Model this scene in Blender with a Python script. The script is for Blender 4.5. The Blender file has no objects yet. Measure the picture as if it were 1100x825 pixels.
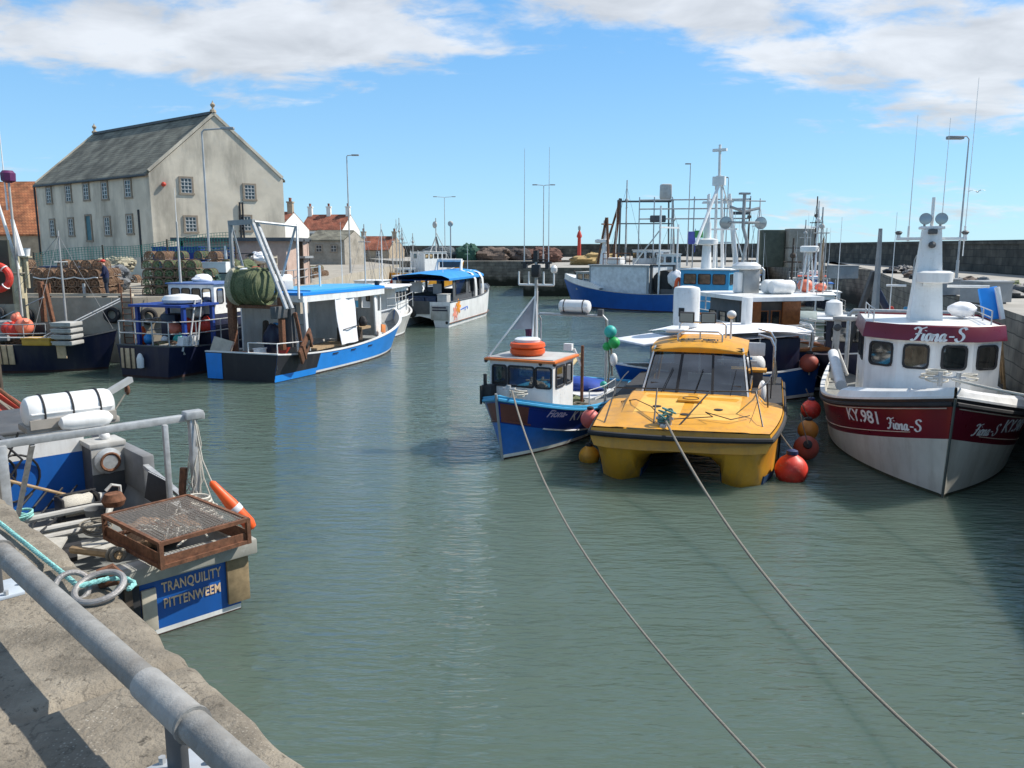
import bpy, bmesh, math, random
import numpy as np
from mathutils import Vector as V, Matrix, Euler, noise as NZ
random.seed(11)
SC = bpy.context.scene
COL = SC.collection
R = math.radians
PI = math.pi

# ------------------------------------------------------------------ camera
F_PX, EYE = 865.0, 5.4
TH = math.atan((412.5 - 267.0) / F_PX)
cam = bpy.data.cameras.new('camera')
camo = bpy.data.objects.new('camera', cam)
COL.objects.link(camo)
camo.location = (0, 0, EYE)
camo.rotation_euler = (PI / 2 - TH, 0, 0)
cam.sensor_fit = 'HORIZONTAL'
cam.angle = 2 * math.atan(550 / F_PX)
cam.clip_start = 0.05
cam.clip_end = 6000
SC.camera = camo

def ray(px, py):
    d = (py - 412.5) / F_PX
    return V(((px - 550) / F_PX, math.cos(TH) - d * math.sin(TH), -(math.sin(TH) + d * math.cos(TH))))
def at(px, py, z):
    r = ray(px, py); t = (z - EYE) / r.z
    return V((r.x * t, r.y * t, z))
def atY(px, py, Y):
    r = ray(px, py); t = Y / r.y
    return V((r.x * t, Y, EYE + r.z * t))

# ------------------------------------------------------------------ materials
MATS = {}
def M(name, col=(.5, .5, .5), rough=.6, metal=0.0, var=.18, scale=2.5, bump=0.0, bscale=25, dirt=None, damt=.35,
      dscale=1.6, streak=1.0, spec=.5, emit=None, wear=None, wamt=.3, coat=0):
    if name in MATS: return MATS[name]
    m = bpy.data.materials.new(name); m.use_nodes = True
    nt = m.node_tree; N = nt.nodes; L = nt.links
    b = N['Principled BSDF']
    b.inputs['Roughness'].default_value = rough
    b.inputs['Metallic'].default_value = metal
    b.inputs['Specular IOR Level'].default_value = spec
    if coat: b.inputs['Coat Weight'].default_value = coat
    tc = N.new('ShaderNodeTexCoord')
    def nz(sc, det=4, stretch=1.0, rgh=.6):
        mp = N.new('ShaderNodeMapping'); mp.inputs['Scale'].default_value = (1, 1, stretch)
        mp.inputs['Location'].default_value = (random.uniform(-9, 9), random.uniform(-9, 9), random.uniform(-9, 9))
        L.new(tc.outputs['Object'], mp.inputs['Vector'])
        n = N.new('ShaderNodeTexNoise'); n.inputs['Scale'].default_value = sc; n.inputs['Detail'].default_value = det
        n.inputs['Roughness'].default_value = rgh
        L.new(mp.outputs['Vector'], n.inputs['Vector']); return n.outputs['Fac']
    def ramp(fac, a, c):
        r = N.new('ShaderNodeMapRange'); r.inputs['From Min'].default_value = a; r.inputs['From Max'].default_value = c
        L.new(fac, r.inputs['Value']); return r.outputs['Result']
    def mix(fac, A, B, famt=1.0):
        x = N.new('ShaderNodeMix'); x.data_type = 'RGBA'
        if famt != 1.0:
            mm = N.new('ShaderNodeMath'); mm.operation = 'MULTIPLY'; mm.inputs[1].default_value = famt
            L.new(fac, mm.inputs[0]); fac = mm.outputs[0]
        L.new(fac, x.inputs['Factor'])
        for sock, val in ((x.inputs['A'], A), (x.inputs['B'], B)):
            if hasattr(val, 'default_value'): L.new(val, sock)
            else: sock.default_value = (*val, 1)
        return x.outputs['Result']
    lo = tuple(max(0, c * (1 - var)) for c in col); hi = tuple(min(.95, c * (1 + var)) for c in col)
    out = mix(ramp(nz(scale, 5), .3, .7), lo, hi)
    if wear: out = mix(ramp(nz(dscale * 3.1, 6, 1, .7), .55, .68), out, wear, wamt)
    if dirt: out = mix(ramp(nz(dscale, 6, streak, .65), .48, .75), out, dirt, damt)
    L.new(out, b.inputs['Base Color'])
    rr = N.new('ShaderNodeMapRange'); rr.inputs['To Min'].default_value = max(.03, rough - .1); rr.inputs['To Max'].default_value = min(1, rough + .12)
    L.new(nz(scale * 3, 3), rr.inputs['Value']); L.new(rr.outputs['Result'], b.inputs['Roughness'])
    if bump:
        bp = N.new('ShaderNodeBump'); bp.inputs['Strength'].default_value = min(1, bump); bp.inputs['Distance'].default_value = .02 * max(1, bump)
        L.new(nz(bscale, 6, 1, .65), bp.inputs['Height']); L.new(bp.outputs['Normal'], b.inputs['Normal'])
    if emit:
        b.inputs['Emission Color'].default_value = (*emit, 1); b.inputs['Emission Strength'].default_value = 1
    MATS[name] = m
    return m
RUSTC = (.17, .085, .045)
GRIME = (.12, .1, .075)
def paint(name, col, rough=.38, damt=.35, dirt=GRIME, **k):
    return M(name, col, rough, var=k.pop('var', .1), scale=k.pop('scale', 1.3), dirt=dirt, damt=damt, streak=.10, dscale=k.pop('dscale', 3.4), **k)
WHITE = paint('white_paint', (.78, .78, .76), damt=.22, wear=(.45, .36, .27), wamt=.25)
WHITE2 = paint('white_gelcoat', (.79, .785, .76), .3, .22)
WEED = M('waterline_slime', (.05, .055, .03), .8, var=.5, scale=6)
CREAM = paint('cream_paint', (.64, .61, .53), .38, .4, (.3, .23, .15))
GALV = M('galvanised_steel', (.46, .47, .47), .5, .45, .2, 9, dirt=(.25, .24, .22), damt=.35)
STEEL = M('stainless_steel', (.62, .63, .64), .28, .85, .1, 5)
RUST = M('rusty_steel', (.17, .075, .04), .85, .1, .45, 12, .3, 40, dirt=(.075, .045, .03), damt=.6)
DARK = M('dark_rubber', (.022, .022, .024), .75, var=.3)
BLACK = M('black_paint', (.018, .018, .02), .5, var=.3)
NAVY = paint('navy_paint', (.012, .016, .045), .4, .25, (.1, .09, .085))
BLUE = paint('blue_paint', (.01, .105, .40), .38, .2, (.02, .05, .12))
LBLUE = paint('light_blue_paint', (.03, .27, .62), .4, .18, (.2, .3, .36))
SKYB = paint('sky_blue_paint', (.06, .36, .62), .4, .2)
TRBLUE = paint('trawler_blue_paint', (.018, .27, .80), .36, .12, (.1, .22, .35))
YELLOW = paint('yellow_gelcoat', (.68, .32, .024), .42, .6, (.36, .18, .05), wear=(.66, .42, .12), wamt=.35)
MAROON = paint('maroon_paint', (.16, .008, .022), .3, .12, (.05, .01, .01))
RED = paint('red_paint', (.52, .045, .022), .5, .25)
REDDECK = paint('red_deck_paint', (.50, .075, .035), .65, .35, (.3, .16, .1), wear=(.5, .25, .15), wamt=.4)
ORANGE = M('orange_plastic', (.78, .10, .012), .45, var=.12, dirt=(.35, .07, .03), damt=.35)
BUOYRED = M('red_buoy_vinyl', (.66, .04, .022), .5, var=.18, scale=4, dirt=(.2, .06, .04), damt=.6, dscale=4, wear=(.7, .25, .18), wamt=.5)
BUOYDULL = M('dull_red_buoy_vinyl', (.36, .07, .045), .6, var=.2, dirt=(.15, .06, .04), damt=.5)
BUOYYEL = M('yellow_buoy_vinyl', (.66, .30, .02), .5, var=.18, scale=4, dirt=(.22, .12, .04), damt=.6, dscale=4)
GREYP = M('grey_paint', (.3, .31, .31), .55, dirt=GRIME, damt=.3, var=.15)
LGREY = M('light_grey_paint', (.46, .455, .43), .55, dirt=(.2, .16, .11), damt=.5, var=.15, dscale=2.6, streak=.3)
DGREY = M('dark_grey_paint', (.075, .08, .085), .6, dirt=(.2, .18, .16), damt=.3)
WOOD = M('weathered_wood', (.36, .25, .14), .75, var=.3, scale=7, dirt=(.12, .09, .06), damt=.5)
PLY = M('plywood', (.62, .46, .29), .75, var=.18, scale=5, dirt=(.3, .2, .12), damt=.4)
VARN = M('varnished_wood', (.30, .11, .035), .35, var=.3, scale=8)
DWOOD = M('dark_timber', (.075, .055, .04), .85, var=.4, scale=6)
ROPEW = M('pale_rope', (.55, .52, .45), .9, var=.25, scale=60, bump=.4, bscale=120)
ROPED = M('weathered_rope', (.22, .2, .165), .9, var=.35, scale=60, bump=.4, bscale=120)
ROPET = M('turquoise_rope', (.27, .58, .54), .85, var=.3, scale=50, bump=.5, bscale=110)
NETG = M('green_netting', (.10, .125, .06), .95, var=.5, scale=20, bump=.8, bscale=50, dirt=(.32, .3, .18), damt=.4)
NETB = M('brown_netting', (.30, .18, .11), .95, var=.5, scale=22, dirt=(.33, .22, .13), damt=.5)
NETGC = M('green_creel_netting', (.17, .22, .11), .95, var=.5, scale=22, dirt=(.25, .2, .1), damt=.5)
CREELBAR = M('creel_frame_wrap', (.20, .13, .085), .9, var=.4, scale=20)
TARPB = M('blue_tarpaulin', (.012, .05, .30), .55, var=.2, bump=.3, bscale=9)
TARPW = M('white_tarpaulin', (.78, .78, .8), .5, var=.08, bump=.4, bscale=6, dirt=(.4, .38, .34), damt=.2)
DECKG = M('grey_deck', (.19, .2, .195), .8, var=.25, scale=5, dirt=(.3, .26, .2), damt=.4)
ANTIF = M('antifouling', (.05, .025, .02), .8, var=.4)
CONC = M('concrete', (.33, .30, .25), .9, var=.22, scale=1.1, bump=.5, bscale=14, dirt=(.13, .115, .085), damt=.6, dscale=.7, wear=(.45, .42, .36), wamt=.5)
LENS = M('lamp_lens', (.35, .38, .38), .12, .3, var=.1)
SKIN = M('skin', (.55, .33, .24), .6, var=.1)
CLOTHN = M('navy_cloth', (.012, .018, .06), .9, var=.3)
SLATE = None

def glass(name='window_glass', tint=(.32, .37, .38), dark=.06):
    if name in MATS: return MATS[name]
    m = bpy.data.materials.new(name); m.use_nodes = True
    nt = m.node_tree; N = nt.nodes; L = nt.links
    N.remove(N['Principled BSDF'])
    t = N.new('ShaderNodeBsdfTransparent'); t.inputs['Color'].default_value = (*tint, 1)
    g = N.new('ShaderNodeBsdfGlossy'); g.inputs['Roughness'].default_value = .04; g.inputs['Color'].default_value = (.95, .97, 1, 1)
    d = N.new('ShaderNodeBsdfDiffuse'); d.inputs['Color'].default_value = (.05, .06, .06, 1)
    fr = N.new('ShaderNodeFresnel'); fr.inputs['IOR'].default_value = 1.6
    ns = N.new('ShaderNodeTexNoise'); ns.inputs['Scale'].default_value = 2.5
    ad = N.new('ShaderNodeMath'); ad.operation = 'MULTIPLY_ADD'; ad.inputs[1].default_value = .30; 
    L.new(ns.outputs['Fac'], ad.inputs[0]); L.new(fr.outputs['Fac'], ad.inputs[2])
    x0 = N.new('ShaderNodeMixShader'); x0.inputs['Fac'].default_value = dark
    L.new(t.outputs[0], x0.inputs[1]); L.new(d.outputs[0], x0.inputs[2])
    x = N.new('ShaderNodeMixShader'); L.new(ad.outputs[0], x.inputs['Fac']); L.new(x0.outputs[0], x.inputs[1]); L.new(g.outputs[0], x.inputs[2])
    L.new(x.outputs[0], N['Material Output'].inputs['Surface'])
    MATS[name] = m
    return m
GLASS = glass()
GLASSD = glass('dark_window_glass', (.12, .15, .16), .3)
# opaque-looking glass for far windows with rooms we do not model
GLASSF = M('far_window_glass', (.03, .04, .05), .08, var=.5, scale=1.2, spec=.8)

# ------------------------------------------------------------------ mesh builder
def xf(loc=(0, 0, 0), rot=(0, 0, 0)):
    return Matrix.Translation(V(loc)) @ Euler(rot).to_matrix().to_4x4()

class MB:
    def __init__(s, mat=None):
        s.bm = bmesh.new(); s.mats = []; s.cur = 0
        if mat: s.m(mat)
    def m(s, mat):
        if mat not in s.mats: s.mats.append(mat)
        s.cur = s.mats.index(mat); return s
    def face(s, vs):
        try:
            f = s.bm.faces.new(vs); f.material_index = s.cur; return f
        except ValueError: return None
    def box(s, c, size, rot=(0, 0, 0), bev=0, taper=None):
        mt = xf(c, rot); x, y, z = (d / 2 for d in size)
        tx, ty = taper or (1, 1)
        co = [(-x, -y, -z), (x, -y, -z), (x, y, -z), (-x, y, -z), (-x * tx, -y * ty, z), (x * tx, -y * ty, z), (x * tx, y * ty, z), (-x * tx, y * ty, z)]
        v = [s.bm.verts.new(mt @ V(p)) for p in co]
        fs = [s.face([v[i] for i in q]) for q in ((3, 2, 1, 0), (4, 5, 6, 7), (0, 1, 5, 4), (1, 2, 6, 5), (2, 3, 7, 6), (3, 0, 4, 7))]
        if bev:
            es = list({e for f in fs for e in f.edges})
            r = bmesh.ops.bevel(s.bm, geom=es, offset=bev, segments=2, profile=.5, affect='EDGES')
            for f in r['faces']: f.material_index = s.cur
        return s
    def bar(s, a, b, w, h=None, up=(0, 0, 1)):
        a, b = V(a), V(b); h = h or w; d = (b - a); l = d.length; d.normalize()
        u = V(up)
        if abs(d.dot(u)) > .97: u = V((1, 0, 0))
        sx = d.cross(u).normalized(); sz = sx.cross(d).normalized()
        v = []
        for p in (a, b):
            for i, j in ((-1, -1), (1, -1), (1, 1), (-1, 1)): v.append(s.bm.verts.new(p + sx * i * w / 2 + sz * j * h / 2))
        for q in ((3, 2, 1, 0), (4, 5, 6, 7), (0, 1, 5, 4), (1, 2, 6, 5), (2, 3, 7, 6), (3, 0, 4, 7)): s.face([v[i] for i in q])
        return s
    def loft(s, rings, closed=True, cap=True):
        R_ = [[s.bm.verts.new(p) for p in r] for r in rings]
        n = len(R_[0])
        for a, b in zip(R_, R_[1:]):
            for i in range(n if closed else n - 1):
                j = (i + 1) % n; s.face([a[i], a[j], b[j], b[i]])
        if cap and closed: s.face(R_[0][::-1]); s.face(R_[-1])
        return s
    def path(s, pts, r, seg=8, closed=False, r2=None):
        pts = [V(p) for p in pts]; n = len(pts); rings = []
        u = None
        for i, p in enumerate(pts):
            if closed: d = pts[(i + 1) % n] - pts[i - 1]
            else: d = pts[min(i + 1, n - 1)] - pts[max(i - 1, 0)]
            if d.length < 1e-9: d = V((0, 0, 1))
            d.normalize()
            if u is None:
                u = V((0, 0, 1)) if abs(d.z) < .9 else V((1, 0, 0))
            u = (u - d * u.dot(d))
            if u.length < 1e-6: u = d.orthogonal()
            u.normalize(); w = d.cross(u)
            rr = r if r2 is None else r + (r2 - r) * i / (n - 1)
            rings.append([p + (u * math.cos(2 * PI * k / seg) + w * math.sin(2 * PI * k / seg)) * rr for k in range(seg)])
        if closed: rings.append(rings[0])
        return s.loft(rings, True, not closed)
    def tube(s, a, b, r, r2=None, seg=8): return s.path([a, b], r, seg, r2=r2)
    def lathe(s, prof, mt=None, seg=16, cap=True):
        mt = mt or Matrix()
        rings = [[mt @ V((r * math.cos(2 * PI * k / seg), r * math.sin(2 * PI * k / seg), z)) for k in range(seg)] for r, z in prof]
        return s.loft(rings, True, cap)
    def ball(s, c, r, sc=(1, 1, 1), seg=14, rot=(0, 0, 0)):
        n0 = len(s.bm.faces)
        mt = xf(c, rot) @ Matrix.Diagonal((sc[0] * r, sc[1] * r, sc[2] * r, 1))
        bmesh.ops.create_uvsphere(s.bm, u_segments=seg, v_segments=max(5, seg * 2 // 3), radius=1, matrix=mt)
        s.bm.faces.ensure_lookup_table()
        for f in s.bm.faces[n0:]: f.material_index = s.cur
        return s
    def prism(s, poly, vec):
        a = [V(p) for p in poly]; v = V(vec)
        return s.loft([a, [p + v for p in a]], True, True)
    def torus(s, c, R_, r, rot=(0, 0, 0), seg=24, rs=8, arc=1.0):
        mt = xf(c, rot); n = int(seg * arc)
        pts = [mt @ V((R_ * math.cos(2 * PI * i / seg), R_ * math.sin(2 * PI * i / seg), 0)) for i in range(n + (0 if arc == 1 else 1))]
        return s.path(pts, r, rs, closed=(arc == 1))
    def quad(s, *p):
        s.face([s.bm.verts.new(V(q)) for q in p]); return s
    def wall(s, a, b, z0, z1, t, holes=(), lean=0.0):
        """upright panel from a to b (xy), thickness t to the left of a->b, with rectangular holes (u0,u1,v0,v1) in metres"""
        a, b = V((a[0], a[1], 0)), V((b[0], b[1], 0)); d = b - a; l = d.length; d.normalize(); n = V((-d.y, d.x, 0))
        us = sorted({0, l} | {h[0] for h in holes} | {h[1] for h in holes}); vs = sorted({z0, z1} | {h[2] for h in holes} | {h[3] for h in holes})
        def inh(u, v): return any(h[0] < u < h[1] and h[2] < v < h[3] for h in holes)
        nu, nv = len(us) - 1, len(vs) - 1
        sol = [[not inh((us[i] + us[i + 1]) / 2, (vs[j] + vs[j + 1]) / 2) for j in range(nv)] for i in range(nu)]
        vc = {}
        def P(i, j, k):
            if (i, j, k) not in vc:
                off = n * (t * k) + n * (lean * (vs[j] - z0))
                vc[(i, j, k)] = s.bm.verts.new(a + d * us[i] + off + V((0, 0, vs[j])))
            return vc[(i, j, k)]
        S = lambda i, j: 0 <= i < nu and 0 <= j < nv and sol[i][j]
        for i in range(nu):
            for j in range(nv):
                if not sol[i][j]: continue
                s.face([P(i, j, 0), P(i + 1, j, 0), P(i + 1, j + 1, 0), P(i, j + 1, 0)])
                s.face([P(i, j, 1), P(i, j + 1, 1), P(i + 1, j + 1, 1), P(i + 1, j, 1)])
                if not S(i - 1, j): s.face([P(i, j, 0), P(i, j + 1, 0), P(i, j + 1, 1), P(i, j, 1)])
                if not S(i + 1, j): s.face([P(i + 1, j, 0), P(i + 1, j, 1), P(i + 1, j + 1, 1), P(i + 1, j + 1, 0)])
                if not S(i, j - 1): s.face([P(i, j, 0), P(i, j, 1), P(i + 1, j, 1), P(i + 1, j, 0)])
                if not S(i, j + 1): s.face([P(i, j + 1, 0), P(i + 1, j + 1, 0), P(i + 1, j + 1, 1), P(i, j + 1, 1)])
        return s
    def islands(s):
        bm = s.bm; bm.verts.index_update(); seen = [-1] * len(bm.verts); k = 0
        for v in bm.verts:
            if seen[v.index] >= 0: continue
            st = [v]; seen[v.index] = k
            while st:
                a = st.pop()
                for e in a.link_edges:
                    c = e.other_vert(a)
                    if seen[c.index] < 0: seen[c.index] = k; st.append(c)
            k += 1
        return seen, k
    def pieces(s):
        seen, k = s.islands()
        if k < 2 or k > 400: return None
        co = np.array([v.co[:] for v in s.bm.verts]); idx = np.array(seen)
        lo = np.full((k, 3), np.inf); hi = np.full((k, 3), -np.inf); np.minimum.at(lo, idx, co); np.maximum.at(hi, idx, co)
        size = (hi - lo).max(axis=1); gap = np.maximum(0, np.maximum(lo[:, None] - hi[None], lo[None] - hi[:, None]))
        near = np.sqrt((gap ** 2).sum(axis=2)) <= np.maximum(.02, .48 * np.maximum(size[:, None], size[None]))
        comp = [-1] * k
        for i in range(k):
            if comp[i] >= 0: continue
            st = [i]; comp[i] = i
            while st:
                for j in np.nonzero(near[st.pop()])[0]:
                    if comp[j] < 0: comp[j] = i; st.append(j)
        return [comp[i] for i in seen] if len(set(comp)) > 1 else None
    def drop(s, name, root, label, cat, group=None, smooth=True, ang=35):
        """a thing of its own lying on, in or against a boat: top-level, with its origin at its own foot, placed in the boat's frame"""
        xs = [v.co for v in s.bm.verts]; n = len(xs)
        c = V((sum(p.x for p in xs) / n, sum(p.y for p in xs) / n, min(p.z for p in xs)))
        for v in s.bm.verts: v.co -= c
        o = s.build(name, None, smooth, ang, split=False); mt = Matrix.Translation(root.location) @ Euler(root.rotation_euler).to_matrix().to_4x4()
        o.location = mt @ c; o.rotation_euler = root.rotation_euler
        return tag(o, label, cat, group)
    def build(s, name, parent=None, smooth=True, ang=35, loc=None, split=True):
        pc = s.pieces() if split and parent is not None else None
        if pc:
            out = None
            for q in sorted(set(pc)):
                c = MB(); c.mats = list(s.mats); c.bm.free(); c.bm = s.bm.copy(); c.bm.verts.ensure_lookup_table()
                bmesh.ops.delete(c.bm, geom=[v for v, w in zip(list(c.bm.verts), pc) if w != q], context='VERTS')
                o = c.build(name, parent, smooth, ang, loc, False); out = out or o
            s.bm.free(); return out
        me = bpy.data.meshes.new(name)
        bmesh.ops.recalc_face_normals(s.bm, faces=s.bm.faces)
        s.bm.to_mesh(me); s.bm.free()
        for mt in s.mats: me.materials.append(mt)
        if smooth:
            me.polygons.foreach_set('use_smooth', [True] * len(me.polygons))
            me.set_sharp_from_angle(angle=R(ang))
        o = bpy.data.objects.new(name, me); COL.objects.link(o)
        if parent: o.parent = parent
        if loc: o.location = loc
        return o

def one(name, mat, parent, fn, *a, **k):
    b = MB(mat); getattr(b, fn)(*a, **k); return b.build(name, parent)
def tag(o, label=None, cat=None, group=None, kind=None):
    if label: o['label'] = label
    if cat: o['category'] = cat
    if group: o['group'] = group
    if kind: o['kind'] = kind
    return o
def thing(name, label, cat, loc=(0, 0, 0), rz=0, group=None):
    o = bpy.data.objects.new(name, None); COL.objects.link(o)
    o.location = loc; o.rotation_euler = (0, 0, rz); o.empty_display_size = .3
    return tag(o, label, cat, group)
def dup(root, loc, rz=0, label=None, group=None, scale=None):
    r = root.copy(); COL.objects.link(r); r.location = loc; r.rotation_euler = (0, 0, rz)
    if label: r['label'] = label
    if group: r['group'] = group
    if scale: r.scale = scale
    for ch in list(root.children):
        c = ch.copy(); COL.objects.link(c); c.parent = r
        for g in list(ch.children):
            d = g.copy(); COL.objects.link(d); d.parent = c
    return r
def structure(name, mb): return tag(mb.build(name), kind='structure')

def letters(txt, size, mat, parent, fn, shear=0, bold=0.0, th=.004, name='lettering', spacing=1.0, align='CENTER'):
    cu = bpy.data.curves.new('txt', 'FONT'); cu.body = txt; cu.size = size; cu.shear = shear; cu.offset = bold
    cu.space_character = spacing; cu.align_x = align; cu.align_y = 'CENTER'; cu.extrude = th / 2; cu.resolution_u = 4
    ob = bpy.data.objects.new('txt', cu); COL.objects.link(ob)
    bpy.context.view_layer.update()
    me = bpy.data.meshes.new_from_object(ob.evaluated_get(bpy.context.evaluated_depsgraph_get()))
    bpy.data.objects.remove(ob); me.name = name
    for v in me.vertices: v.co = fn(v.co.x, v.co.y, v.co.z + th / 2 + .003)
    me.materials.clear(); me.materials.append(mat)
    o = bpy.data.objects.new(name, me); COL.objects.link(o); o.parent = parent
    return o
def plane_fn(o, ux, uy):
    o, ux, uy = V(o), V(ux).normalized(), V(uy).normalized(); n = ux.cross(uy)
    return lambda x, y, z: o + ux * x + uy * y + n * z

def sag(a, b, s, n=24):
    a, b = V(a), V(b)
    return [a.lerp(b, i / n) - V((0, 0, s * 4 * (i / n) * (1 - i / n))) for i in range(n + 1)]

# ------------------------------------------------------------------ hulls
class Hull:
    def __init__(h, L, B, sheer, wl=.82, rake=.9, stern=.8, um=.42, nd=2.4, nw=1.6, draft=.7, fl=1.3, sr=.0, bul=.6, t=.06, ox=0.0):
        h.L, h.B, h.sh, h.wl, h.rake, h.stern, h.um, h.nd, h.nw, h.draft, h.fl, h.sr, h.bul, h.t, h.ox = L, B, sheer, wl, rake, stern, um, nd, nw, draft, fl, sr, bul, t, ox
    def hs(h, u):
        a, m, c = h.sh; return a * (1 - u) * (1 - 2 * u) + m * 4 * u * (1 - u) + c * u * (2 * u - 1)
    def P(h, u, z, side, off=0.0, hsu=None):
        H = h.hs(u); tau = max(0, min(1.05, z / H))
        xb = h.L / 2 - h.rake * (1 - tau); xs = -h.L / 2 + h.sr * (1 - tau)
        x = xs + (xb - xs) * u
        def f(n):
            if u < h.um: k = (h.um - u) / h.um; return 1 - (1 - h.stern) * k * k
            k = (u - h.um) / (1 - h.um); return 1 - k ** n
        fd, fw = f(h.nd), f(h.nw) * h.wl
        w = fw + (fd - fw) * tau ** h.fl
        if z < 0: w *= 1 - .5 * (z / h.draft) ** 2
        return V((x + h.ox, side * max(.035, h.B / 2 * w + off), z))
    def surf(h, side, x, z, out=0.0):
        H = 1.0; u = .5
        for _ in range(6):
            tau = max(0, min(1, z / h.hs(u))); xb = h.L / 2 - h.rake * (1 - tau); xs = -h.L / 2 + h.sr * (1 - tau)
            u = (x - h.ox - xs) / (xb - xs); u = max(0, min(1, u))
        p = h.P(u, z, side)
        a = h.P(max(0, u - .01), z, side); b = h.P(min(1, u + .01), z, side); c = h.P(u, z + .05, side)
        n = (b - a).cross(c - p); n.normalize()
        if n.y * side < 0: n = -n
        return p + n * out
    def letter_fn(h, side, x0, z0, out=.0):
        # text runs so that it reads from outside; follows the sheer slightly
        k = 1 if side < 0 else -1      # starboard(-y): +x is rightwards reading ... seen from -y, +x is to the right
        def fn(x, y, z):
            return h.surf(side, x0 + k * x, z0 + y + k * x * h.slope(x0), out + z)
        return fn
    def slope(h, x):
        u = (x - h.ox) / h.L + .5; return (h.hs(min(1, u + .02)) - h.hs(u - .02)) / (.04 * h.L) * .7
    def build(h, parent, bands, tbands=None, top=None, deckmat=None, capmat=None, inmat=None, cap=.11, deckz=None, n=26, name='hull', capr=None):
        """bands: list of (spec, mat) from below: spec ('a',z) absolute or ('s',d) d below sheer; band lies above its spec"""
        b = MB()
        us = [1 - (1 - i / n) ** 1.35 for i in range(n + 1)]
        rows = [(('a', -h.draft), ANTIF)] + bands
        def zz(spec, u):
            return spec[1] if spec[0] == 'a' else h.hs(u) - spec[1]
        specs = [r[0] for r in rows] + [('s', 0)]
        # subdivide bands for curvature
        lv = []
        for i, r in enumerate(rows):
            k = 4
            for j in range(k): lv.append((specs[i], specs[i + 1], j / k, r[1]))
        lv.append((specs[-1], specs[-1], 0, None))
        def zat(l, u): return zz(l[0], u) * (1 - l[2]) + zz(l[1], u) * l[2]
        g = {}
        for side in (-1, 1):
            for i, u in enumerate(us):
                for j, l in enumerate(lv): g[(side, i, j)] = b.bm.verts.new(h.P(u, zat(l, u), side))
        for side in (-1, 1):
            for j in range(len(lv) - 1):
                b.m(lv[j][3])
                for i in range(n): b.face([g[(side, i, j)], g[(side, i + 1, j)], g[(side, i + 1, j + 1)], g[(side, i, j + 1)]])
        for j in range(len(lv) - 1):
            b.m(lv[j][3]); b.face([g[(-1, n, j)], g[(1, n, j)], g[(1, n, j + 1)], g[(-1, n, j + 1)]])
            if tbands: b.m(tbands)
            b.face([g[(1, 0, j)], g[(-1, 0, j)], g[(-1, 0, j + 1)], g[(1, 0, j + 1)]])
        hull = b.build(name, parent)
        # bulwark inside, deck
        dz = deckz or (lambda u: h.hs(u) - h.bul)
        b = MB(inmat or WHITE)
        for side in (-1, 1):
            ra = [h.P(u, h.hs(u), side, -h.t) for u in us]; rb = [h.P(u, dz(u), side, -h.t) + V((0, 0, 0)) for u in us]
            b.loft([ra, rb], False, False)
        x = h.t
        for z0, z1 in ((h.hs(0), dz(0)),):
            p, q = h.P(0, z0, -1, -h.t), h.P(0, z0, 1, -h.t)
            b.quad(p + V((x, 0, 0)), q + V((x, 0, 0)), V((q.x + x, q.y, z1)), V((p.x + x, p.y, z1)))
        b.build('bulwark', parent)
        b = MB(deckmat or DECKG)
        b.loft([[h.P(u, dz(u), -1, -h.t * .5) for u in us], [h.P(u, dz(u), 1, -h.t * .5) for u in us]], False, False)
        b.build('deck', parent)
        if capmat:
            b = MB(capmat); c = cap
            for side in (-1, 1):
                rings = []
                for u in us:
                    p = h.P(u, h.hs(u), side, .02); q = h.P(u, h.hs(u), side, -c)
                    if abs(q.y) < .06: q = V((p.x - .12, side * .035, p.z))
                    z = V((0, 0, .05))
                    rings.append([p, p + z, q + z, q])
                b.loft(rings, True, True)
            p, q = h.P(0, h.hs(0), -1, .02), h.P(0, h.hs(0), 1, .02)
            z = V((0, 0, .05)); xx = V((c, 0, 0)); e = V((-.015, 0, .003))
            b.loft([[p + e, p + z + e, p + z + xx, p + xx], [q + e, q + z + e, q + z + xx, q + xx]], True, True)
            b.build('gunwale', parent)
        return hull
    def rub(h, parent, d, mat, r=.05, u0=0, u1=1, absz=None, name='rubbing_strake', sides=(-1, 1)):
        b = MB(mat)
        for side in sides:
            pts = []
            for i in range(29):
                u = u0 + (u1 - u0) * i / 28; z = absz if absz is not None else h.hs(u) - d
                pts.append(h.P(u, z, side, r * .4))
            b.path(pts, r, 6)
        return b.build(name, parent)

def win(parent, p, ux, w, hh, frame=DARK, pane=GLASS, fw=.04, t=.03, rad=.0, name='window', uz=(0, 0, 1)):
    """a framed window: p = centre on the outer wall face, ux = direction to the right seen from outside"""
    p, ux, uz = V(p), V(ux).normalized(), V(uz).normalized(); n = ux.cross(uz)
    def ring(w_, h_, r, off):
        pts = []
        if r <= 0: return [p + ux * a * w_ / 2 + uz * c * h_ / 2 + n * off for a, c in ((-1, -1), (1, -1), (1, 1), (-1, 1))]
        for qx, qz, a0 in ((1, -1, -90), (1, 1, 0), (-1, 1, 90), (-1, -1, 180)):
            for k in range(5):
                a = R(a0 + 90 * k / 4); pts.append(p + ux * (qx * (w_ / 2 - r) + r * math.cos(a)) + uz * (qz * (h_ / 2 - r) + r * math.sin(a)) + n * off)
        return pts
    b = MB(frame)
    ro, ri = rad, max(0, rad - fw * .6) if rad else 0
    A, B_ = ring(w + 2 * fw, h_ := hh + 2 * fw, ro, -.02), ring(w + 2 * fw, h_, ro, t)
    C_, D = ring(w, hh, ri, t), ring(w, hh, ri, -.02)
    b.loft([A, B_, C_, D, A], True, False)
    f = b.build(name, parent)
    b = MB(pane); b.face([b.bm.verts.new(q) for q in ring(w + .004, hh + .004, ri, .006)])
    b.build('pane', f)
    return f

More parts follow.
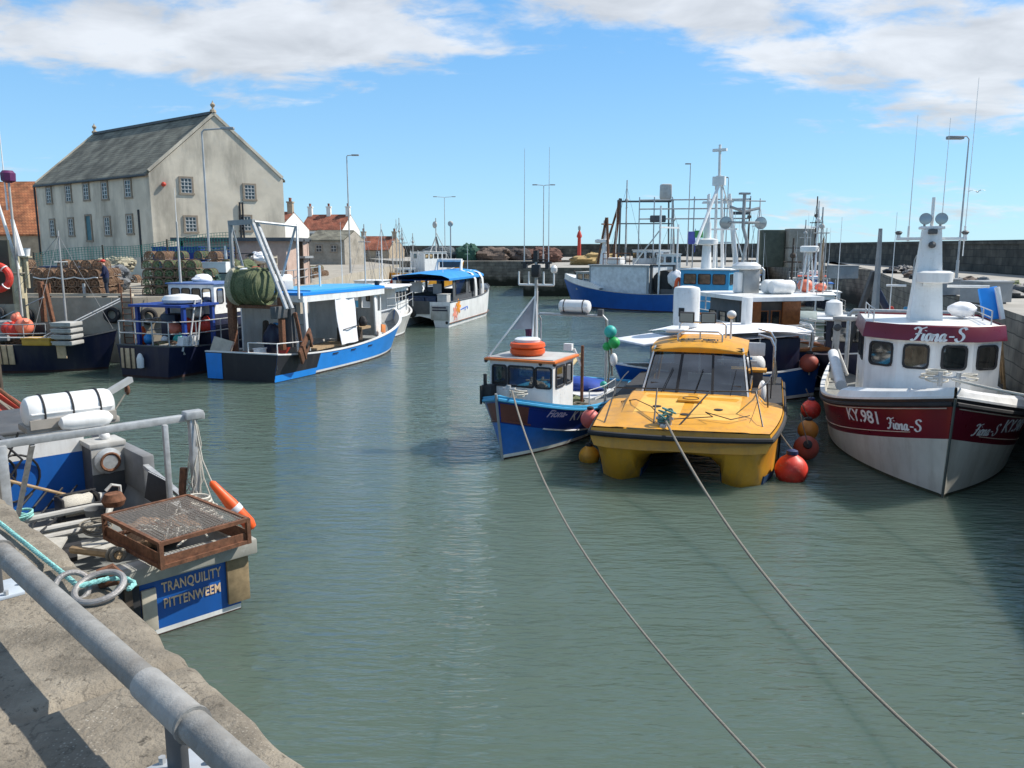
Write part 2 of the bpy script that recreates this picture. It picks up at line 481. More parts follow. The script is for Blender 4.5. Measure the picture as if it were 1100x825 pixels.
def fender(name, label, c, r, mat, collar=DARK, rope_to=None, group=None, tilt=(0, 0, 0)):
    o = thing(name, label, 'buoy', c, 0, group)
    b = MB(mat); prof = [(.001, -r)] + [(r * math.cos(R(a)), r * math.sin(R(a))) for a in range(-80, 66, 10)] + [(r * .32, r * 1.0), (r * .3, r * 1.1)]
    b.lathe(prof, xf((0, 0, 0), tilt), 20); b.build('body', o)
    b = MB(collar); b.lathe([(r * .31, r * 1.0), (r * .36, r * 1.05), (r * .34, r * 1.25), (r * .12, r * 1.34)], xf((0, 0, 0), tilt), 14); b.build('collar', o)
    if rope_to is not None:
        b = MB(ROPED); top = Euler(tilt).to_matrix() @ V((0, 0, r * 1.3)); b.path(sag(top, V(rope_to) - V(c), .03, 8), .014, 6); b.build('rope', o)
    return o

def rails(mb, pts, hts, r=.02, post_every=1):
    """stanchions at pts with rails at heights hts"""
    for i, p in enumerate(pts):
        if i % post_every == 0: mb.tube(p, V(p) + V((0, 0, hts[-1])), r)
    for hgt in hts: mb.path([V(p) + V((0, 0, hgt)) for p in pts], r * .85, 6)

def canister(parent, c, L, r, rz=0, name='liferaft_canister', straps=3):
    b = MB(WHITE2); mt = xf(c, (0, PI / 2, 0)); mz = xf((0, 0, 0), (0, 0, rz))
    mt = Matrix.Translation(V(c)) @ Euler((0, 0, rz)).to_matrix().to_4x4() @ Euler((0, PI / 2, 0)).to_matrix().to_4x4()
    p = [(.01, -L / 2), (r * .6, -L / 2), (r * .86, -L * .47), (r * .97, -L * .42), (r, -L * .36)]
    prof = p + [(r, L * .36), (r * .97, L * .42), (r * .86, L * .47), (r * .6, L / 2), (.01, L / 2)]
    b.lathe(prof, mt, 20)
    # moulded seam flange half way up
    rz_m = Euler((0, 0, rz)).to_matrix()
    b.box(c, (L * .92, r * 2.12, .025), (0, 0, rz), .008)
    cn = b.build(name, parent)
    for k in range(straps):
        b = MB(DARK)
        x = (k - (straps - 1) / 2) * L * .62 / max(1, straps - 1)
        ctr = V(c) + rz_m @ V((x, 0, 0))
        b.torus(ctr, r * 1.035, .016, rot=(Euler((0, 0, rz)).to_matrix() @ Euler((0, PI / 2, 0)).to_matrix()).to_euler(), seg=20, rs=5)
        b.build('strap', cn)
    return cn
# ------------------------------------------------------------------ light and sky
SUN_AZ = V((.965, .24)).normalized(); EL = R(47)
SUN_DIR = V((SUN_AZ.x * math.cos(EL), SUN_AZ.y * math.cos(EL), math.sin(EL)))
sl = bpy.data.lights.new('sun', 'SUN'); sl.energy = 4.4; sl.angle = R(.53); sl.color = (1, .95, .87)
so = bpy.data.objects.new('sun', sl); COL.objects.link(so); so.rotation_euler = SUN_DIR.to_track_quat('Z', 'Y').to_euler()
W = bpy.data.worlds.new('World'); SC.world = W; W.use_nodes = True
def world():
    nt = W.node_tree; N = nt.nodes; L = nt.links
    bg = N['Background']; bg.inputs['Strength'].default_value = .13
    sky = N.new('ShaderNodeTexSky'); sky.sky_type = 'NISHITA'; sky.sun_disc = False
    sky.sun_elevation = EL; sky.sun_rotation = math.atan2(SUN_AZ.x, SUN_AZ.y); sky.air_density = 1.0; sky.dust_density = .05; sky.ozone_density = 2.0
    tc = N.new('ShaderNodeTexCoord')
    sp = N.new('ShaderNodeSeparateXYZ'); L.new(tc.outputs['Generated'], sp.inputs[0])
    def math_(op, a, b=None, clamp=False):
        m = N.new('ShaderNodeMath'); m.operation = op; m.use_clamp = clamp
        for i, v in enumerate((a, b)):
            if v is None: continue
            if hasattr(v, 'default_value'): L.new(v, m.inputs[i])
            else: m.inputs[i].default_value = v
        return m.outputs[0]
    zc = math_('ADD', math_('MAXIMUM', sp.outputs['Z'], 0.0), .22)
    px = math_('DIVIDE', sp.outputs['X'], zc); py = math_('DIVIDE', sp.outputs['Y'], zc)
    cb = N.new('ShaderNodeCombineXYZ'); L.new(px, cb.inputs[0]); L.new(py, cb.inputs[1])
    def fbm(sc, loc, det=8, rgh=.55):
        mp = N.new('ShaderNodeMapping'); mp.inputs['Location'].default_value = loc; mp.inputs['Scale'].default_value = (.9, 1.25, 1)
        L.new(cb.outputs[0], mp.inputs['Vector'])
        n = N.new('ShaderNodeTexNoise'); n.inputs['Scale'].default_value = sc; n.inputs['Detail'].default_value = det; n.inputs['Roughness'].default_value = rgh
        n.inputs['Distortion'].default_value = .35
        L.new(mp.outputs[0], n.inputs['Vector']); return n.outputs['Fac']
    n1 = fbm(2.9, (3.1, 7.7, 0)); n2 = fbm(7, (1.3, 2.2, 4), 7, .6)
    # banks of cloud: where they hang in the sky, as directions
    def bank(px_, py_, rx, rz, amp):
        r = ray(px_, py_); az = math.atan2(r.x, r.y); el = math.asin(r.normalized().z)
        A = N.new('ShaderNodeMath'); A.operation = 'ARCTAN2'; L.new(sp.outputs['X'], A.inputs[0]); L.new(sp.outputs['Y'], A.inputs[1])
        E = math_('ARCSINE', sp.outputs['Z'])
        dx = math_('DIVIDE', math_('SUBTRACT', A.outputs[0], az), rx); dz = math_('DIVIDE', math_('SUBTRACT', E, el), rz)
        q = math_('ADD', math_('MULTIPLY', dx, dx), math_('MULTIPLY', dz, dz))
        return math_('MULTIPLY', math_('POWER', 2.718, math_('MULTIPLY', q, -1.0)), amp)
    tot = None
    for a in BANKS:
        v = bank(*a); tot = v if tot is None else math_('ADD', tot, v)
    f = math_('ADD', math_('ADD', math_('MULTIPLY', n1, 1.0), math_('MULTIPLY', n2, .62)), tot)
    mr = N.new('ShaderNodeMapRange'); mr.interpolation_type = 'SMOOTHSTEP'; mr.inputs['From Min'].default_value = 1.07; mr.inputs['From Max'].default_value = 1.36
    L.new(f, mr.inputs['Value'])
    # cloud bodies: bright tops, greyer thick parts
    n3 = fbm(3.6, (8.3, 1.7, 2), 5)
    cr = N.new('ShaderNodeMapRange'); cr.inputs['From Min'].default_value = .35; cr.inputs['From Max'].default_value = .65; cr.inputs['To Min'].default_value = 3.9; cr.inputs['To Max'].default_value = 5.5
    L.new(n3, cr.inputs['Value'])
    cc = N.new('ShaderNodeVectorMath'); cc.operation = 'SCALE'; cc.inputs[0].default_value = (.97, .99, 1.02); L.new(cr.outputs[0], cc.inputs['Scale'])
    tint = N.new('ShaderNodeMix'); tint.data_type = 'RGBA'; tint.blend_type = 'MULTIPLY'; tint.inputs['Factor'].default_value = 1
    L.new(sky.outputs[0], tint.inputs['A']); tint.inputs['B'].default_value = (*SKYTINT, 1)
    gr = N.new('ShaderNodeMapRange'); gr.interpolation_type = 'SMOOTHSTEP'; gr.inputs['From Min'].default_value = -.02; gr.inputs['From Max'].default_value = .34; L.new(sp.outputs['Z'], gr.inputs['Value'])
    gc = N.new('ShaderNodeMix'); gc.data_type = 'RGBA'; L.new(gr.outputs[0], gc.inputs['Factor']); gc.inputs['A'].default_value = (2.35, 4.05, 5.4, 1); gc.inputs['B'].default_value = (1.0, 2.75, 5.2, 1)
    # neutral grey overhead, added above the view to make the sky's fill light less blue
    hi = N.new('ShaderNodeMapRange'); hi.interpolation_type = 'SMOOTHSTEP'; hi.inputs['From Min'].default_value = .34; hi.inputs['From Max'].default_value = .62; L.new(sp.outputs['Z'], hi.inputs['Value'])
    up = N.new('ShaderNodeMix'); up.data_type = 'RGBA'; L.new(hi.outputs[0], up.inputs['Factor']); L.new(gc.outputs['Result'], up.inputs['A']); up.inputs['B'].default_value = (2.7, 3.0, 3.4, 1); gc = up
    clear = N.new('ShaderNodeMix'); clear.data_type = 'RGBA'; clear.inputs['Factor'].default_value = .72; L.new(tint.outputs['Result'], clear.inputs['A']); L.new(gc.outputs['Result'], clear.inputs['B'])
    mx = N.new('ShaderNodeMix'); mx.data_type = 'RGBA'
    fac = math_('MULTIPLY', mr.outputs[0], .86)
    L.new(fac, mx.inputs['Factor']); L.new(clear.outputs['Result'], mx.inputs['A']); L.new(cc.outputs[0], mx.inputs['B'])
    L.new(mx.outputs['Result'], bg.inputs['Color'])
BANKS = [(60, 45, .30, .075, .42), (250, 55, .20, .055, .40), (440, 50, .15, .03, .34), (640, -5, .34, .04, .46), (920, 55, .22, .085, .50), (1070, 80, .14, .06, .40),
         (1000, 228, .34, .035, .34), (300, 190, .12, .02, .14), (10, 185, .12, .03, .2), (560, 130, .5, .05, -.24)]
SKYTINT = (.66, .92, 1.15); EXPO = .42
world()
SC.cycles.sample_clamp_direct = 6; SC.cycles.sample_clamp_indirect = 6
vs = SC.view_settings; vs.view_transform = 'Standard'; vs.look = 'None'; vs.exposure = EXPO; vs.gamma = 1; vs.use_curve_mapping = False

# ------------------------------------------------------------------ water
def water():
    m = bpy.data.materials.new('harbour_water'); m.use_nodes = True
    nt = m.node_tree; N = nt.nodes; L = nt.links; b = N['Principled BSDF']
    b.inputs['Roughness'].default_value = .055; b.inputs['IOR'].default_value = 1.333
    b.subsurface_method = 'BURLEY'; b.inputs['Subsurface Weight'].default_value = 1.0; b.inputs['Subsurface Radius'].default_value = (.7, 1.0, .9); b.inputs['Subsurface Scale'].default_value = 1.6
    tc = N.new('ShaderNodeTexCoord')
    def nz(sc, stretch, det, rot=.4):
        mp = N.new('ShaderNodeMapping'); mp.inputs['Rotation'].default_value = (0, 0, rot); mp.inputs['Scale'].default_value = stretch
        L.new(tc.outputs['Object'], mp.inputs['Vector'])
        n = N.new('ShaderNodeTexNoise'); n.inputs['Scale'].default_value = sc; n.inputs['Detail'].default_value = det; n.inputs['Roughness'].default_value = .55
        L.new(mp.outputs['Vector'], n.inputs['Vector']); return n.outputs['Fac']
    cm = N.new('ShaderNodeMix'); cm.data_type = 'RGBA'
    L.new(nz(.09, (1, 1, 1), 3), cm.inputs['Factor'])
    cm.inputs['A'].default_value = (.070, .104, .083, 1); cm.inputs['B'].default_value = (.096, .134, .110, 1)
    L.new(cm.outputs['Result'], b.inputs['Base Color'])
    def madd(a, k, c=None):
        x = N.new('ShaderNodeMath'); x.operation = 'MULTIPLY_ADD'; L.new(a, x.inputs[0]); x.inputs[1].default_value = k
        if c is None: x.inputs[2].default_value = 0
        else: L.new(c, x.inputs[2])
        return x.outputs[0]
    h = madd(nz(3.0, (.55, 2.1, 1), 2, .5), 1.0); h = madd(nz(8.0, (.6, 1.9, 1), 2, .3), .30, h); h = madd(nz(.8, (.7, 1.6, 1), 2, .75), 1.5, h)
    # wind patches: calmer and rougher areas
    bp = N.new('ShaderNodeBump'); bp.inputs['Distance'].default_value = .095
    st = N.new('ShaderNodeMapRange'); st.inputs['From Min'].default_value = .3; st.inputs['From Max'].default_value = .7; st.inputs['To Min'].default_value = .38; st.inputs['To Max'].default_value = 1
    L.new(nz(.12, (1, 2.2, 1), 3, .3), st.inputs['Value']); L.new(st.outputs['Result'], bp.inputs['Strength'])
    L.new(h, bp.inputs['Height']); L.new(bp.outputs['Normal'], b.inputs['Normal'])
    w = MB(m); w.quad((-3000, -300, 0), (3000, -300, 0), (3000, 5000, 0), (-3000, 5000, 0))
    structure('water', w)
water()

# ------------------------------------------------------------------ stone materials
def quay_mat():
    m = M('worn_quay_concrete', (.25, .215, .165), .92, var=.34, scale=2.2, bump=1.0, bscale=30, dirt=(.10, .08, .058), damt=.8, dscale=1.1, wear=(.38, .34, .27), wamt=.6)
    nt = m.node_tree; N = nt.nodes; L = nt.links; b = N['Principled BSDF']
    src = b.inputs['Base Color'].links[0].from_socket
    tc = N.new('ShaderNodeTexCoord')
    # exposed aggregate and lichen speckle
    v = N.new('ShaderNodeTexVoronoi'); v.inputs['Scale'].default_value = 55; L.new(tc.outputs['Object'], v.inputs['Vector'])
    mr = N.new('ShaderNodeMapRange'); mr.inputs['From Min'].default_value = .12; mr.inputs['From Max'].default_value = .3; mr.inputs['To Min'].default_value = 1; mr.inputs['To Max'].default_value = 0
    L.new(v.outputs['Distance'], mr.inputs['Value'])
    n = N.new('ShaderNodeTexNoise'); n.inputs['Scale'].default_value = 3; n.inputs['Detail'].default_value = 5; L.new(tc.outputs['Object'], n.inputs['Vector'])
    m2 = N.new('ShaderNodeMapRange'); m2.inputs['From Min'].default_value = .5; m2.inputs['From Max'].default_value = .64; L.new(n.outputs['Fac'], m2.inputs['Value'])
    mu = N.new('ShaderNodeMath'); mu.operation = 'MULTIPLY'; L.new(mr.outputs[0], mu.inputs[0]); L.new(m2.outputs[0], mu.inputs[1])
    x = N.new('ShaderNodeMix'); x.data_type = 'RGBA'; L.new(mu.outputs[0], x.inputs['Factor']); L.new(src, x.inputs['A']); x.inputs['B'].default_value = (.46, .42, .35, 1)
    n4 = N.new('ShaderNodeTexNoise'); n4.inputs['Scale'].default_value = 21; n4.inputs['Detail'].default_value = 8; n4.inputs['Roughness'].default_value = .7; L.new(tc.outputs['Object'], n4.inputs['Vector'])
    m5 = N.new('ShaderNodeMapRange'); m5.inputs['From Min'].default_value = .57; m5.inputs['From Max'].default_value = .66; L.new(n4.outputs['Fac'], m5.inputs['Value'])
    x2 = N.new('ShaderNodeMix'); x2.data_type = 'RGBA'; L.new(m5.outputs[0], x2.inputs['Factor']); L.new(x.outputs['Result'], x2.inputs['A']); x2.inputs['B'].default_value = (.09, .075, .055, 1)
    # cracks wandering across the slab
    cv = N.new('ShaderNodeTexVoronoi'); cv.feature = 'DISTANCE_TO_EDGE'; cv.inputs['Scale'].default_value = 1.15
    cn = N.new('ShaderNodeTexNoise'); cn.inputs['Scale'].default_value = 4; cn.inputs['Detail'].default_value = 5; L.new(tc.outputs['Object'], cn.inputs['Vector'])
    ca = N.new('ShaderNodeVectorMath'); ca.operation = 'MULTIPLY_ADD'; L.new(cn.outputs['Color'], ca.inputs[0]); ca.inputs[1].default_value = (.45, .45, .45); L.new(tc.outputs['Object'], ca.inputs[2]); L.new(ca.outputs[0], cv.inputs['Vector'])
    cm = N.new('ShaderNodeMapRange'); cm.inputs['From Min'].default_value = .002; cm.inputs['From Max'].default_value = .008; cm.inputs['To Min'].default_value = .4; cm.inputs['To Max'].default_value = 0; L.new(cv.outputs['Distance'], cm.inputs['Value'])
    c3 = N.new('ShaderNodeMix'); c3.data_type = 'RGBA'; L.new(cm.outputs[0], c3.inputs['Factor']); L.new(x2.outputs['Result'], c3.inputs['A']); c3.inputs['B'].default_value = (.05, .042, .032, 1)
    # broad damp and dirty patches
    pn = N.new('ShaderNodeTexNoise'); pn.inputs['Scale'].default_value = 1.7; pn.inputs['Detail'].default_value = 7; pn.inputs['Roughness'].default_value = .62; L.new(tc.outputs['Object'], pn.inputs['Vector'])
    pm = N.new('ShaderNodeMapRange'); pm.inputs['From Min'].default_value = .5; pm.inputs['From Max'].default_value = .62; pm.inputs['To Max'].default_value = .55; L.new(pn.outputs['Fac'], pm.inputs['Value'])
    c4 = N.new('ShaderNodeMix'); c4.data_type = 'RGBA'; L.new(pm.outputs[0], c4.inputs['Factor']); L.new(c3.outputs['Result'], c4.inputs['A']); c4.inputs['B'].default_value = (.105, .09, .068, 1)
    L.new(c4.outputs['Result'], b.inputs['Base Color'])
    return m
def masonry(name, c1, c2, mortar, sc=1.0, bw=1.1, rh=.42, weed=False, rough=.9):
    m = bpy.data.materials.new(name); m.use_nodes = True
    nt = m.node_tree; N = nt.nodes; L = nt.links; b = N['Principled BSDF']; b.inputs['Roughness'].default_value = rough
    tc = N.new('ShaderNodeTexCoord'); sp = N.new('ShaderNodeSeparateXYZ'); L.new(tc.outputs['Object'], sp.inputs[0])
    ad = N.new('ShaderNodeMath'); ad.operation = 'ADD'; L.new(sp.outputs['X'], ad.inputs[0]); L.new(sp.outputs['Y'], ad.inputs[1])
    cb = N.new('ShaderNodeCombineXYZ'); L.new(ad.outputs[0], cb.inputs[0]); L.new(sp.outputs['Z'], cb.inputs[1])
    br = N.new('ShaderNodeTexBrick'); br.inputs['Scale'].default_value = sc; br.inputs['Brick Width'].default_value = bw; br.inputs['Row Height'].default_value = rh
    br.inputs['Mortar Size'].default_value = .018; br.inputs['Color1'].default_value = (*c1, 1); br.inputs['Color2'].default_value = (*c2, 1); br.inputs['Mortar'].default_value = (*mortar, 1)
    nz = N.new('ShaderNodeTexNoise'); nz.inputs['Scale'].default_value = .9; nz.inputs['Detail'].default_value = 8; L.new(tc.outputs['Object'], nz.inputs['Vector'])
    va = N.new('ShaderNodeVectorMath'); va.operation = 'MULTIPLY_ADD'; L.new(nz.outputs['Color'], va.inputs[0]); va.inputs[1].default_value = (.12, .12, .12); L.new(cb.outputs[0], va.inputs[2])
    L.new(va.outputs[0], br.inputs['Vector'])
    mr = N.new('ShaderNodeMapRange'); mr.inputs['From Min'].default_value = .35; mr.inputs['From Max'].default_value = .7; mr.inputs['To Min'].default_value = .5; mr.inputs['To Max'].default_value = 1.25; L.new(nz.outputs['Fac'], mr.inputs['Value'])
    x = N.new('ShaderNodeVectorMath'); x.operation = 'SCALE'; L.new(br.outputs['Color'], x.inputs[0]); L.new(mr.outputs[0], x.inputs['Scale'])
    out = x.outputs[0]
    if weed:   # weed and wet stone up to the tide line
        r = N.new('ShaderNodeMapRange'); r.inputs['From Min'].default_value = 2.3; r.inputs['From Max'].default_value = 1.5
        a2 = N.new('ShaderNodeMath'); a2.operation = 'MULTIPLY_ADD'; L.new(nz.outputs['Fac'], a2.inputs[0]); a2.inputs[1].default_value = 1.6; L.new(sp.outputs['Z'], a2.inputs[2]); L.new(a2.outputs[0], r.inputs['Value'])
        y = N.new('ShaderNodeMix'); y.data_type = 'RGBA'; L.new(r.outputs[0], y.inputs['Factor']); L.new(out, y.inputs['A']); y.inputs['B'].default_value = (.02, .022, .012, 1); out = y.outputs['Result']
    L.new(out, b.inputs['Base Color'])
    bp = N.new('ShaderNodeBump'); bp.inputs['Strength'].default_value = .6; bp.inputs['Distance'].default_value = .05; L.new(br.outputs['Fac'], bp.inputs['Height']); bp.invert = True; L.new(bp.outputs['Normal'], b.inputs['Normal'])
    MATS[name] = m; return m
QUAY = quay_mat()
QWALL = masonry('weedy_quay_masonry', (.20, .175, .14), (.27, .24, .19), (.08, .075, .06), weed=True)
DARKWALL = masonry('dark_breakwater_masonry', (.05, .05, .042), (.105, .098, .078), (.022, .022, .02), bw=1.5, rh=.6)
PIERTOP = M('pier_paving', (.35, .33, .29), .92, var=.2, scale=.5, bump=.4, bscale=6, dirt=(.2, .185, .16), damt=.5, dscale=.25)
HARL = M('grey_harling', (.62, .55, .435), .95, var=.14, scale=.6, bump=.5, bscale=22, dirt=(.2, .18, .145), damt=.95, dscale=.45, streak=.25, wear=(.58, .54, .46), wamt=.45)
SLATES = masonry('slate_roof', (.185, .18, .14), (.225, .215, .165), (.13, .125, .10), sc=1, bw=.45, rh=.2, rough=.85)
PANTILE = masonry('pantile_roof', (.42, .145, .06), (.5, .2, .085), (.2, .07, .035), sc=1, bw=.3, rh=.3)
PANTILE2 = masonry('weathered_pantile_roof', (.30, .09, .05), (.36, .13, .075), (.13, .05, .035), sc=1, bw=.3, rh=.3)
WHITEHARL = M('white_harling', (.78, .76, .7), .9, var=.06, dirt=(.5, .47, .4), damt=.3)
MARGIN = M('window_margin_stone', (.27, .22, .165), .9, var=.2)
SANDST = M('sandstone', (.38, .3, .21), .9, var=.2, scale=1.5, dirt=(.18, .14, .1), damt=.4)
PINKH = M('pink_harling', (.50, .36, .29), .92, var=.1, dirt=(.28, .2, .16), damt=.45, bump=.3)

# ------------------------------------------------------------------ near quay
E0 = V((-.69, 2.71)); ED = V((-.697, .717)).normalized(); EN = V((-ED.y, ED.x)) * -1   # EN points out over the water
QZ = 3.5
if EN.dot(V((1, 1))) < 0: EN = -EN
def Q(s, d, z=QZ):                              # s along the quay edge to the left, d inland
    p = E0 + ED * s - EN * d; return V((p.x, p.y, z))
def near_quay():
    b = MB(QUAY)
    prof = [(.0, -3.6), (.0, -1.2), (-.01, -.35), (.004, -.09), (.022, -.03), (.055, -.006), (.1, 0)] + [(.1 + .075 * i, 0) for i in range(1, 28)]
    ss = [-7 + .06 * i for i in range(0, 300)]
    rows = []
    for d, z in prof:
        r = []
        for s in ss:
            q = V((s * 1.0, d, 0))
            n = NZ.noise(V((s * .55, .3, 0))); n2 = NZ.noise(V((s * 2.3, d * 2.3, 5))); n3 = NZ.noise(V((s * 9, d * 9, 9)))
            chip = max(0, NZ.noise(V((s * 1.15, 3.3, 0))) - .22) * .42 + max(0, NZ.noise(V((s * 3.1, 7.3, 0))) - .25) * .09
            w = max(0, 1 - d / .22)
            dd = d + w * (n * .035 + n2 * .012 + chip); zz = z + n2 * .006 + n3 * .003 - w * chip * .25 * (z > -.2)
            # block joints across the coping, and a joint between coping and deck
            if d < .72:
                k = abs(((s + .55) % 1.7) - .85); 
                if k > .815: zz -= .03
            if abs(d - .775) < .03: zz -= .02
            r.append(Q(s, dd, QZ + zz))
        rows.append(r)
    b.loft(rows, False, False)
    # rest of the deck behind the camera, level with the worn strip
    b.quad(Q(-7, 2.124, QZ), Q(11, 2.124, QZ), Q(11, 9, QZ), Q(-7, 9, QZ))
    o = structure('quay', b)
near_quay()
def far_left_strip():
    b = MB(QUAY)
    p = [Q(10.9, 0, 0), Q(42, 0, 0), Q(42, 9, 0), Q(10.9, 9, 0)]
    b.prism([V((q.x, q.y, -1)) for q in p], (0, 0, QZ + 1 - .02)); structure('quay', b)
far_left_strip()

# ------------------------------------------------------------------ left quay, far piers, right pier
def slab(name, poly, z, top, side, z0=-1.5):
    b = MB(side); p = [V((x, y, z0)) for x, y in poly]; n = len(p); up = V((0, 0, z - z0))
    lo = [b.bm.verts.new(q) for q in p]; hi = [b.bm.verts.new(q + up) for q in p]
    for i in range(n): b.face([lo[i], lo[(i + 1) % n], hi[(i + 1) % n], hi[i]])
    b.m(top); b.face(hi)
    return structure(name, b)
LZ = 3.1
slab('quay', [(-36, 38.9), (-24, 38.6), (-18.0, 38.35), (-15.5, 40.1), (-13.7, 42.6), (-13.0, 50), (-15, 75), (-16.5, 119), (-60, 240), (-160, 240), (-90, 60), (-50, 40)], LZ, CONC, M('pale_quay_concrete', (.42, .37, .29), .9, var=.15, bump=.4, dirt=(.2, .17, .12), damt=.6, dscale=.5, streak=.4))
slab('pier', [(-17, 119), (3.0, 119), (3.0, 130), (60, 130), (60, 260), (-60, 260)], 3.6, PIERTOP, QWALL)
slab('pier', [(1.3, 93.3), (24, 92), (40, 128), (40, 131), (2.9, 131), (3.2, 118)], 3.25, PIERTOP, QWALL)
RE = [(5.2, -3), (11.25, 14.1), (16.9, 29), (24.2, 51), (32.8, 74), (36, 96), (40, 128)]
RW = [(60, 160), (52.5, 150), (45, 105), (37.5, 60), (31, 28), (25, -3)]
slab('pier', RE + RW, 3.5, PIERTOP, QWALL)
def breakwater():
    b = MB(DARKWALL)
    pl = [(24, -4), (30.5, 25), (36.5, 58), (44.5, 104), (51, 152), (40, 196), (17, 206)]
    def off(i, t):
        a = V(pl[max(0, i - 1)]); c = V(pl[min(len(pl) - 1, i + 1)]); d = (c - a).normalized(); n = V((d.y, -d.x)); p = V(pl[i]) + n * t; return p
    rings = []
    for i in range(len(pl)):
        top = 6.0 + .0035 * max(0, V(pl[i]).y - 50)
        p, q, c1, c2 = off(i, 0), off(i, 1.5), off(i, -.12), off(i, 1.6)
        rings.append([V((p.x, p.y, 0)), V((p.x, p.y, top - .3)), V((c1.x, c1.y, top - .3)), V((c1.x, c1.y, top)), V((c2.x, c2.y, top)), V((c2.x, c2.y, top - .3)), V((q.x, q.y, top - .3)), V((q.x, q.y, 0))])
    b.loft(rings, True, True)
    tag(b.build('breakwater_wall', smooth=False), 'long dark stone breakwater wall beyond the right hand pier', 'wall')
breakwater()
# low parapet running on to the left along the far pier
b = MB(DARKWALL); b.box((-2, 178, 4.7), (52, 1.4, 2.6)); tag(b.build('pier_wall', smooth=False), 'low dark parapet along the far pier behind the heaps of gear', 'wall')

# ------------------------------------------------------------------ buildings
def nrm(v): return v.normalized()
def gable_building(name, label, A, u, Lu, v, Lv, z0, ze, za, zb, apex, wall, roof, over=.12):
    """A corner; u along the facade, v along the gable; ridge runs along u; eaves heights ze (A side), zb (far side), apex at distance 'apex' along v"""
    t = thing(name, label, 'building', (A[0], A[1], z0))
    A0 = V((0, 0, 0)); u = V((*u, 0)).normalized(); v = V((*v, 0)).normalized(); h = lambda z: V((0, 0, z - z0))
    b = MB(wall)
    c = [A0, A0 + u * Lu, A0 + u * Lu + v * Lv, A0 + v * Lv]
    ap0 = A0 + v * apex; ap1 = ap0 + u * Lu
    b.quad(c[0], c[1], c[1] + h(ze), c[0] + h(ze)); b.quad(c[3], c[2], c[2] + h(zb), c[3] + h(zb))
    for s, ap in ((A0, ap0), (A0 + u * Lu, ap1)):
        f = [s, s + v * Lv, s + v * Lv + h(zb), ap + h(za), s + h(ze)]
        b.face([b.bm.verts.new(q) for q in f])
    b.build('wall', t, smooth=False)
    b = MB(roof); th = V((0, 0, .16))
    for e, ze_ in ((A0, ze), (A0 + v * Lv, zb)):
        sgn = -1 if e == A0 else 1
        d = (ap0 + h(za)) - (e + h(ze_)); low = e + h(ze_) - d.normalized() * .3 + V((0, 0, .03)); top = ap0 + h(za) + V((0, 0, .03))
        p = [low + u * .06, top + u * .06, top + u * (Lu - .06), low + u * (Lu - .06)]
        b.loft([p, [q + th for q in p]], True, True)
    b.build('roof', t, smooth=False)
    return t, u, v, h

def sash(parent, p, ux, w, hh, frame=None, door=None, bars=(2, 4)):
    """deep-set sash window with stone margin and white glazing bars"""
    ux = V(ux).normalized(); uz = V((0, 0, 1)); n = ux.cross(uz); p = V(p)
    b = MB(MARGIN); m = .14
    for (cx, cz, sx, sz) in ((0, hh / 2 + m / 2, w + 2 * m, m), (0, -hh / 2 - m / 2, w + 2 * m + .1, m), (-w / 2 - m / 2, 0, m, hh), (w / 2 + m / 2, 0, m, hh)):
        o = p + ux * cx + uz * cz; q = [o + ux * a * sx / 2 + uz * c * sz / 2 + n * .012 for a, c in ((-1, -1), (1, -1), (1, 1), (-1, 1))]
        b.prism(q, n * .07)
    f = b.build('window', parent, smooth=False)
    b = MB(door or GLASSF); q = [p + ux * a * w / 2 + uz * c * hh / 2 + n * .015 for a, c in ((-1, -1), (1, -1), (1, 1), (-1, 1))]; b.quad(*q); b.build('pane', f, smooth=False)
    if not door:
        b = MB(M('dull_white_sash', (.5, .5, .48), .5)); o = n * .03
        for i in range(bars[0] + 1):
            x = -w / 2 + w * i / bars[0]; b.bar(p + o + ux * x - uz * hh / 2, p + o + ux * x + uz * hh / 2, .07, .05)
        for j in range(bars[1] + 1):
            z = -hh / 2 + hh * j / bars[1]; b.bar(p + o * 1.3 + uz * z - ux * w / 2, p + o * 1.3 + uz * z + ux * w / 2, .07, .05)
        b.build('frame', f, smooth=False)
    return f

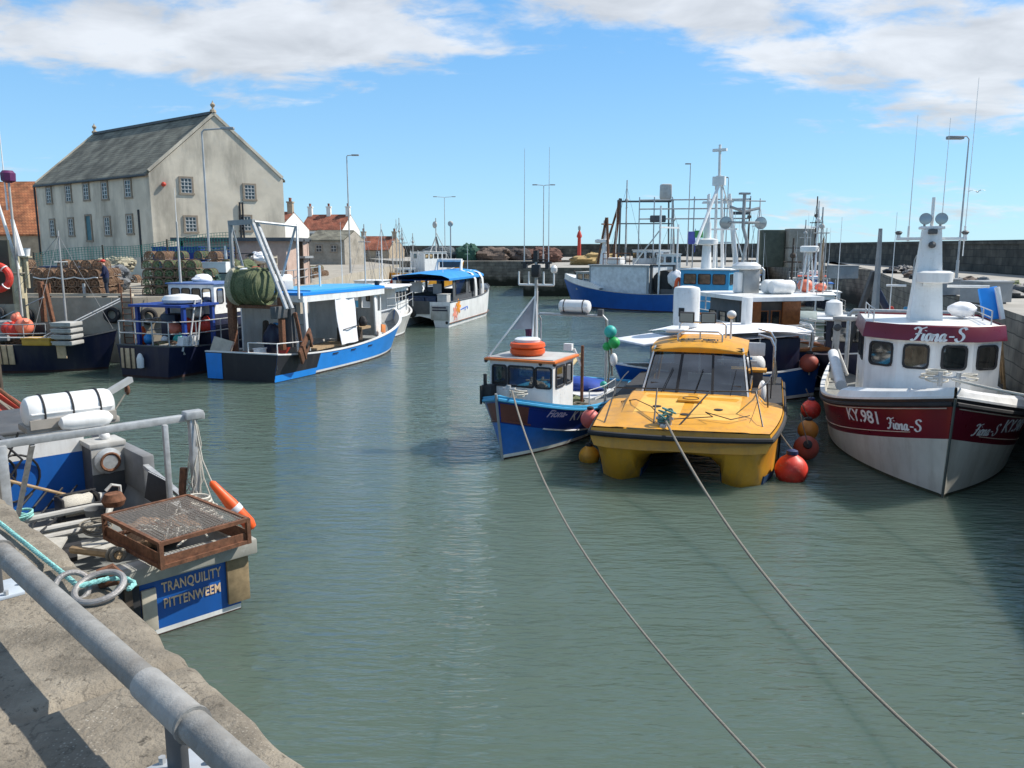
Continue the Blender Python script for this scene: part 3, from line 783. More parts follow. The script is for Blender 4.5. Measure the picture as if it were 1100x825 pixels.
def big_building():
    A = (-26.3, 60.0); u = nrm(V((-.794, .607))); v = nrm(V((.82, .57)))
    t, u, v, h = gable_building('harbour_building', 'large grey harled building with slate roof overlooking the harbour', A, u, 18.6, v, 9.9, LZ, 10.8, 15.2, 10.75, 4.86, HARL, SLATES)
    # stone skews along the gables, ridge and finials
    e0, ap, e1 = h(10.8), v * 4.86 + h(15.2), v * 9.9 + h(10.75)
    for s in (-.06, 18.44):
        for p, q in ((e0, ap), (e1, ap)): b = MB(HARL); b.bar(p + u * (s + .12) + V((0, 0, .17)), q + u * (s + .12) + V((0, 0, .17)), .3, .2); b.build('skew', t, smooth=False)
    b = MB(DGREY); b.bar(ap + V((0, 0, .22)) + u * .3, ap + V((0, 0, .22)) + u * 18.3, .35, .2); b.build('ridge', t, smooth=False)
    for s in (.1, 18.4):
        b = MB(SANDST); p = ap + u * s + V((0, 0, .25)); b.lathe([(.26, 0), (.22, .18), (.1, .22), (.08, .36), (.17, .46), (.19, .56), (.1, .68), (.05, .72), (.02, .85)], Matrix.Translation(p), 8); b.build('finial', t)
    n = V((-u.y, u.x, 0))
    def onF(px, py):                # facade point from photo coordinates
        r = ray(px, py); Aw = V((A[0], A[1], EYE)); 
        # solve (r.xy * k) on line A + u*s
        det = r.x * (-u.y) - r.y * (-u.x); k = (A[0] * (-u.y) - A[1] * (-u.x)) / det; s = (r.x * k - A[0]) / u.x
        return u * s + V((0, 0, EYE + r.z * k - LZ))
    def onG(px, py):
        r = ray(px, py); det = r.x * (-v.y) - r.y * (-v.x); k = (A[0] * (-v.y) - A[1] * (-v.x)) / det; s = (r.x * k - A[0]) / v.x
        return v * s + V((0, 0, EYE + r.z * k - LZ))
    fx = -u        # rightwards as seen from outside on the facade
    for px, py in ((53, 210), (74, 208), (93, 206), (113, 205), (138, 202.5)): sash(t, onF(px, py), fx, .8, 1.2)
    for px, py in ((57, 245), (77, 244), (116, 243), (140, 241)): sash(t, onF(px, py), fx, .75, 1.3)
    sash(t, onF(96, 245), fx, .8, 1.9, door=M('teal_door', (.05, .16, .19), .6))
    for px, py in ((200, 199.5), (268, 206.5), (205, 241), (264, 240)): sash(t, onG(px, py), v, .75, 1.05, bars=(3, 4))
    b = MB(BLACK); p = onF(150, 240); b.bar(p - V((0, 0, 3)), p + V((0, 0, 1.0)), .16, .16)
    
    p = onF(37.5, 210); b.tube(p - V((0, 0, 5)), p + V((0, 0, .9)), .08); b.build('drainpipe', t)
    b = MB(BLACK)
    for px in (258, 261): p = onG(px, 240); nn = V((v.y, -v.x, 0)); b.tube(p + nn * .12 - V((0, 0, 2)), p + nn * .12 + V((0, 0, 1.6)), .07)
    b.build('vent_pipe', t)
    b = MB(BLACK); b.path([h(10.65) - n * 0 + V((v.y, 0, 0)) * 0 + (-n if n.y > 0 else n) * .0 + u * 0.05 + V((-.12, -.2, 0)), h(10.65) + u * 18.5 + V((-.12, -.2, 0))], .09, 6); b.build('gutter', t)
    b = MB(RED); p = onG(175.5, 198); nn = V((v.y, -v.x, 0)); b.ball(p + nn * .1, .17, (1, 1, 1), 10); b.build('alarm_box', t)
big_building()

def cottage(label, A, u, Lu, v, Lv, ze, za, wall, roof, chim=(), wins=(), z0=LZ, name='house', chimmat=None, chh=1.5):
    t, u, v, h = gable_building(name, label, A, u, Lu, v, Lv, z0, ze, za, ze, Lv / 2, wall, roof)
    ap = v * (Lv / 2) + h(za)
    for s in chim:
        b = MB(chimmat or wall); b.box(ap + u * s + V((0, 0, chh / 2 - .5)), (.75, .95, chh + 1)); b.box(ap + u * s + V((0, 0, chh + .05)), (.95, 1.15, .2))
        b.m(PANTILE2); 
        for q in (-.22, .22): b.lathe([(.14, 0), (.17, .55)], Matrix.Translation(ap + u * s + V((0, q, chh + .14))), 8)
        b.build('chimney', t, smooth=False)
    for (s, z, w, hh, side) in wins:
        if side == 'f': sash(t, u * s + h(z), -u, w, hh, bars=(2, 2))
        else: sash(t, v * s + h(z), v, w, hh, bars=(2, 2))
    return t
# left: orange pantiled shed
cottage('low building with bright orange pantile roof at the far left', (-42.0, 80), (-1, .1), 16, (.25, 1), 13, 6.8, 12.2, SANDST, PANTILE, (), ())
cottage('grey slate roofed house behind the orange pantile roof', (-66, 98), (-1, .15), 12, (.2, 1), 9, 10.0, 14.4, WHITEHARL, SLATES, (.8,))
# town beyond the quay
cottage('white house with red roof, its white gable toward the harbour', (-31.0, 150), (-1, .12), 8.2, (.25, .97), 7.2, 8.8, 11.5, WHITEHARL, PANTILE2, (.5, 4.2, 7.8), [(2.4, 7.4, .9, 1.2, 'f'), (5.8, 7.4, .9, 1.2, 'f'), (2.4, 7.4, .7, 1.1, 'g'), (4.8, 7.4, .7, 1.1, 'g')])
cottage('grey harled net store with slate roof between the trawler gantry and the red roofs', (-24.2, 118), (-1, .1), 5.6, (.3, .95), 6, 6.6, 7.9, CONC, SLATES, (), [(1.6, 5.4, .8, .9, 'f'), (3.8, 5.4, .8, .9, 'f')])
cottage('low red roofed cottage with sandstone gable beyond the masts', (-22.6, 150), (-1, .05), 6.6, (.35, .94), 6, 5.2, 7.5, SANDST, PANTILE2, (.4, 6.2), [(2, 4.5, .8, 1.0, 'f'), (4.6, 4.5, .8, 1.0, 'f')], chh=.9)
cottage('tall narrow house end with clay chimney beside the big grey building', (-33.5, 118), (-1, .1), 6, (.3, .95), 8, 8.2, 10.6, WHITEHARL, PANTILE2, (.5, 3), [], chimmat=SANDST)
# low flat-roofed store with a green door
def store():
    t = thing('quay_store', 'low flat roofed pink store with green door on the quay', 'building', (-17.4, 52, LZ))
    b = MB(PINKH); b.wall((-3.2, -1.4), (3.4, -1.4), 0, 2.75, .25, [(1.7 + .9, 3.3, .9, 1.8), (4.1, 5.0, .8, 1.8)]); b.wall((3.4, -1.4), (3.9, 2.2), 0, 2.75, .25); b.wall((3.9, 2.2), (-3.2, 2.2), 0, 2.75, .25); b.wall((-3.2, 2.2), (-3.2, -1.4), 0, 2.75, .25)
    b.build('wall', t, smooth=False)
    b = MB(DGREY); b.box((.2, .4, 2.86), (7.6, 4.3, .22)); b.build('roof', t, smooth=False)
    b = MB(M('green_door_paint', (.01, .27, .13), .45)); b.box((-2.4, -1.44, 1.05), (1.1, .09, 2.1), bev=.02); b.build('door', t)
    for x in (-.25, 1.35):
        b = MB(DGREY); b.box((x, -1.2, 1.3), (.9, .06, 1.0)); f = b.build('window', t); b = MB(GLASSF); b.quad((x - .4, -1.24, .85), (x + .4, -1.24, .85), (x + .4, -1.24, 1.75), (x - .4, -1.24, 1.75)); b.build('pane', f)
store()
def shelter():
    t = thing('open_shelter', 'open timber framed shelter with white hatch beside the pink store', 'building', (-15.0, 53.5, LZ))
    b = MB(DWOOD)
    for x in (-1.4, 1.4):
        for y in (-.8, .8): b.box((x, y, 1.4), (.2, .2, 2.8))
    b.build('post', t); b = MB(GREYP); b.box((0, 0, 1.75), (3.4, 2.2, .14)); b.build('roof', t)
    b = MB(DWOOD); b.box((0, -.8, 2.8), (3.2, .3, .16)); b.box((0, .8, 2.8), (3.2, .3, .16)); b.build('beam', t)
    b = MB(WHITE); b.box((.1, 0, .85), (2.4, 1.3, 1.6), bev=.03); b.build('hatch', t)
shelter()
# ------------------------------------------------------------------ boat parts
def cabin(p, x0, x1, w, z0, z1, wall, roofm, front=(), port=(), star=(), rear=(), zc=None, hh=.5, over=.1, rt=.07, t=.06, rad=.06, pane=GLASS, roof=True, wname='wheelhouse', fw=.035, reardoor=True):
    """plumb wheelhouse with real window openings; windows given as (centre, width)"""
    zc = zc if zc is not None else z1 - .15 - hh / 2
    b = MB(wall); h2 = w / 2
    def hl(ws, f): return [(f(c) - ww / 2, f(c) + ww / 2, zc - hh / 2, zc + hh / 2) for c, ww in ws]
    b.wall((x1, -h2), (x1, h2), z0, z1, t, hl(front, lambda y: y + h2))
    b.wall((x1 - t, h2), (x0 + t, h2), z0, z1, t, hl(port, lambda x: x1 - t - x))
    rh = hl(rear, lambda y: h2 - y)
    b.wall((x0, h2), (x0, -h2), z0, z1, t, rh)
    b.wall((x0 + t, -h2), (x1 - t, -h2), z0, z1, t, hl(star, lambda x: x - x0 - t))
    b.build(wname, p)
    for c, ww in front: win(p, (x1, c, zc), (0, 1, 0), ww, hh, rad=rad, pane=pane, fw=fw)
    for c, ww in port: win(p, (c, h2, zc), (-1, 0, 0), ww, hh, rad=rad, pane=pane, fw=fw)
    for c, ww in star: win(p, (c, -h2, zc), (1, 0, 0), ww, hh, rad=rad, pane=pane, fw=fw)
    for c, ww in rear: win(p, (x0, c, zc), (0, -1, 0), ww, hh, rad=rad, pane=pane, fw=fw)
    if roof:
        b = MB(roofm); b.box(((x0 + x1) / 2, 0, z1 + rt / 2 + .002), (x1 - x0 + 2 * over, w + 2 * over, rt), bev=.025); b.build('roof', p)
def whip(b, p, h, r=.012, lean=(0, 0)):
    p = V(p); b.path([p, p + V((lean[0] * .3, lean[1] * .3, h * .5)), p + V((lean[0], lean[1], h))], r, 5, r2=r * .35)
def heap(p, c, r, mat, label, n=5, h=.05):
    b = MB(mat); c = V(c)
    for k in range(n):
        rr = r * random.uniform(.6, 1.05); o = V((random.uniform(-.06, .06), random.uniform(-.06, .06), .02 + k * h * .6))
        b.torus(c + o, rr, .018, (random.uniform(-.15, .15), random.uniform(-.15, .15), 0), 16, 5)
    return b.drop('rope_coil', p, label, 'rope')
def lump(b, c, r, sc, amp=.22, seg=18):
    n0 = set(b.bm.verts); b.ball((0, 0, 0), 1, (1, 1, 1), seg)
    for v in b.bm.verts:
        if v in n0: continue
        p = v.co.copy(); q = p + V(c) * 1.7; k = 1 + amp * (NZ.noise(q * 1.6) + .6 * NZ.noise(q * 4.2) + .35 * NZ.noise(q * 9))
        v.co = V(c) + V((p.x * sc[0], p.y * sc[1], p.z * sc[2])) * r * k
    return b
def floodlight(b, c, r, d, body=GREYP):
    d = V(d).normalized(); q = d.to_track_quat('Z', 'Y').to_matrix().to_4x4(); mt = Matrix.Translation(V(c)) @ q
    b.m(body); b.lathe([(r * .35, -r * .8), (r * .8, -r * .55), (r, -.05 * r), (r, .12 * r)], mt, 18)
    b.m(LENS); b.lathe([(r * .93, .13 * r), (r * .5, .2 * r), (.001, .22 * r)], mt, 18, False)
def trawl_posts(p, mat, x, w, z0, z1, r=.05, name='gantry'):
    b = MB(mat); h = w / 2
    b.path([(x, -h, z0), (x, -h, z1 - .12), (x, -h + .12, z1), (x, h - .12, z1), (x, h, z1 - .12), (x, h, z0)], r, 8)
    return b.build(name, p)

# ------------------------------------------------------------------ red and white boat, bow to the camera (right)
FIO_A = R(250); FIO_C = V((11.18, 21.77, 0))
def red_boat():
    t = thing('fishing_boat', 'white fishing boat with maroon band, maroon roof visor and tapered white mast', 'boat', FIO_C, FIO_A, 'fishing boats')
    H = Hull(11, 5.0, (1.55, 1.36, 2.3), wl=.88, rake=.5, stern=.85, um=.45, nd=2.7, nw=2.15, draft=.8, fl=1.1, bul=.35)
    H.build(t, [(('a', 0), WEED), (('a', .07), CREAM), (('s', .92), MAROON), (('s', .14), BLACK)], deckmat=DECKG, n=34, capmat=WHITE2, cap=.1, inmat=CREAM)
    H.rub(t, .13, DARK, .055)
    H.rub(t, .22, M('cream_line_paint', (.62, .5, .38), .4), .014, .3, .99, name='pinstripe')
    H.rub(t, .78, M('cream_line_paint', (.62, .5, .38), .4), .010, .45, .93, name='pinstripe')
    b = MB(M('grey_green_stem', (.09, .1, .09), .6)); b.path([V((H.P(1, z, 1).x + .02, 0, z)) for z in [-.5 + .14 * i for i in range(21)]], .026, 8); b.build('stem_bar', t)
    # turtle-back foredeck
    b = MB(WHITE2); rings = []
    for i in range(17):
        u = .70 + .298 * i / 16; g = H.hs(u); w = H.P(u, g, 1).y; x = H.P(u, g, 1).x
        rise = .30 * (1 - .25 * (i / 16)); k = min(.3, w * .4)
        if i == 0: x -= 0
        rings.append([V((x, s * y, z)) for s, y, z in ((1, w - .01, g + .04), (1, w - k * .35, g + .04 + rise * .6), (1, max(0.01, w - k), g + .04 + rise * .9), (1, w * .35, g + rise * 1.05), (-1, w * .35, g + rise * 1.05), (-1, max(.01, w - k), g + .04 + rise * .9), (-1, w - k * .35, g + .04 + rise * .6), (-1, w - .01, g + .04))])
    b.loft(rings, False, False); e = rings[0]
    b.face([b.bm.verts.new(q) for q in e]); b.build('foredeck', t)
    # mooring bitts, stem roller and a tangle of rope on the foredeck
    b = MB(GALV); b.tube((4.55, -.18, 2.4), (4.55, -.18, 2.72), .055); b.tube((4.55, .18, 2.4), (4.55, .18, 2.72), .055); b.tube((4.55, -.32, 2.6), (4.55, .32, 2.6), .04); b.build('bollard', t)
    heap(t, (4.3, -.25, 2.5), .28, ROPEW, 'coil of pale rope on the foredeck beside the bitts of the maroon banded boat', n=7); heap(t, (3.9, .5, 2.5), .22, ROPEW, 'smaller rope coil under the wheelhouse windows of the maroon banded boat', n=4)
    # wheelhouse: three-sided front
    z0, z1 = 1.0, 3.2
    fr = [(1.62, -1.53), (2.16, -.84), (2.3, 0), (2.16, .84), (1.62, 1.53)]
    b = MB(WHITE2); tt = .07
    def seg(a, c, holes): b.wall(a, c, z0, z1, tt, holes)
    def L_(a, c): return (V(c) - V(a)).length
    wz0, wz1 = 2.47, 3.05
    P5 = fr
    wins = []
    for i, ww in ((0, .62), (1, .56), (2, .56), (3, .62)):
        l = L_(P5[i], P5[i + 1]); c = l / 2
        seg(P5[i], P5[i + 1], [(c - ww / 2, c + ww / 2, wz0, wz1)]); wins.append((P5[i], P5[i + 1], c, ww))
    b.wall((1.62, 1.53), (-1.53, 1.53), z0, z1, tt, [(.87, 1.67, wz0, wz1), (2.02, 2.82, wz0, wz1)]); b.wall((-1.6, 1.53), (-1.6, -1.53), z0, z1, tt, [(.5, 1.0, wz0, wz1)]); b.wall((-1.53, -1.53), (1.62, -1.53), z0, z1, tt, [(.33, 1.13, wz0, wz1), (1.48, 2.28, wz0, wz1)])
    b.build('wheelhouse', t)
    for a, c, cc, ww in wins:
        a, c = V(a), V(c); d = (c - a).normalized(); p = a + d * cc
        win(t, (p.x, p.y, (wz0 + wz1) / 2), (d.x, d.y, 0), ww - .06, wz1 - wz0 - .06, fw=.05, rad=.13, pane=GLASS)
    for s in (-1, 1):
        for x in (.35, -.8): win(t, (x, s * 1.53, (wz0 + wz1) / 2), (-s, 0, 0), .7, .58, fw=.05, rad=.1)
    # things dimly seen inside
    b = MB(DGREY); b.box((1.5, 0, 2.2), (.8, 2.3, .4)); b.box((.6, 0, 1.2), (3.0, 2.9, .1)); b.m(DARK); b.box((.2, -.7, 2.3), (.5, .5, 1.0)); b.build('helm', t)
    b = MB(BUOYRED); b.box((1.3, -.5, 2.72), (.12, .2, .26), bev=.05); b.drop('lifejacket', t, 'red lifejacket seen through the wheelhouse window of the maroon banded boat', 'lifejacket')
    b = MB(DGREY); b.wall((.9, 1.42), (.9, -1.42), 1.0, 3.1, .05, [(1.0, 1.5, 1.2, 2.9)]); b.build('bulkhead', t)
    # maroon visor, flared, and roof
    def outl(k, z): return [V((x + k * (1 if x > 0 else -1) * (1 if i in (1, 2, 3) else .35), y * (1 + k * .35), z)) for i, (x, y) in enumerate(fr)] + [V((-1.75, 1.53 * (1 + k * .35), z)), V((-1.75, -1.53 * (1 + k * .35), z))]
    b = MB(MAROON); b.loft([outl(.12, 3.16), outl(.2, 3.17), outl(.10, 3.52), outl(.06, 3.55)], True, False); b.m(WHITE2); top = outl(.07, 3.50)
    b.face([b.bm.verts.new(q) for q in top]); b.m(CREAM); b.face([b.bm.verts.new(q) for q in outl(.13, 3.19)[::-1]]); b.build('roof', t)
    # name on the visor: outward-leaning faces of the two middle panels
    def vis(x, y, z):
        yy = x; k = .152 - (y) * .28
        fx = 2.30 - abs(yy) / .84 * .14
        return V((fx + k + .04 + z, yy * 1.04, 3.345 + y))
    script_name(t, lambda x, y, z: vis(x * 1.16, y, z), .33)
    # roof gear
    b = MB(WHITE); b.loft([[V((x, y, z)) for x, y in ((a, -c), (a2, -c), (a2, c), (a, c))] for a, a2, c, z in ((-.75, .15, .40, 3.5), (-.62, .08, .33, 4.45), (-.45, -.02, .22, 5.9))], True, True)
    b.box((-.25, 0, 5.95), (.45, .6, .08), bev=.02); b.build('mast', t)
    b = MB(WHITE2); b.lathe([(.32, 0), (.43, .03), (.44, .27), (.35, .31), (.01, .33)], xf((.2, .12, 4.5)), 24); b.m(WHITE); b.box((-.1, .05, 4.46), (.7, .4, .08)); b.build('radar_dome', t)
    b = MB(WHITE); b.box((-.2, 0, 5.66), (.09, 1.7, .08), bev=.01); b.tube((-.2, -.8, 5.66), (-.2, -.8, 5.78), .05); b.tube((-.2, .8, 5.66), (-.2, .8, 5.78), .05); b.m(DGREY)
    b.lathe([(.06, 0), (.1, .06), (.05, .1)], xf((-.2, -.8, 5.77)), 10); b.lathe([(.06, 0), (.1, .06), (.05, .1)], xf((-.2, .8, 5.77)), 10); b.build('crosstree', t)
    for y in (-.19, .19):
        b = MB(GREYP); floodlight(b, (-.05, y, 6.18), .155, (1, .0, .12)); b.m(GREYP); b.tube((-.2, y, 5.95), (-.2, y, 6.2), .03); b.build('floodlight', t)
    b = MB(DGREY); b.box((0.02, 0, 5.84), (.14, .22, .12), bev=.02); b.lathe([(.05, 0), (.09, .05), (.09, .16), (.02, .22)], xf((.0, 0, 5.5), (0, PI / 2, 0)), 10); b.build('camera_light', t)
    b = MB(WHITE2); b.tube((-.3, .0, 5.95), (-.3, .0, 6.75), .045); b.build('pole', t)
    for (y, x, hgt) in ((-.55, -.3, 3.0), (.25, -.45, 2.9), (.85, -.6, 4.6)):
        b = MB(WHITE2); b.tube((x, y, 5.6), (x, y, 6.0), .03); whip(b, (x, y, 5.9 if y < .8 else 5.2), hgt, .014); b.build('antenna', t)
    b = MB(WHITE2); b.tube((-.3, .5, 4.4), (-.3, 1.5, 4.4), .035); b.tube((-.3, -.5, 4.4), (-.3, -1.0, 4.4), .03); b.build('bracket', t)
    b = MB(GALV); rails(b, [(1.1, -1.36, 3.5), (-.2, -1.4, 3.5), (-1.5, -1.4, 3.5)], [.18, .35], .018); rails(b, [(1.1, 1.36, 3.5), (-.2, 1.4, 3.5), (-1.5, 1.4, 3.5)], [.18, .35], .018); b.build('roof_rail', t)
    b = MB(TARPW); lump(b, (-.9, 1.0, 3.74), .28, (1.6, 1.25, .75), .12); b.drop('covered_bundle', t, 'white covered bundle on the wheelhouse roof right of the tapered mast', 'bundle')
    b = MB(TRBLUE); b.box((-1.2, 1.72, 3.9), (.10, .5, .9), (.15, -.2, .3), .02); b.m(WHITE2); b.box((-1.13, 1.94, 3.92), (.09, .12, .9), (.15, -.2, .3), .01); b.build('blue_board', t)
    b = MB(WOOD); b.tube((.9, 1.66, 3.1), (-.8, 2.2, 1.6), .035); b.tube((.5, 1.66, 3.15), (-1.2, 2.2, 1.7), .03); b.build('pole', t)
    # aft gallows and net gear
    b = MB(LGREY); b.bar((-2.6, -2.15, 1.4), (-2.5, -2.1, 3.25), .2, .14); b.box((-2.5, -1.2, 3.28), (.24, 2.1, .12), bev=.02); b.tube((-2.6, -2.1, 2.4), (-2.0, -1.75, 1.6), .05); b.build('side_gallows', t)
    b = MB(DGREY); b.ball((-2.5, -2.1, 3.0), .13, seg=10); b.tube((-2.5, -2.12, 3.0), (-2.5, -2.25, 1.6), .03); b.build('gallows_block', t)
    b = MB(WHITE); b.tube((-1.9, -2.2, 2.25), (.6, -2.02, 1.68), .15, .15, 14); b.build('side_tube', t)
    trawl_posts(t, GALV, -4.3, 3.4, 1.4, 3.4, .07); b = MB(NETG); lump(b, (-4.0, 0, 1.7), .8, (.8, 1.3, .7)); b.drop('net_heap', t, 'green net heap on the stern of the maroon banded boat', 'net heap')
    # lettering on both bows
    for side in (-1, 1):
        s = 1 if side > 0 else -1
        letters('KY.981', .42, WHITE2, t, H.letter_fn(side, 3.25, 1.36), .12, .008)
        script_name(t, H.letter_fn(side, 4.42, 1.46), .27, cx=.0)
    return t, H

# brush-script name built from strokes: each stroke a polyline (unit = cap height), pen width varies
SCRIPT = [
    # F
    [(0.02, .78), (.10, .92), (.22, .93), (.36, .86), (.5, .9), (.66, .99)], [(.36, .86), (.33, .6), (.27, .3), (.17, .05), (.04, .0), (-.03, .08)], [(.12, .46), (.3, .49), (.48, .53)],
    # i
    [(.60, .5), (.57, .25), (.58, .08), (.64, .02), (.72, .12)], [(.64, .70), (.655, .74)],
    # o
    [(.95, .47), (.84, .5), (.76, .32), (.78, .08), (.90, .01), (1.0, .15), (1.0, .38), (.95, .47), (1.06, .42)],
    # n
    [(1.12, .5), (1.10, .25), (1.07, .0)], [(1.10, .25), (1.2, .45), (1.31, .48), (1.33, .3), (1.30, .08), (1.36, .01), (1.45, .12)],
    # a
    [(1.74, .45), (1.62, .5), (1.52, .3), (1.53, .07), (1.63, .02), (1.72, .22), (1.76, .5), (1.73, .2), (1.76, .03), (1.83, .03), (1.9, .14)],
    # -
    [(1.98, .33), (2.28, .33)],
    # S
    [(2.86, .84), (2.78, .96), (2.62, .97), (2.50, .83), (2.55, .64), (2.72, .5), (2.80, .3), (2.72, .08), (2.55, .0), (2.42, .08), (2.38, .22)],
]
def script_name(parent, fn, h, cx=0.0, mat=None):
    b = MB(mat or WHITE2)
    def cr(pts, n=5):
        out = []
        for i in range(len(pts) - 1):
            p0, p1, p2, p3 = V(pts[max(0, i - 1)]), V(pts[i]), V(pts[i + 1]), V(pts[min(len(pts) - 1, i + 2)])
            for k in range(n):
                t = k / n; out.append(.5 * ((2 * p1) + (p2 - p0) * t + (2 * p0 - 5 * p1 + 4 * p2 - p3) * t * t + (3 * p1 - p0 - 3 * p2 + p3) * t ** 3))
        out.append(V(pts[-1])); return out
    pen = V((.055, .075))        # broad-nib pen held at an angle
    for st in SCRIPT:
        q = cr(st); L_, R_ = [], []
        for i, p in enumerate(q):
            d = (q[min(i + 1, len(q) - 1)] - q[max(0, i - 1)]); d.normalize() if d.length > 0 else None
            w = .035 + .05 * abs(d.x * .35 - d.y * .94)
            n = V((-d.y, d.x)) * w; a = p + n; c = p - n
            for lst, z in ((L_, a), (R_, c)): lst.append(fn((z.x + .18 * z.y - 1.45) * h + cx, (z.y - .48) * h, .004))
        b.loft([L_, R_], False, False)
    return b.build('lettering', parent, smooth=False)

# ------------------------------------------------------------------ yellow catamaran
YEL_A = R(252); YEL_C = V((5.19, 22.18, 0))
def yellow_cat():
    t = thing('catamaran', 'yellow catamaran workboat with raked windscreen moored bow out', 'boat', YEL_C, YEL_A, 'fishing boats')
    hb = 2.05
    def sheer(x): return 1.22 + .006 * (x + 4.5) ** 1.2
    def ring(x):
        s = sheer(x); e = max(0, min(1, (4.42 - x) / .62)) ** .55; k = e
        wn = 2.28 - .30 * max(0, min(1, (x - 1.2) / 3.3)) ** 1.5
        hw = .30 + .36 * max(0, min(1, (4.4 - x) / 1.6)) ** .6; hc = wn - .66; kl = -.5
        lo = lambda z: (s - .45) + (z - (s - .45)) * k
        half = [(wn, s), (wn + .03, s - .1), (wn + .02, s - .24), (wn - .06, s - .42), (min(wn - .1, hc + hw), lo(.35)), (hc + hw * .86, lo(-.05)), (hc + .06, lo(kl)), (hc - .06, lo(kl)), (hc - hw * .9, lo(-.02)), (hc - hw, lo(.36)), (max(.25, hc - hw - .22), (s - .45) + (.58 - s + .45) * k), (.0, (s - .43) + (.7 - s + .43) * k)]
        L_ = [V((x, y, z)) for y, z in half]; Rr = [V((x, -y, z)) for y, z in half[:-1]][::-1]
        return L_ + Rr
    xs = [-4.5, -3.5, -2.4, -1.2, 0, 1.2, 2.2, 2.9, 3.3, 3.6, 3.8, 4.0, 4.15, 4.28, 4.38, 4.45, 4.5]
    b = MB(YELLOW); rg = []
    for x in xs:
        r = ring(x)
        # nose edge bows forward a little in the middle
        rg.append([V((p.x + (.22 * (1 - (p.y / hb) ** 2) - .10 * p.y) * max(0, (x - 2.5) / 2) ** 2, p.y, p.z)) for p in r])
    b.loft(rg, False, False)
    b.face([b.bm.verts.new(p) for p in rg[-1]]); b.face([b.bm.verts.new(p) for p in rg[0]])
    bmesh.ops.remove_doubles(b.bm, verts=b.bm.verts, dist=.0005); b.build('hull', t)
    # blue-black antifouled feet at the waterline
    b = MB(M('blue_antifouling', (.01, .045, .12), .6))
    for s in (-1, 1):
        rr = []
        for x in (-4.4, 0, 2.2, 3.0, 3.5, 3.8):
            k = max(0, min(1, (4.42 - x) / .62)) ** .55; hw = (.30 + .36 * max(0, min(1, (4.4 - x) / 1.6)) ** .6) + .014
            c_ = 2.28 - .30 * max(0, min(1, (x - 1.2) / 3.3)) ** 1.5 - .66; xs_ = x - .10 * s * c_ * max(0, (x - 2.5) / 2) ** 2 + .02 * (x > 3); z = .2; rr.append([V((xs_, s * (c_ + hw * .97), z)), V((xs_ + .01, s * (c_ + hw * .88), -.05)), V((xs_ + .02, s * c_, -.6 * k)), V((xs_ + .01, s * (c_ - hw * .92), -.05)), V((xs_, s * (c_ - hw * .98), z))])
        b.loft(rr, False, False); b.face([b.bm.verts.new(p) for p in rr[-1]])
    b.build('antifouled_foot', t)
    # black rubber fender all round under the deck edge
    b = MB(DARK)
    hw_ = lambda x: 2.28 - .30 * max(0, min(1, (x - 1.2) / 3.3)) ** 1.5; sk = lambda x, y: x + (.22 * (1 - (y / hb) ** 2) - .10 * y) * max(0, (x - 2.5) / 2) ** 2
    edge = [(x, hw_(x) + .04) for x in xs]; nose = [(4.52, y) for y in [1.8 - .36 * i for i in range(11)]]
    b.path([V((sk(x, y), y, sheer(x) - .13)) for x, y in edge + nose + [(x, -y) for x, y in edge[::-1]]], .065, 8); b.build('rubbing_strake', t)
    # crowned foredeck with anti-slip panels
    b = MB(YELLOW); rr = []
    for i in range(15):
        x = .4 + (4.42 - .4) * i / 14; s = sheer(x); w = 2.28 - .30 * max(0, min(1, (x - 1.2) / 3.3)) ** 1.5 - .02; c = .30 * min(1, max(0, (4.6 - x) / 3.2)) ** .8
        xo = .2 * max(0, (x - 2.5) / 2) ** 2
        rr.append([V((x + xo * (1 - (y / w) ** 2) - .10 * y * max(0, (x - 2.5) / 2) ** 2, y, s + .012 + c * zz)) for y, zz in ((w, 0), (w * .94, .12), (w * .80, .25), (w * .72, .9), (w * .5, .97), (0, 1), (-w * .5, .97), (-w * .72, .9), (-w * .80, .25), (-w * .94, .12), (-w, 0))])
    b.loft(rr, False, False); b.build('foredeck', t)
    dz = lambda x: sheer(x) + .30 * min(1, max(0, (4.6 - x) / 3.2)) ** .8 + .012
    b = MB(M('sanded_yellow_paint', (.70, .40, .09), .85, var=.15)); 
    for y0, y1 in ((-1.25, -.12), (.12, 1.25)): b.loft([[V((x, y, dz(x) - .008 * abs(y) + .006)) for y in (y0, y1)] for x in (1.25, 2.2, 3.1, 3.6)], False, False)
    b.build('grip_panel', t)
    b = MB(YELLOW); b.box((1.9, 0, dz(1.9) + .02), (.62, .62, .06), bev=.02); b.m(DARK); b.torus((1.9, 0, dz(1.9) + .055), .2, .012); b.build('hatch', t)
    # moulded seams, vents, cleats and wear on the foredeck
    b = MB(M('dark_seam', (.12, .07, .02), .8))
    for s in (-1, 1): b.path([V((x, s * hw_(x) * .72, dz(x) - .022)) for x in (.6, 1.2, 1.8, 2.4, 3.0, 3.6)], .008, 4)
    b.path([V((3.62, y, dz(3.62) - .004 - .01 * abs(y))) for y in (-1.25, -.6, 0, .6, 1.25)], .008, 4); b.path([V((1.22, y, dz(1.22) - .004 - .012 * abs(y))) for y in (-1.3, -.6, 0, .6, 1.3)], .008, 4); b.build('deck_seam', t)
    for x, y in ((3.3, .0), (2.7, -.75), (2.7, .75)): b = MB(DARK); b.lathe([(.10, 0), (.11, .02), (.06, .03), (.01, .032)], xf((x, y, dz(x) - .006)), 16); b.build('deck_vent', t)
    for x, s in ((3.2, 1), (3.2, -1), (.9, 1), (.9, -1)): b = MB(STEEL); b.bar((x - .12, s * 1.72, dz(x) - .14), (x + .12, s * 1.72, dz(x) - .14), .03); b.bar((x, s * 1.72, dz(x) - .24), (x, s * 1.72, dz(x) - .14), .04); b.build('cleat', t)
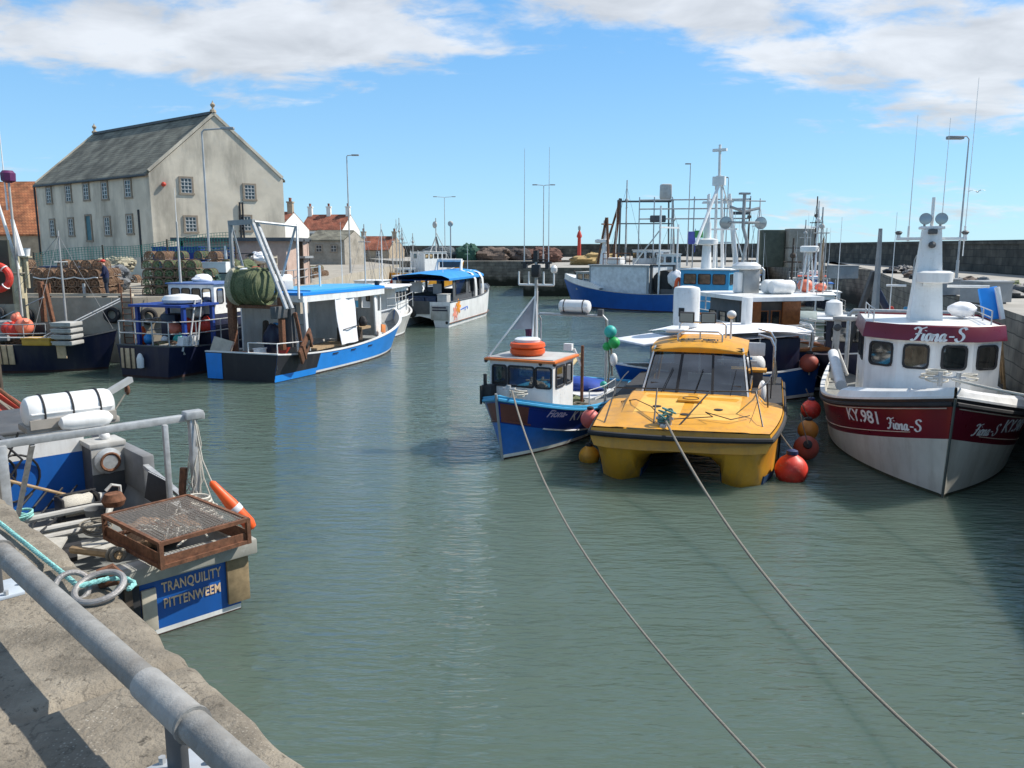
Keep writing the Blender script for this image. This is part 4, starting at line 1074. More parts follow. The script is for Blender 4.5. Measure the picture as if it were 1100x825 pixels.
    # cabin: raked three-pane screen
    zb, zt = 1.42, 2.70
    base = [(.85, -1.42), (1.02, 0), (.85, 1.42)]; topp = [(.02, -1.2), (.14, 0), (.02, 1.2)]
    b = MB(YELLOW)
    for s in (-1, 1):
        b.quad((.85, s * 1.42, zb), (-1.9, s * 1.42, zb), (-1.9, s * 1.42, zb + .25), (.70, s * 1.40, zb + .25))
        b.prism([(-1.9, s * 1.4, zb), (-1.75, s * 1.4, zb), (-1.72, s * 1.2, zt), (-1.9, s * 1.2, zt)], (0, -s * .05, 0))
    b.prism([(1.02, -1.42, zb - .1), (1.02, 1.42, zb - .1), (.93, 1.40, zb + .07), (.93, -1.40, zb + .07)], (-.08, 0, .0))
    b.build('cabin', t)
    def scr(v, h):   # v across -1..1, h 0..1 up the screen
        x0 = .95 + (.12 * (1 - v * v)) - .02; x1 = .08 + .10 * (1 - v * v)
        return V((x0 + (x1 - x0) * h, v * (1.42 - .22 * h), zb + .06 + (zt - zb - .06) * h))
    b = MB(DARK)
    mull = [(-1, -.97), (-.36, -.31), (.31, .36), (.97, 1)]
    up = V((.06, 0, .03))
    for a, c in mull:
        for k in (0,):
            q = [scr(a, 0), scr(c, 0), scr(c, 1), scr(a, 1)]; b.loft([q, [p + up for p in q]], True, True)
    b.m(DARK)
    for h0, h1 in ((0, .05), (.95, 1)):
        n = 10
        for i in range(n):
            a = -1 + 2 * i / n; c = a + 2 / n; q = [scr(a, h0), scr(c, h0), scr(c, h1), scr(a, h1)]; b.loft([q, [p + up * .98 for p in q]], True, True)
    f = b.build('windscreen', t)
    for v0 in (-.62, .0, .66): b = MB(BLACK); b.bar(scr(v0, .03) + up * 1.3, scr(v0 + .14, .55) + up * 1.25, .02, .012); b.build('wiper', t)
    b = MB(glass('windscreen_glass', (.16, .22, .25), .10)); n = 12
    b.loft([[scr(-1 + 2 * i / n, h) + up * .4 for i in range(n + 1)] for h in (.02, .5, .98)], False, False); b.build('pane', f)
    b = MB(WHITE2)
    for s in (-1, 1): q = [scr(s, 0), scr(s * .965, 0), scr(s * .965, 1), scr(s, 1)]; b.loft([[p + up * 1.02 for p in q], [p + up * 1.5 for p in q]], True, True)
    b.build('screen_pillar', t)
    for s in (-1, 1):
        f = MB(DARK); q = [V((.62, s * 1.405, zb + .28)), V((-1.7, s * 1.405, zb + .28)), V((-1.7, s * 1.215, zt - .05)), V((.0, s * 1.215, zt - .05))]; nrm_ = V((0, s * .03, .006))
        c = sum(q, V()) / 4; q2 = [p + (c - p) * .08 for p in q]
        f.loft([q, [p + nrm_ for p in q], [p + nrm_ for p in q2], q2, q], True, False); f = f.build('window', t)
        b = MB(GLASS); b.face([b.bm.verts.new(p + nrm_ * .3) for p in q2]); b.build('pane', f)
    # roof: rounded yellow brow
    b = MB(YELLOW); rr = []
    for x, k, z in ((.30, .86, zt + .02), (.29, .93, zt + .05), (.16, 1.0, zt + .11), (-.3, 1.0, zt + .21), (-1.2, 1.0, zt + .23), (-2.0, .98, zt + .18), (-2.05, .95, zt + .1)):
        w = 1.28 * k; rr.append([V((x + .12 * (1 - (y / 1.3) ** 2) * (x > 0), y, (zt if e else z) - .16 * (abs(y) / 1.3) ** 2.2)) for y, e in ((w, 1), (w * 1.01, 0), (w * .75, 0), (w * .4, 0), (0, 0), (-w * .4, 0), (-w * .75, 0), (-w * 1.01, 0), (-w, 1))])
    b.loft(rr, False, False); b.face([b.bm.verts.new(p) for p in rr[0]]); b.build('roof', t)
    b = MB(DGREY); b.quad((.3, -1.2, zt - .02), (.3, 1.2, zt - .02), (-1.9, 1.2, zt - .02), (-1.9, -1.2, zt - .02)); b.build('headlining', t)
    letters('INT 113', .27, BLACK, t, lambda x, y, z: V((-.08 - y, -x * 1.15, zt + .172 - .16 * (abs(x) / 1.3) ** 2.2 + .12 * (y + .14) + .02 + z)), .1, .004)
    # seats and wheel inside
    b = MB(DGREY); b.box((.55, 0, 1.55), (.5, 2.4, .5)); b.box((-.5, .6, 1.7), (.5, .5, .9), bev=.05); b.box((-.5, -.6, 1.7), (.5, .5, .9), bev=.05); b.build('console', t)
    # roof hoops with floodlights
    b = MB(STEEL)
    for x, w, z in ((-.15, 1.2, .42), (-.9, 1.3, .62)):
        b.path([(x, -w / 2, zt + .15), (x, -w / 2, zt + z - .08), (x, -w / 2 + .1, zt + z), (x, w / 2 - .1, zt + z), (x, w / 2, zt + z - .08), (x, w / 2, zt + .15)], .025, 8)
    b.tube((-.15, 0, zt + .2), (-.15, 0, zt + .42), .02); b.build('roof_hoop', t)
    for y in (-.42, .18):
        b = MB(DARK); b.box((-.55, y, zt + .78), (.16, .42, .3), (0, .1, 0), .03); b.m(LENS); b.box((-.46, y, zt + .775), (.02, .36, .24), (0, .1, 0)); b.build('floodlight', t)
    b = MB(WHITE2); b.tube((-.6, .8, zt + .2), (-.6, .8, zt + .75), .03); b.ball((-.6, .8, zt + .88), .13, (1, 1, .9)); b.build('horn', t)
    b = MB(WHITE); b.box((-1.3, -.75, zt + .36), (1.2, .55, .1), bev=.03); b.build('scanner_plate', t)
    # black pulpit rail, stanchions raked aft
    b = MB(BLACK); feet = [(4.25, -1.78), (4.35, -.6), (4.35, -.1), (3.6, 1.82)]; tops = [(3.15, -1.72), (3.0, -.72), (3.0, .55), (2.7, 1.6)]
    for (fx, fy), (tx, ty) in zip(feet, tops): b.tube((fx, fy, dz(fx) - .06 if abs(fy) < 1.6 else sheer(fx)), (tx, ty, 2.0), .019)
    b.path([(tx, ty, 2.0) for tx, ty in tops] + [(1.2, 1.85, 1.98), (-.4, 1.95, 1.95)], .017, 6); b.tube((-.4, 1.95, 1.95), (-.4, 1.95, 1.25), .018); b.tube((1.2, 1.85, 1.98), (1.2, 1.9, 1.28), .018); b.path([(3.15, -1.72, 2.0), (1.3, -1.85, 2.0), (.3, -1.9, 1.98)], .017, 6); b.build('pulpit_rail', t)
    b = MB(GALV); b.box((4.35, -.36, 1.36), (.3, .16, .12), bev=.02); b.tube((4.25, -.48, 1.34), (4.25, -.48, 1.62), .045); b.tube((4.25, -.24, 1.34), (4.25, -.24, 1.62), .045); b.tube((4.25, -.56, 1.52), (4.25, -.16, 1.52), .035); b.build('bollard', t)
    b = MB(M('blue_green_rope', (.10, .24, .22), .9, var=.3))
    for k in range(7): b.torus((4.2 + random.uniform(-.06, .06), -.36 + random.uniform(-.06, .1), 1.46 + .04 * k), random.uniform(.10, .17), .022, (random.uniform(-.7, .7), random.uniform(-.7, .7), 0), 14, 6)
    b.drop('rope_coil', t, 'blue green rope turns heaped round the bow bollard of the yellow catamaran', 'rope')
    b = MB(DARK); b.path([(4.2, -.25, 1.5), (3.9, .7, 1.56), (3.6, .5, 1.6), (3.8, 1.1, 1.5), (3.3, 1.5, 1.52)], .012, 6); b.path([(4.1, -.45, 1.5), (3.4, -.8, 1.62), (2.6, -1.3, 1.62), (1.6, -1.85, 1.36)], .012, 6); b.build('deck_rope', t)
    # cockpit aft: coamings, bench, stainless arch, outboard covers
    b = MB(M('black_cockpit_sole', (.03, .03, .032), .8)); b.box((-.75, 1.84, 1.285), (2.5, .84, .03)); b.box((-.75, -1.84, 1.285), (2.5, .84, .03)); b.box((-3.24, 0, 1.275), (2.48, 4.5, .03)); b.build('side_deck', t)
    b = MB(WHITE2); b.ball((-.3, 1.72, 1.5), .25, (.75, .45, 1.25), 14); b.drop('side_fender', t, 'white fender standing on the side deck of the yellow catamaran', 'fender')
    b = MB(YELLOW); b.box((-2.5, 1.15, 1.78), (.55, 1.3, .09), bev=.02); b.m(DGREY); b.box((-2.5, 1.15, 1.5), (.45, 1.1, .5)); b.build('bench', t)
    b = MB(WHITE2); b.box((-3.4, 1.1, 2.3), (.14, 1.25, .42), (0, -.15, 0), .04); b.build('seat_back', t)
    b = MB(LBLUE); b.box((-3.3, .9, 2.02), (.12, .9, .06)); b.m(WHITE2); b.box((-3.35, .9, 1.9), (.1, 1.2, .08)); b.build('seat_rail', t)
    b = MB(STEEL); 
    b.path([(-3.5, 2.0, 1.3), (-3.5, 2.0, 2.6), (-3.5, 1.85, 2.85), (-3.4, 1.5, 2.95)], .045, 10); b.path([(-2.9, 2.0, 1.3), (-2.9, 2.0, 2.45), (-2.95, 1.88, 2.7), (-3.0, 1.5, 2.8)], .045, 10); b.path([(-3.5, .45, 1.3), (-3.5, .45, 2.5)], .04, 8); b.tube((-3.5, 2.0, 1.9), (-2.9, 2.0, 1.9), .03); b.build('arch', t)
    b = MB(WHITE2); b.ball((-3.9, 1.35, 1.75), .42, (.8, .95, .95), 18); b.build('engine_cover', t)
    b = MB(ROPED); b.path([(-2.9, 2.0, 2.2), (-2.7, 2.05, 1.7), (-2.6, 2.0, 1.35)], .02, 6); b.path([(-3.0, 2.03, 2.0), (-3.1, 2.1, 1.6), (-3.0, 2.05, 1.3)], .03, 6); b.build('rope_tail', t)
    return t

# ------------------------------------------------------------------ small blue boat with the orange roof edge
KY_A = R(245); KY_C = V((1.13, 23.2, 0))
def blue_potter():
    t = thing('fishing_boat', 'small blue fishing boat with white wheelhouse and orange roof, tall mast and stern gantry', 'boat', KY_C, KY_A, 'fishing boats')
    H = Hull(8, 2.95, (1.0, .92, 1.7), wl=.80, rake=.35, ox=-.4, stern=.8, um=.42, nd=3.8, nw=2.2, draft=.6, fl=1.1, bul=.42)
    HB = paint('deep_blue_paint', (.008, .035, .24), .35, .2, (.02, .03, .06))
    H.build(t, [(('a', 0), ANTIF), (('a', .05), WHITE), (('a', .14), M('bright_blue_paint', (.012, .15, .52), .38, dirt=(.03, .08, .16), damt=.25)), (('s', .68), HB), (('s', .10), SKYB)], capmat=SKYB, cap=.12, inmat=LGREY, n=30)
    H.rub(t, .69, WHITE, .022, .35, .86); H.rub(t, .05, SKYB, .05)
    H.rub(t, .62, M('faded_red_brown_paint', (.16, .05, .035), .6), .025, .91, .995, name='bow_band')
    b = MB(M('faded_red_brown_paint', (.16, .05, .035), .6)); 
    for s in (-1, 1):
        for z0, z1 in ((.62, .14),):
            b.loft([[H.P(u, H.hs(u) - z0 + (z0 - z1) * k / 4, s, .006) for u in [.92 + .079 * i / 8 for i in range(9)]] for k in range(5)], False, False)
    b.build('bow_panel', t)
    b = MB(GREYP); b.path([V((H.P(1, z, 1).x + .015, 0, z)) for z in [-.3 + .1 * i for i in range(22)]], .035, 6); b.build('stem_bar', t)
    letters('KY 98', .42, WHITE2, t, H.letter_fn(1, .95, .87), .2, .006)
    letters('Fiona-', .28, M('pink_white_lettering', (.75, .6, .75), .5), t, H.letter_fn(1, 2.05, 1.08), .35, .004)
    letters('Fi', .24, M('pale_blue_lettering', (.5, .62, .75), .5), t, H.letter_fn(-1, 2.7, 1.28), .3, .003)
    # half-deck forward
    b = MB(LGREY); us = [.68 + .31 * i / 10 for i in range(11)]
    b.loft([[H.P(u, H.hs(u), 1, -.05) - V((0, 0, .16)) for u in us], [V((H.P(u, H.hs(u), 1).x, 0, H.hs(u) - .08)) for u in us], [H.P(u, H.hs(u), -1, -.05) - V((0, 0, .16)) for u in us]], False, False); b.build('foredeck', t)
    b = MB(DARK); b.tube((2.55, -.85, 1.3), (2.55, -.85, 2.1), .05); b.box((2.45, -.8, 1.6), (.35, .35, .4), bev=.05); b.tube((2.7, -.9, 1.3), (2.7, -.9, 1.8), .035); b.build('anchor_winch', t)
    b = MB(GALV); b.tube((2.85, 0, 1.4), (2.85, 0, 1.9), .05); b.tube((2.85, -.18, 1.8), (2.85, .18, 1.8), .03); b.build('bollard', t)
    heap(t, (2.7, .2, 1.6), .22, ROPEW, 'tangle of pale rope on the bow of the small blue boat', n=6)
    # wheelhouse
    cabin(t, .6, 2.1, 1.84, .9, 2.42, WHITE2, WHITE, front=[(-.64, .36), (.0, .70), (.65, .40)], port=[(1.6, .56), (.95, .4)], star=[(1.6, .56)], rear=[(-.5, .5), (.5, .5)], zc=2.02, hh=.5, roof=False, rad=.08, fw=.045)
    b = MB(M('orange_trim_paint', (.62, .16, .03), .5, var=.2)); b.box((1.35, 0, 2.46), (1.8, 2.08, .07), bev=.02); b.m(LGREY); b.box((1.33, 0, 2.50), (1.65, 1.9, .04), bev=.01); b.build('roof', t)
    b = MB(DARK)
    for y in (-1.0, .6, 1.0): b.ball((2.2, y, 2.41), .055, seg=8)
    b.build('deck_light', t)
    b = MB(ORANGE)      # flat orange liferaft on the roof with a white rim band
    b.lathe([(.42, 0), (.48, .06), (.48, .17), (.45, .19)], xf((1.45, -.1, 2.53)), 22); b.lathe([(.45, .2), (.49, .24), (.47, .33), (.4, .36)], xf((1.45, -.1, 2.53)), 22)
    b.m(WHITE2); b.lathe([(.34, .33), (.36, .43), (.3, .47), (.01, .47)], xf((1.45, -.1, 2.53)), 16); r = b.build('liferaft', t)
    # mast with steadying sail, stay and crosstrees
    b = MB(LGREY); b.tube((1.1, 0, 2.5), (1.1, 0, 5.35), .065, .045); b.build('mast', t)
    b = MB(WHITE); b.tube((1.25, -.08, 2.5), (1.12, 0, 4.4), .025); b.tube((1.25, .1, 2.5), (1.12, 0, 4.1), .022); b.tube((2.15, -.95, 2.5), (1.12, 0, 4.15), .022); b.build('stay', t)
    b = MB(M('faded_sail_cloth', (.32, .33, .36), .8, var=.25)); q = [V((1.05, .03, 4.25)), V((1.25, -.25, 3.7)), V((1.5, -.55, 3.2)), V((1.1, -.02, 3.22))]; b.loft([[p + V((0, .02, 0)) for p in q], [p - V((0, .02, 0)) for p in q]], True, True); b.build('steadying_sail', t)
    b = MB(WHITE2); b.tube((1.1, -.52, 4.42), (1.1, .52, 4.42), .03)
    for y in (-.52, -.22, .22, .52): b.tube((1.1, y, 4.42), (1.1, y, 4.78), .026)
    b.lathe([(.06, 0), (.09, .05), (.09, .14), (.04, .2)], xf((1.1, .52, 4.75)), 10); b.build('crosstree', t)
    b = MB(BLACK); b.tube((1.1, -.45, 5.02), (1.1, .45, 5.02), .03); b.box((1.1, -.33, 4.95), (.12, .1, .18)); b.box((1.1, .33, 4.95), (.12, .1, .18)); b.box((1.12, 0, 4.8), (.2, .22, .34), bev=.03); b.box((1.12, 0, 5.2), (.12, .12, .3)); b.tube((1.1, -.3, 5.1), (1.1, .3, 5.1), .02); b.build('navigation_light', t)
    for y in (-.36, .36): b = MB(WHITE2); whip(b, (1.1, y, 5.0), 3.05, .016); b.build('antenna', t)
    # stern gantry with liferaft
    g = trawl_posts(t, GALV, -1.6, 2.3, .8, 3.4, .045); b = MB(GALV); b.tube((-1.95, -1.15, .9), (-1.95, -1.15, 3.2), .035); b.tube((-1.95, -1.15, 3.2), (-1.6, -1.1, 3.4), .035); b.tube((-1.6, -1.15, 2.2), (-1.95, -1.15, 2.2), .025); b.build('gantry_leg', t)
    canister(t, (-1.6, .12, 3.66), .98, .2, PI / 2, straps=2)
    b = MB(DGREY); b.box((-1.6, .12, 3.46), (.36, .8, .05)); b.box((-1.6, .95, 3.5), (.14, .16, .2)); b.build('raft_cradle', t)
    b = MB(M('purple_gear', (.12, .03, .07), .8)); lump(b, (-1.5, -1.35, 2.8), .17, (.7, .7, 1.5)); b.drop('hanging_bag', t, 'dark purple bag hanging on the stern gantry of the small blue boat', 'bag')
    # derrick, hauler post, deck clutter
    b = MB(M('pale_yellow_spar', (.55, .45, .25), .6)); b.tube((.7, .2, 1.5), (-1.2, .5, 2.25), .065); b.build('derrick', t)
    b = MB(RUST); b.tube((-.6, .75, .9), (-.6, .75, 2.6), .05); b.build('hauler_post', t)
    b = MB(WHITE); b.tube((-.6, .72, 2.0), (-.55, .5, 2.5), .045); b.box((-.5, .35, 2.55), (.15, .25, .2)); b.build('hauler_arm', t)
    b = MB(WHITE2); b.box((-1.7, 0, 1.0), (1.8, 2.2, .05)); b.build('stern_table', t); b = MB(TARPB); lump(b, (-2.3, .1, 1.15), .5, (1.3, 1.8, .45), .15); b.drop('tarpaulin', t, 'blue tarpaulin heaped on the stern of the small blue boat', 'tarpaulin')
    b = MB(GALV); rails(b, [(.3, 1.3, .95), (-.8, 1.38, .92), (-2.0, 1.33, .95)], [.25, .5], .018); b.build('side_rail', t)
    TEAL, GRN = M('teal_float', (.03, .38, .33), .5), M('green_float', (.02, .35, .08), .5)
    for c, r, mt, lb in (((-1.4, 1.15, 1.35), .11, TEAL, 'small teal float low on the side deck of the small blue boat'), ((-1.5, 1.3, 2.95), .19, TEAL, 'teal float hung highest on the gantry leg of the small blue boat'), ((-1.5, 1.42, 2.62), .18, GRN, 'green float hung under the teal one on the gantry leg'), ((-1.5, 1.2, 2.5), .13, GRN, 'smallest green float hung beside the bigger green one on the gantry leg')):
        b = MB(mt); b.ball(c, r, seg=14); b.drop('net_float', t, lb, 'float')
    b = MB(WHITE2); b.ball((-1.55, 1.4, 2.1), .12, (1, 1, 1.7), 12); b.drop('hanging_fender', t, 'white fender hung under the green floats on the gantry leg', 'fender'); b = MB(ROPED); b.path([(-1.55, 1.2, 3.1), (-1.6, 1.3, 2.5), (-1.6, 1.35, 1.6)], .03, 6); b.path([(-1.5, 1.15, 3.3), (-1.5, 1.3, 1.9), (-1.5, 1.25, 1.2)], .025, 6); b.build('rope_tail', t)
    heap(t, (-.3, .9, .75), .3, ROPED, 'brown rope coil on the side deck of the small blue boat', n=6); b = MB(NETG); lump(b, (-.7, .2, .85), .45, (1.2, 1.3, .6)); b.drop('net_heap', t, 'green net heap amidships in the small blue boat', 'net heap')
    return t

# ------------------------------------------------------------------ near boat alongside the quay, stern to the camera
NB_A = R(134.2); NB_C = V((-8.43, 13.6, 0))
def near_boat():
    t = thing('fishing_boat', 'blue and grey creel boat lying stern on beside the near quay', 'boat', NB_C, NB_A, 'fishing boats')
    H = Hull(9, 3.9, (1.05, 1.0, 1.7), wl=.9, rake=1.0, stern=.93, um=.45, draft=.7, bul=.6, t=.09)
    H.build(t, [(('a', 0), ANTIF), (('a', .02), WHITE), (('a', .09), BLUE), (('s', .24), LGREY)], capmat=LGREY, cap=.17, inmat=GREYP, deckmat=DECKG)
    # stern shelf (grey capping box across the transom) and corner fender boards
    b = MB(M('stern_shelf_grey', (.33, .325, .285), .7, var=.2, dirt=(.16, .13, .08), damt=.6, wear=(.5, .49, .45), wamt=.4)); b.box((-4.45, -.02, .98), (.42, 3.72, .24), bev=.03); b.build('stern_shelf', t)
    b = MB(M('olive_weathered_ply', (.30, .22, .12), .8, var=.3, scale=6, dirt=(.12, .1, .06), damt=.5)); b.box((-4.53, -1.60, .50), (.05, .34, .72), bev=.008); b.m(M('pale_board', (.5, .45, .36), .8)); b.box((-4.53, -.30, .42), (.05, .2, .62), bev=.008); b.m(DARK); b.box((-4.53, .22, .5), (.06, .8, .72), bev=.01); b.m(DWOOD); b.box((-4.56, -.02, .5), (.07, .1, .72)); b.build('fender_board', t)
    GOLD = M('faded_gold_lettering', (.74, .52, .33), .6, var=.35, scale=18, wear=(.8, .76, .68), wamt=.7)
    f = lambda x, y, z: V((-4.505 - z, -.68 - x, y))
    letters('TRANQUILITY', .205, GOLD, t, lambda x, y, z: f(x * .63 + .24, .675 + y, z), 0, .004, spacing=1.06); letters('PITTENWEEM', .195, GOLD, t, lambda x, y, z: f(x * .68 + .24, .435 + y, z), 0, .004, spacing=1.06)
    # gantry
    b = MB(GALV); b.box((-2.63, -1.83, 1.83), (.13, .1, 1.6), bev=.01); b.box((-2.63, .9, 1.55), (.16, .13, 2.2), bev=.01); b.box((-2.6, -.4, 2.66), (.12, 3.3, .11), bev=.01); b.box((-2.75, -1.35, 2.0), (.08, .08, 1.25), bev=.01); b.box((-2.63, -1.86, 2.7), (.2, .3, .14), bev=.02); b.bar((-2.63, .5, 2.6), (-1.3, .5, 1.2), .06, .06); b.build('gantry', t)
    b = MB(ROPEW)
    for k in range(15):
        y = -1.83 + random.uniform(-.08, .08); x = -2.63 + random.uniform(-.1, .1)
        b.path([(x, y, 2.72), (x + random.uniform(-.06, .06), y - .05, 2.2), (x + random.uniform(-.15, .15), y + random.uniform(-.12, .16), 1.6), (x + random.uniform(-.25, .25), y + random.uniform(-.25, .2), 1.1)], .012, 5)
    b.build('rope_bundle', t)
    heap(t, (-3.1, -1.7, 1.12), .2, ROPEW, 'white rope hank at the foot of the gantry post on the near boat', n=8, h=.07); heap(t, (-3.55, -1.62, 1.1), .16, ROPEW, 'white rope hank beside the wire cage corner on the near boat', n=6, h=.07)
    b = MB(BLACK)
    for k in range(4): b.path([(.6, -.9 + .25 * k, 1.0), (.1 - .1 * k, -.3 + .3 * k, .62), (-.6, -.2 + .35 * k, .8), (-1.3 - .2 * k, .2 + .2 * k, .86), (-2.2, .4 + .15 * k, .9)], .02, 6)
    b.build('hydraulic_hose', t)
    b = MB(M('grey_plastic', (.12, .13, .14), .6, dirt=GRIME)); b.lathe([(.13, 0), (.17, .3), (.18, .32), (.16, .31), (.12, .04), (.01, .04)], xf((-.9, -.75, .62)), 16); b.drop('bucket', t, 'dark grey bucket between the winch and the wire cage on the near boat', 'bucket')
    heap(t, (-1.6, -.55, .72), .22, ROPED, 'brown rope coil on the deck boards of the near boat', n=7)
    heap(t, (-.3, .25, .8), .2, ROPET, 'turquoise rope coil by the winch of the near boat', n=5)
    b = MB(NETB); lump(b, (-1.9, -1.3, .62), .38, (1.1, 1, .6), .35); b.drop('net_heap', t, 'brown net heap under the gantry of the near boat', 'net heap')
    b = MB(RUST); b.path([(-2.5, -1.7, 1.8), (-2.5, -1.65, 1.4), (-2.45, -1.7, 1.1)], .06, 6); b.build('chain', t)
    # liferaft canister on its cradle, white fender under
    canister(t, (-2.15, -.15, 2.98), 1.25, .25, R(90) - R(0), straps=3)
    b = MB(M('grey_brown_board', (.33, .3, .26), .8)); b.box((-2.15, -.15, 2.75), (.5, 1.3, .1), bev=.02); b.box((-2.4, -.15, 2.83), (.04, 1.2, .14)); b.m(DGREY); b.bar((-2.4, .8, 2.66), (-2.0, .8, 2.66), .06); b.build('raft_cradle', t)
    b = MB(WHITE2); b.lathe([(.02, -.38), (.09, -.34), (.13, -.22), (.135, .2), (.1, .32), (.03, .38)], Matrix.Translation(V((-2.5, -.28, 2.82))) @ Euler((PI / 2, 0, 0)).to_matrix().to_4x4(), 14); b.build('side_fender', t)
    # wheelhouse (aft face, blue below white)
    b = MB(WHITE); b.wall((1.0, 1.35), (1.0, -1.2), 1.55, 2.05, .06, [(.2, 1.2, 1.62, 1.95)]); b.wall((3.2, 1.35), (1.06, 1.35), .4, 2.05, .06); b.wall((1.06, -1.2), (3.2, -1.2), 1.55, 2.05, .06); b.wall((3.2, -1.2), (3.2, 1.35), .4, 2.05, .06); b.m(DGREY); b.box((2.1, .07, 2.09), (2.4, 2.7, .07), bev=.02)
    b.m(BLUE); b.wall((1.0, 1.35), (1.0, -1.2), .4, 1.549, .06); b.wall((1.06, -1.2), (3.2, -1.2), .4, 1.549, .06); b.build('wheelhouse', t)
    win(t, (1.0, .65, 1.785), (0, -1, 0), .95, .29, pane=GLASSD)
    # hoses hanging on the aft wall
    b = MB(BLACK)
    for y, z, r in ((.35, 1.35, .36), (.05, 1.25, .45), (.5, 1.1, .3)): b.torus((.92, y, z), r, .022, (0, PI / 2 - .1, .15), 22, 6)
    b.path([(.9, .2, 2.0), (.85, -.1, 1.6), (.8, .3, 1.1), (.7, .8, .7), (.5, 1.2, .5)], .024, 6); b.path([(.9, -.1, 2.1), (.86, .2, 1.5), (.8, -.1, 1.0)], .02, 6); b.build('hose', t)
    b = MB(WOOD); b.tube((-.6, 1.2, 2.0), (.3, -.7, .9), .028); b.drop('boat_hook', t, 'wooden boat hook leaning across the blue bulkhead of the near boat', 'boat hook')
    b = MB(WHITE2); b.tube((-.6, 1.1, 1.8), (-.1, .3, .9), .03); b.drop('white_pole', t, 'white pole sloping from the quay down to the winch of the near boat', 'pole')
    # hauler cabinet with rusty head
    b = MB(DGREY); b.box((.75, -1.45, 1.05), (.55, .6, 1.35), bev=.03); b.m(LGREY); b.box((.73, -1.45, 1.72), (.62, .66, .1), bev=.02); b.box((.46, -1.45, 1.42), (.04, .6, .5)); b.build('hauler_cabinet', t)
    b = MB(GALV); mt = xf((.42, -1.42, 1.42), (0, -PI / 2, 0)); b.lathe([(.22, -.02), (.25, .02), (.25, .05), (.17, .08), (.15, .13), (.19, .16)], mt, 22); b.m(RUST); b.lathe([(.19, .16), (.17, .18), (.10, .14), (.085, .1)], mt, 18, False); b.m(BLACK); b.lathe([(.085, .1), (.01, .1)], mt, 18, False); b.build('pot_hauler', t)
    # raised grey bulwark forward on the starboard side
    b = MB(M('mid_grey_grp', (.2, .205, .21), .6, dirt=GRIME, damt=.3)); b.box((.9, -1.83, 1.25), (2.9, .22, .75), bev=.04); b.build('raised_bulwark', t)
    # winch drum with white line
    b = MB(BLACK); 
    for y in (-.45, -1.05): b.box((.1, y, .72), (.5, .05, .5), bev=.02)
    b.tube((-.15, -.4, .62), (-.15, -1.1, .62), .03); b.tube((-.17, -.4, .82), (-.17, -1.1, .82), .02); b.tube((.2, -.4, .97), (.2, -1.1, .97), .025); b.m(ROPEW); b.lathe([(.16, -.26), (.2, -.2), (.21, .0), (.19, .1), (.2, .22), (.16, .26)], xf((.1, -.75, .76), (PI / 2, 0, 0)), 18); b.m(LGREY); b.lathe([(.15, 0), (.16, .06), (.1, .3), (.11, .34)], xf((.1, -1.08, .76), (PI / 2, 0, 0)), 16); b.build('winch', t)
    # port side deck: planks, tubes, roller frame
    b = MB(M('bleached_boards', (.45, .43, .38), .85, var=.2, scale=6))
    for i in range(6): b.box((-.55 - .42 * i, .35 + .03 * (i % 2), .66 + .05 * (i % 3)), (.2, 2.2, .05), (.0, .05 * (i % 2), .05 * (i - 2)))
    b.build('deck_board', t)
    b = MB(LGREY); b.path([(-.25, 1.1, .78), (-.25, -.9, .78), (-.35, -1.05, .78), (-.55, -1.1, .78), (-.7, -1.0, .7)], .06, 8); b.tube((-1.0, 1.2, .8), (-1.1, -.6, .8), .05); b.tube((-1.6, 1.2, .85), (-1.5, -.4, .8), .045); b.build('hydraulic_pipe', t)
    b = MB(DARK); b.tube((-2.2, 1.3, .8), (-2.3, -.1, .8), .09); b.tube((-2.7, 1.3, .85), (-2.75, .1, .85), .11); b.tube((-1.9, 1.2, .75), (-1.85, .1, .75), .08); b.build('rubber_roller', t)
    b = MB(M('bleached_boards', (.45, .43, .38), .85)); b.prism([(-2.0, .8, 1.0), (-2.4, .1, 1.0), (-3.3, .5, 1.05), (-3.2, .9, 1.05)], (0, 0, .04)); b.drop('loose_plank', t, 'pale pointed plank lying by the quay on the near boat', 'plank')
    b = MB(WOOD); b.tube((-3.0, .2, 1.02), (-4.1, -.1, 1.16), .06); b.m(ROPED); b.torus((-3.95, -.07, 1.14), .085, .03, (0, PI / 2, 0)); b.torus((-4.07, -.09, 1.16), .085, .03, (.2, PI / 2, 0)); b.drop('spar', t, 'short wooden spar with rope turns lying beside the wire cage', 'spar')
    b = MB(WHITE2); b.path([(.0, 1.85, 1.1), (-.3, 1.9, 1.15), (-.7, 1.6, 1.05), (-.6, 1.2, 1.0), (-.1, 1.3, 1.0), (.1, 1.7, 1.05)], .03, 6); b.build('hose_loop', t)
    b = MB(LGREY); b.path([(-1.0, -1.15, 1.05), (-1.0, -1.15, 1.28), (-1.05, -1.0, 1.34), (-1.05, -.9, 1.25)], .03, 6); b.m(RUST); b.lathe([(.16, 0), (.2, .1), (.14, .22)], xf((-1.1, -1.0, .98)), 12); b.build('fairlead', t)
    # white side door / stern ramp plates with slots (right)
    b = MB(WHITE); b.box((-1.5, -1.62, 1.2), (1.0, .05, .5), (.2, 0, .0), .01); b.m(DARK)
    for i in range(3): b.ball((-1.25 - .3 * i, -1.655, 1.2), .1, (1, .1, 1), 10)
    b.m(GALV); b.bar((-.6, -1.75, 1.45), (-2.4, -1.8, 1.15), .1, .06); b.build('rail_plate', t)
    # davit over the bow quarter
    b = MB(GREYP); b.bar((1.3, -1.7, 1.5), (1.3, -1.7, 2.55), .11, .11); b.bar((1.3, -1.66, 2.5), (1.75, -2.4, 2.72), .11, .11); b.build('davit', t)
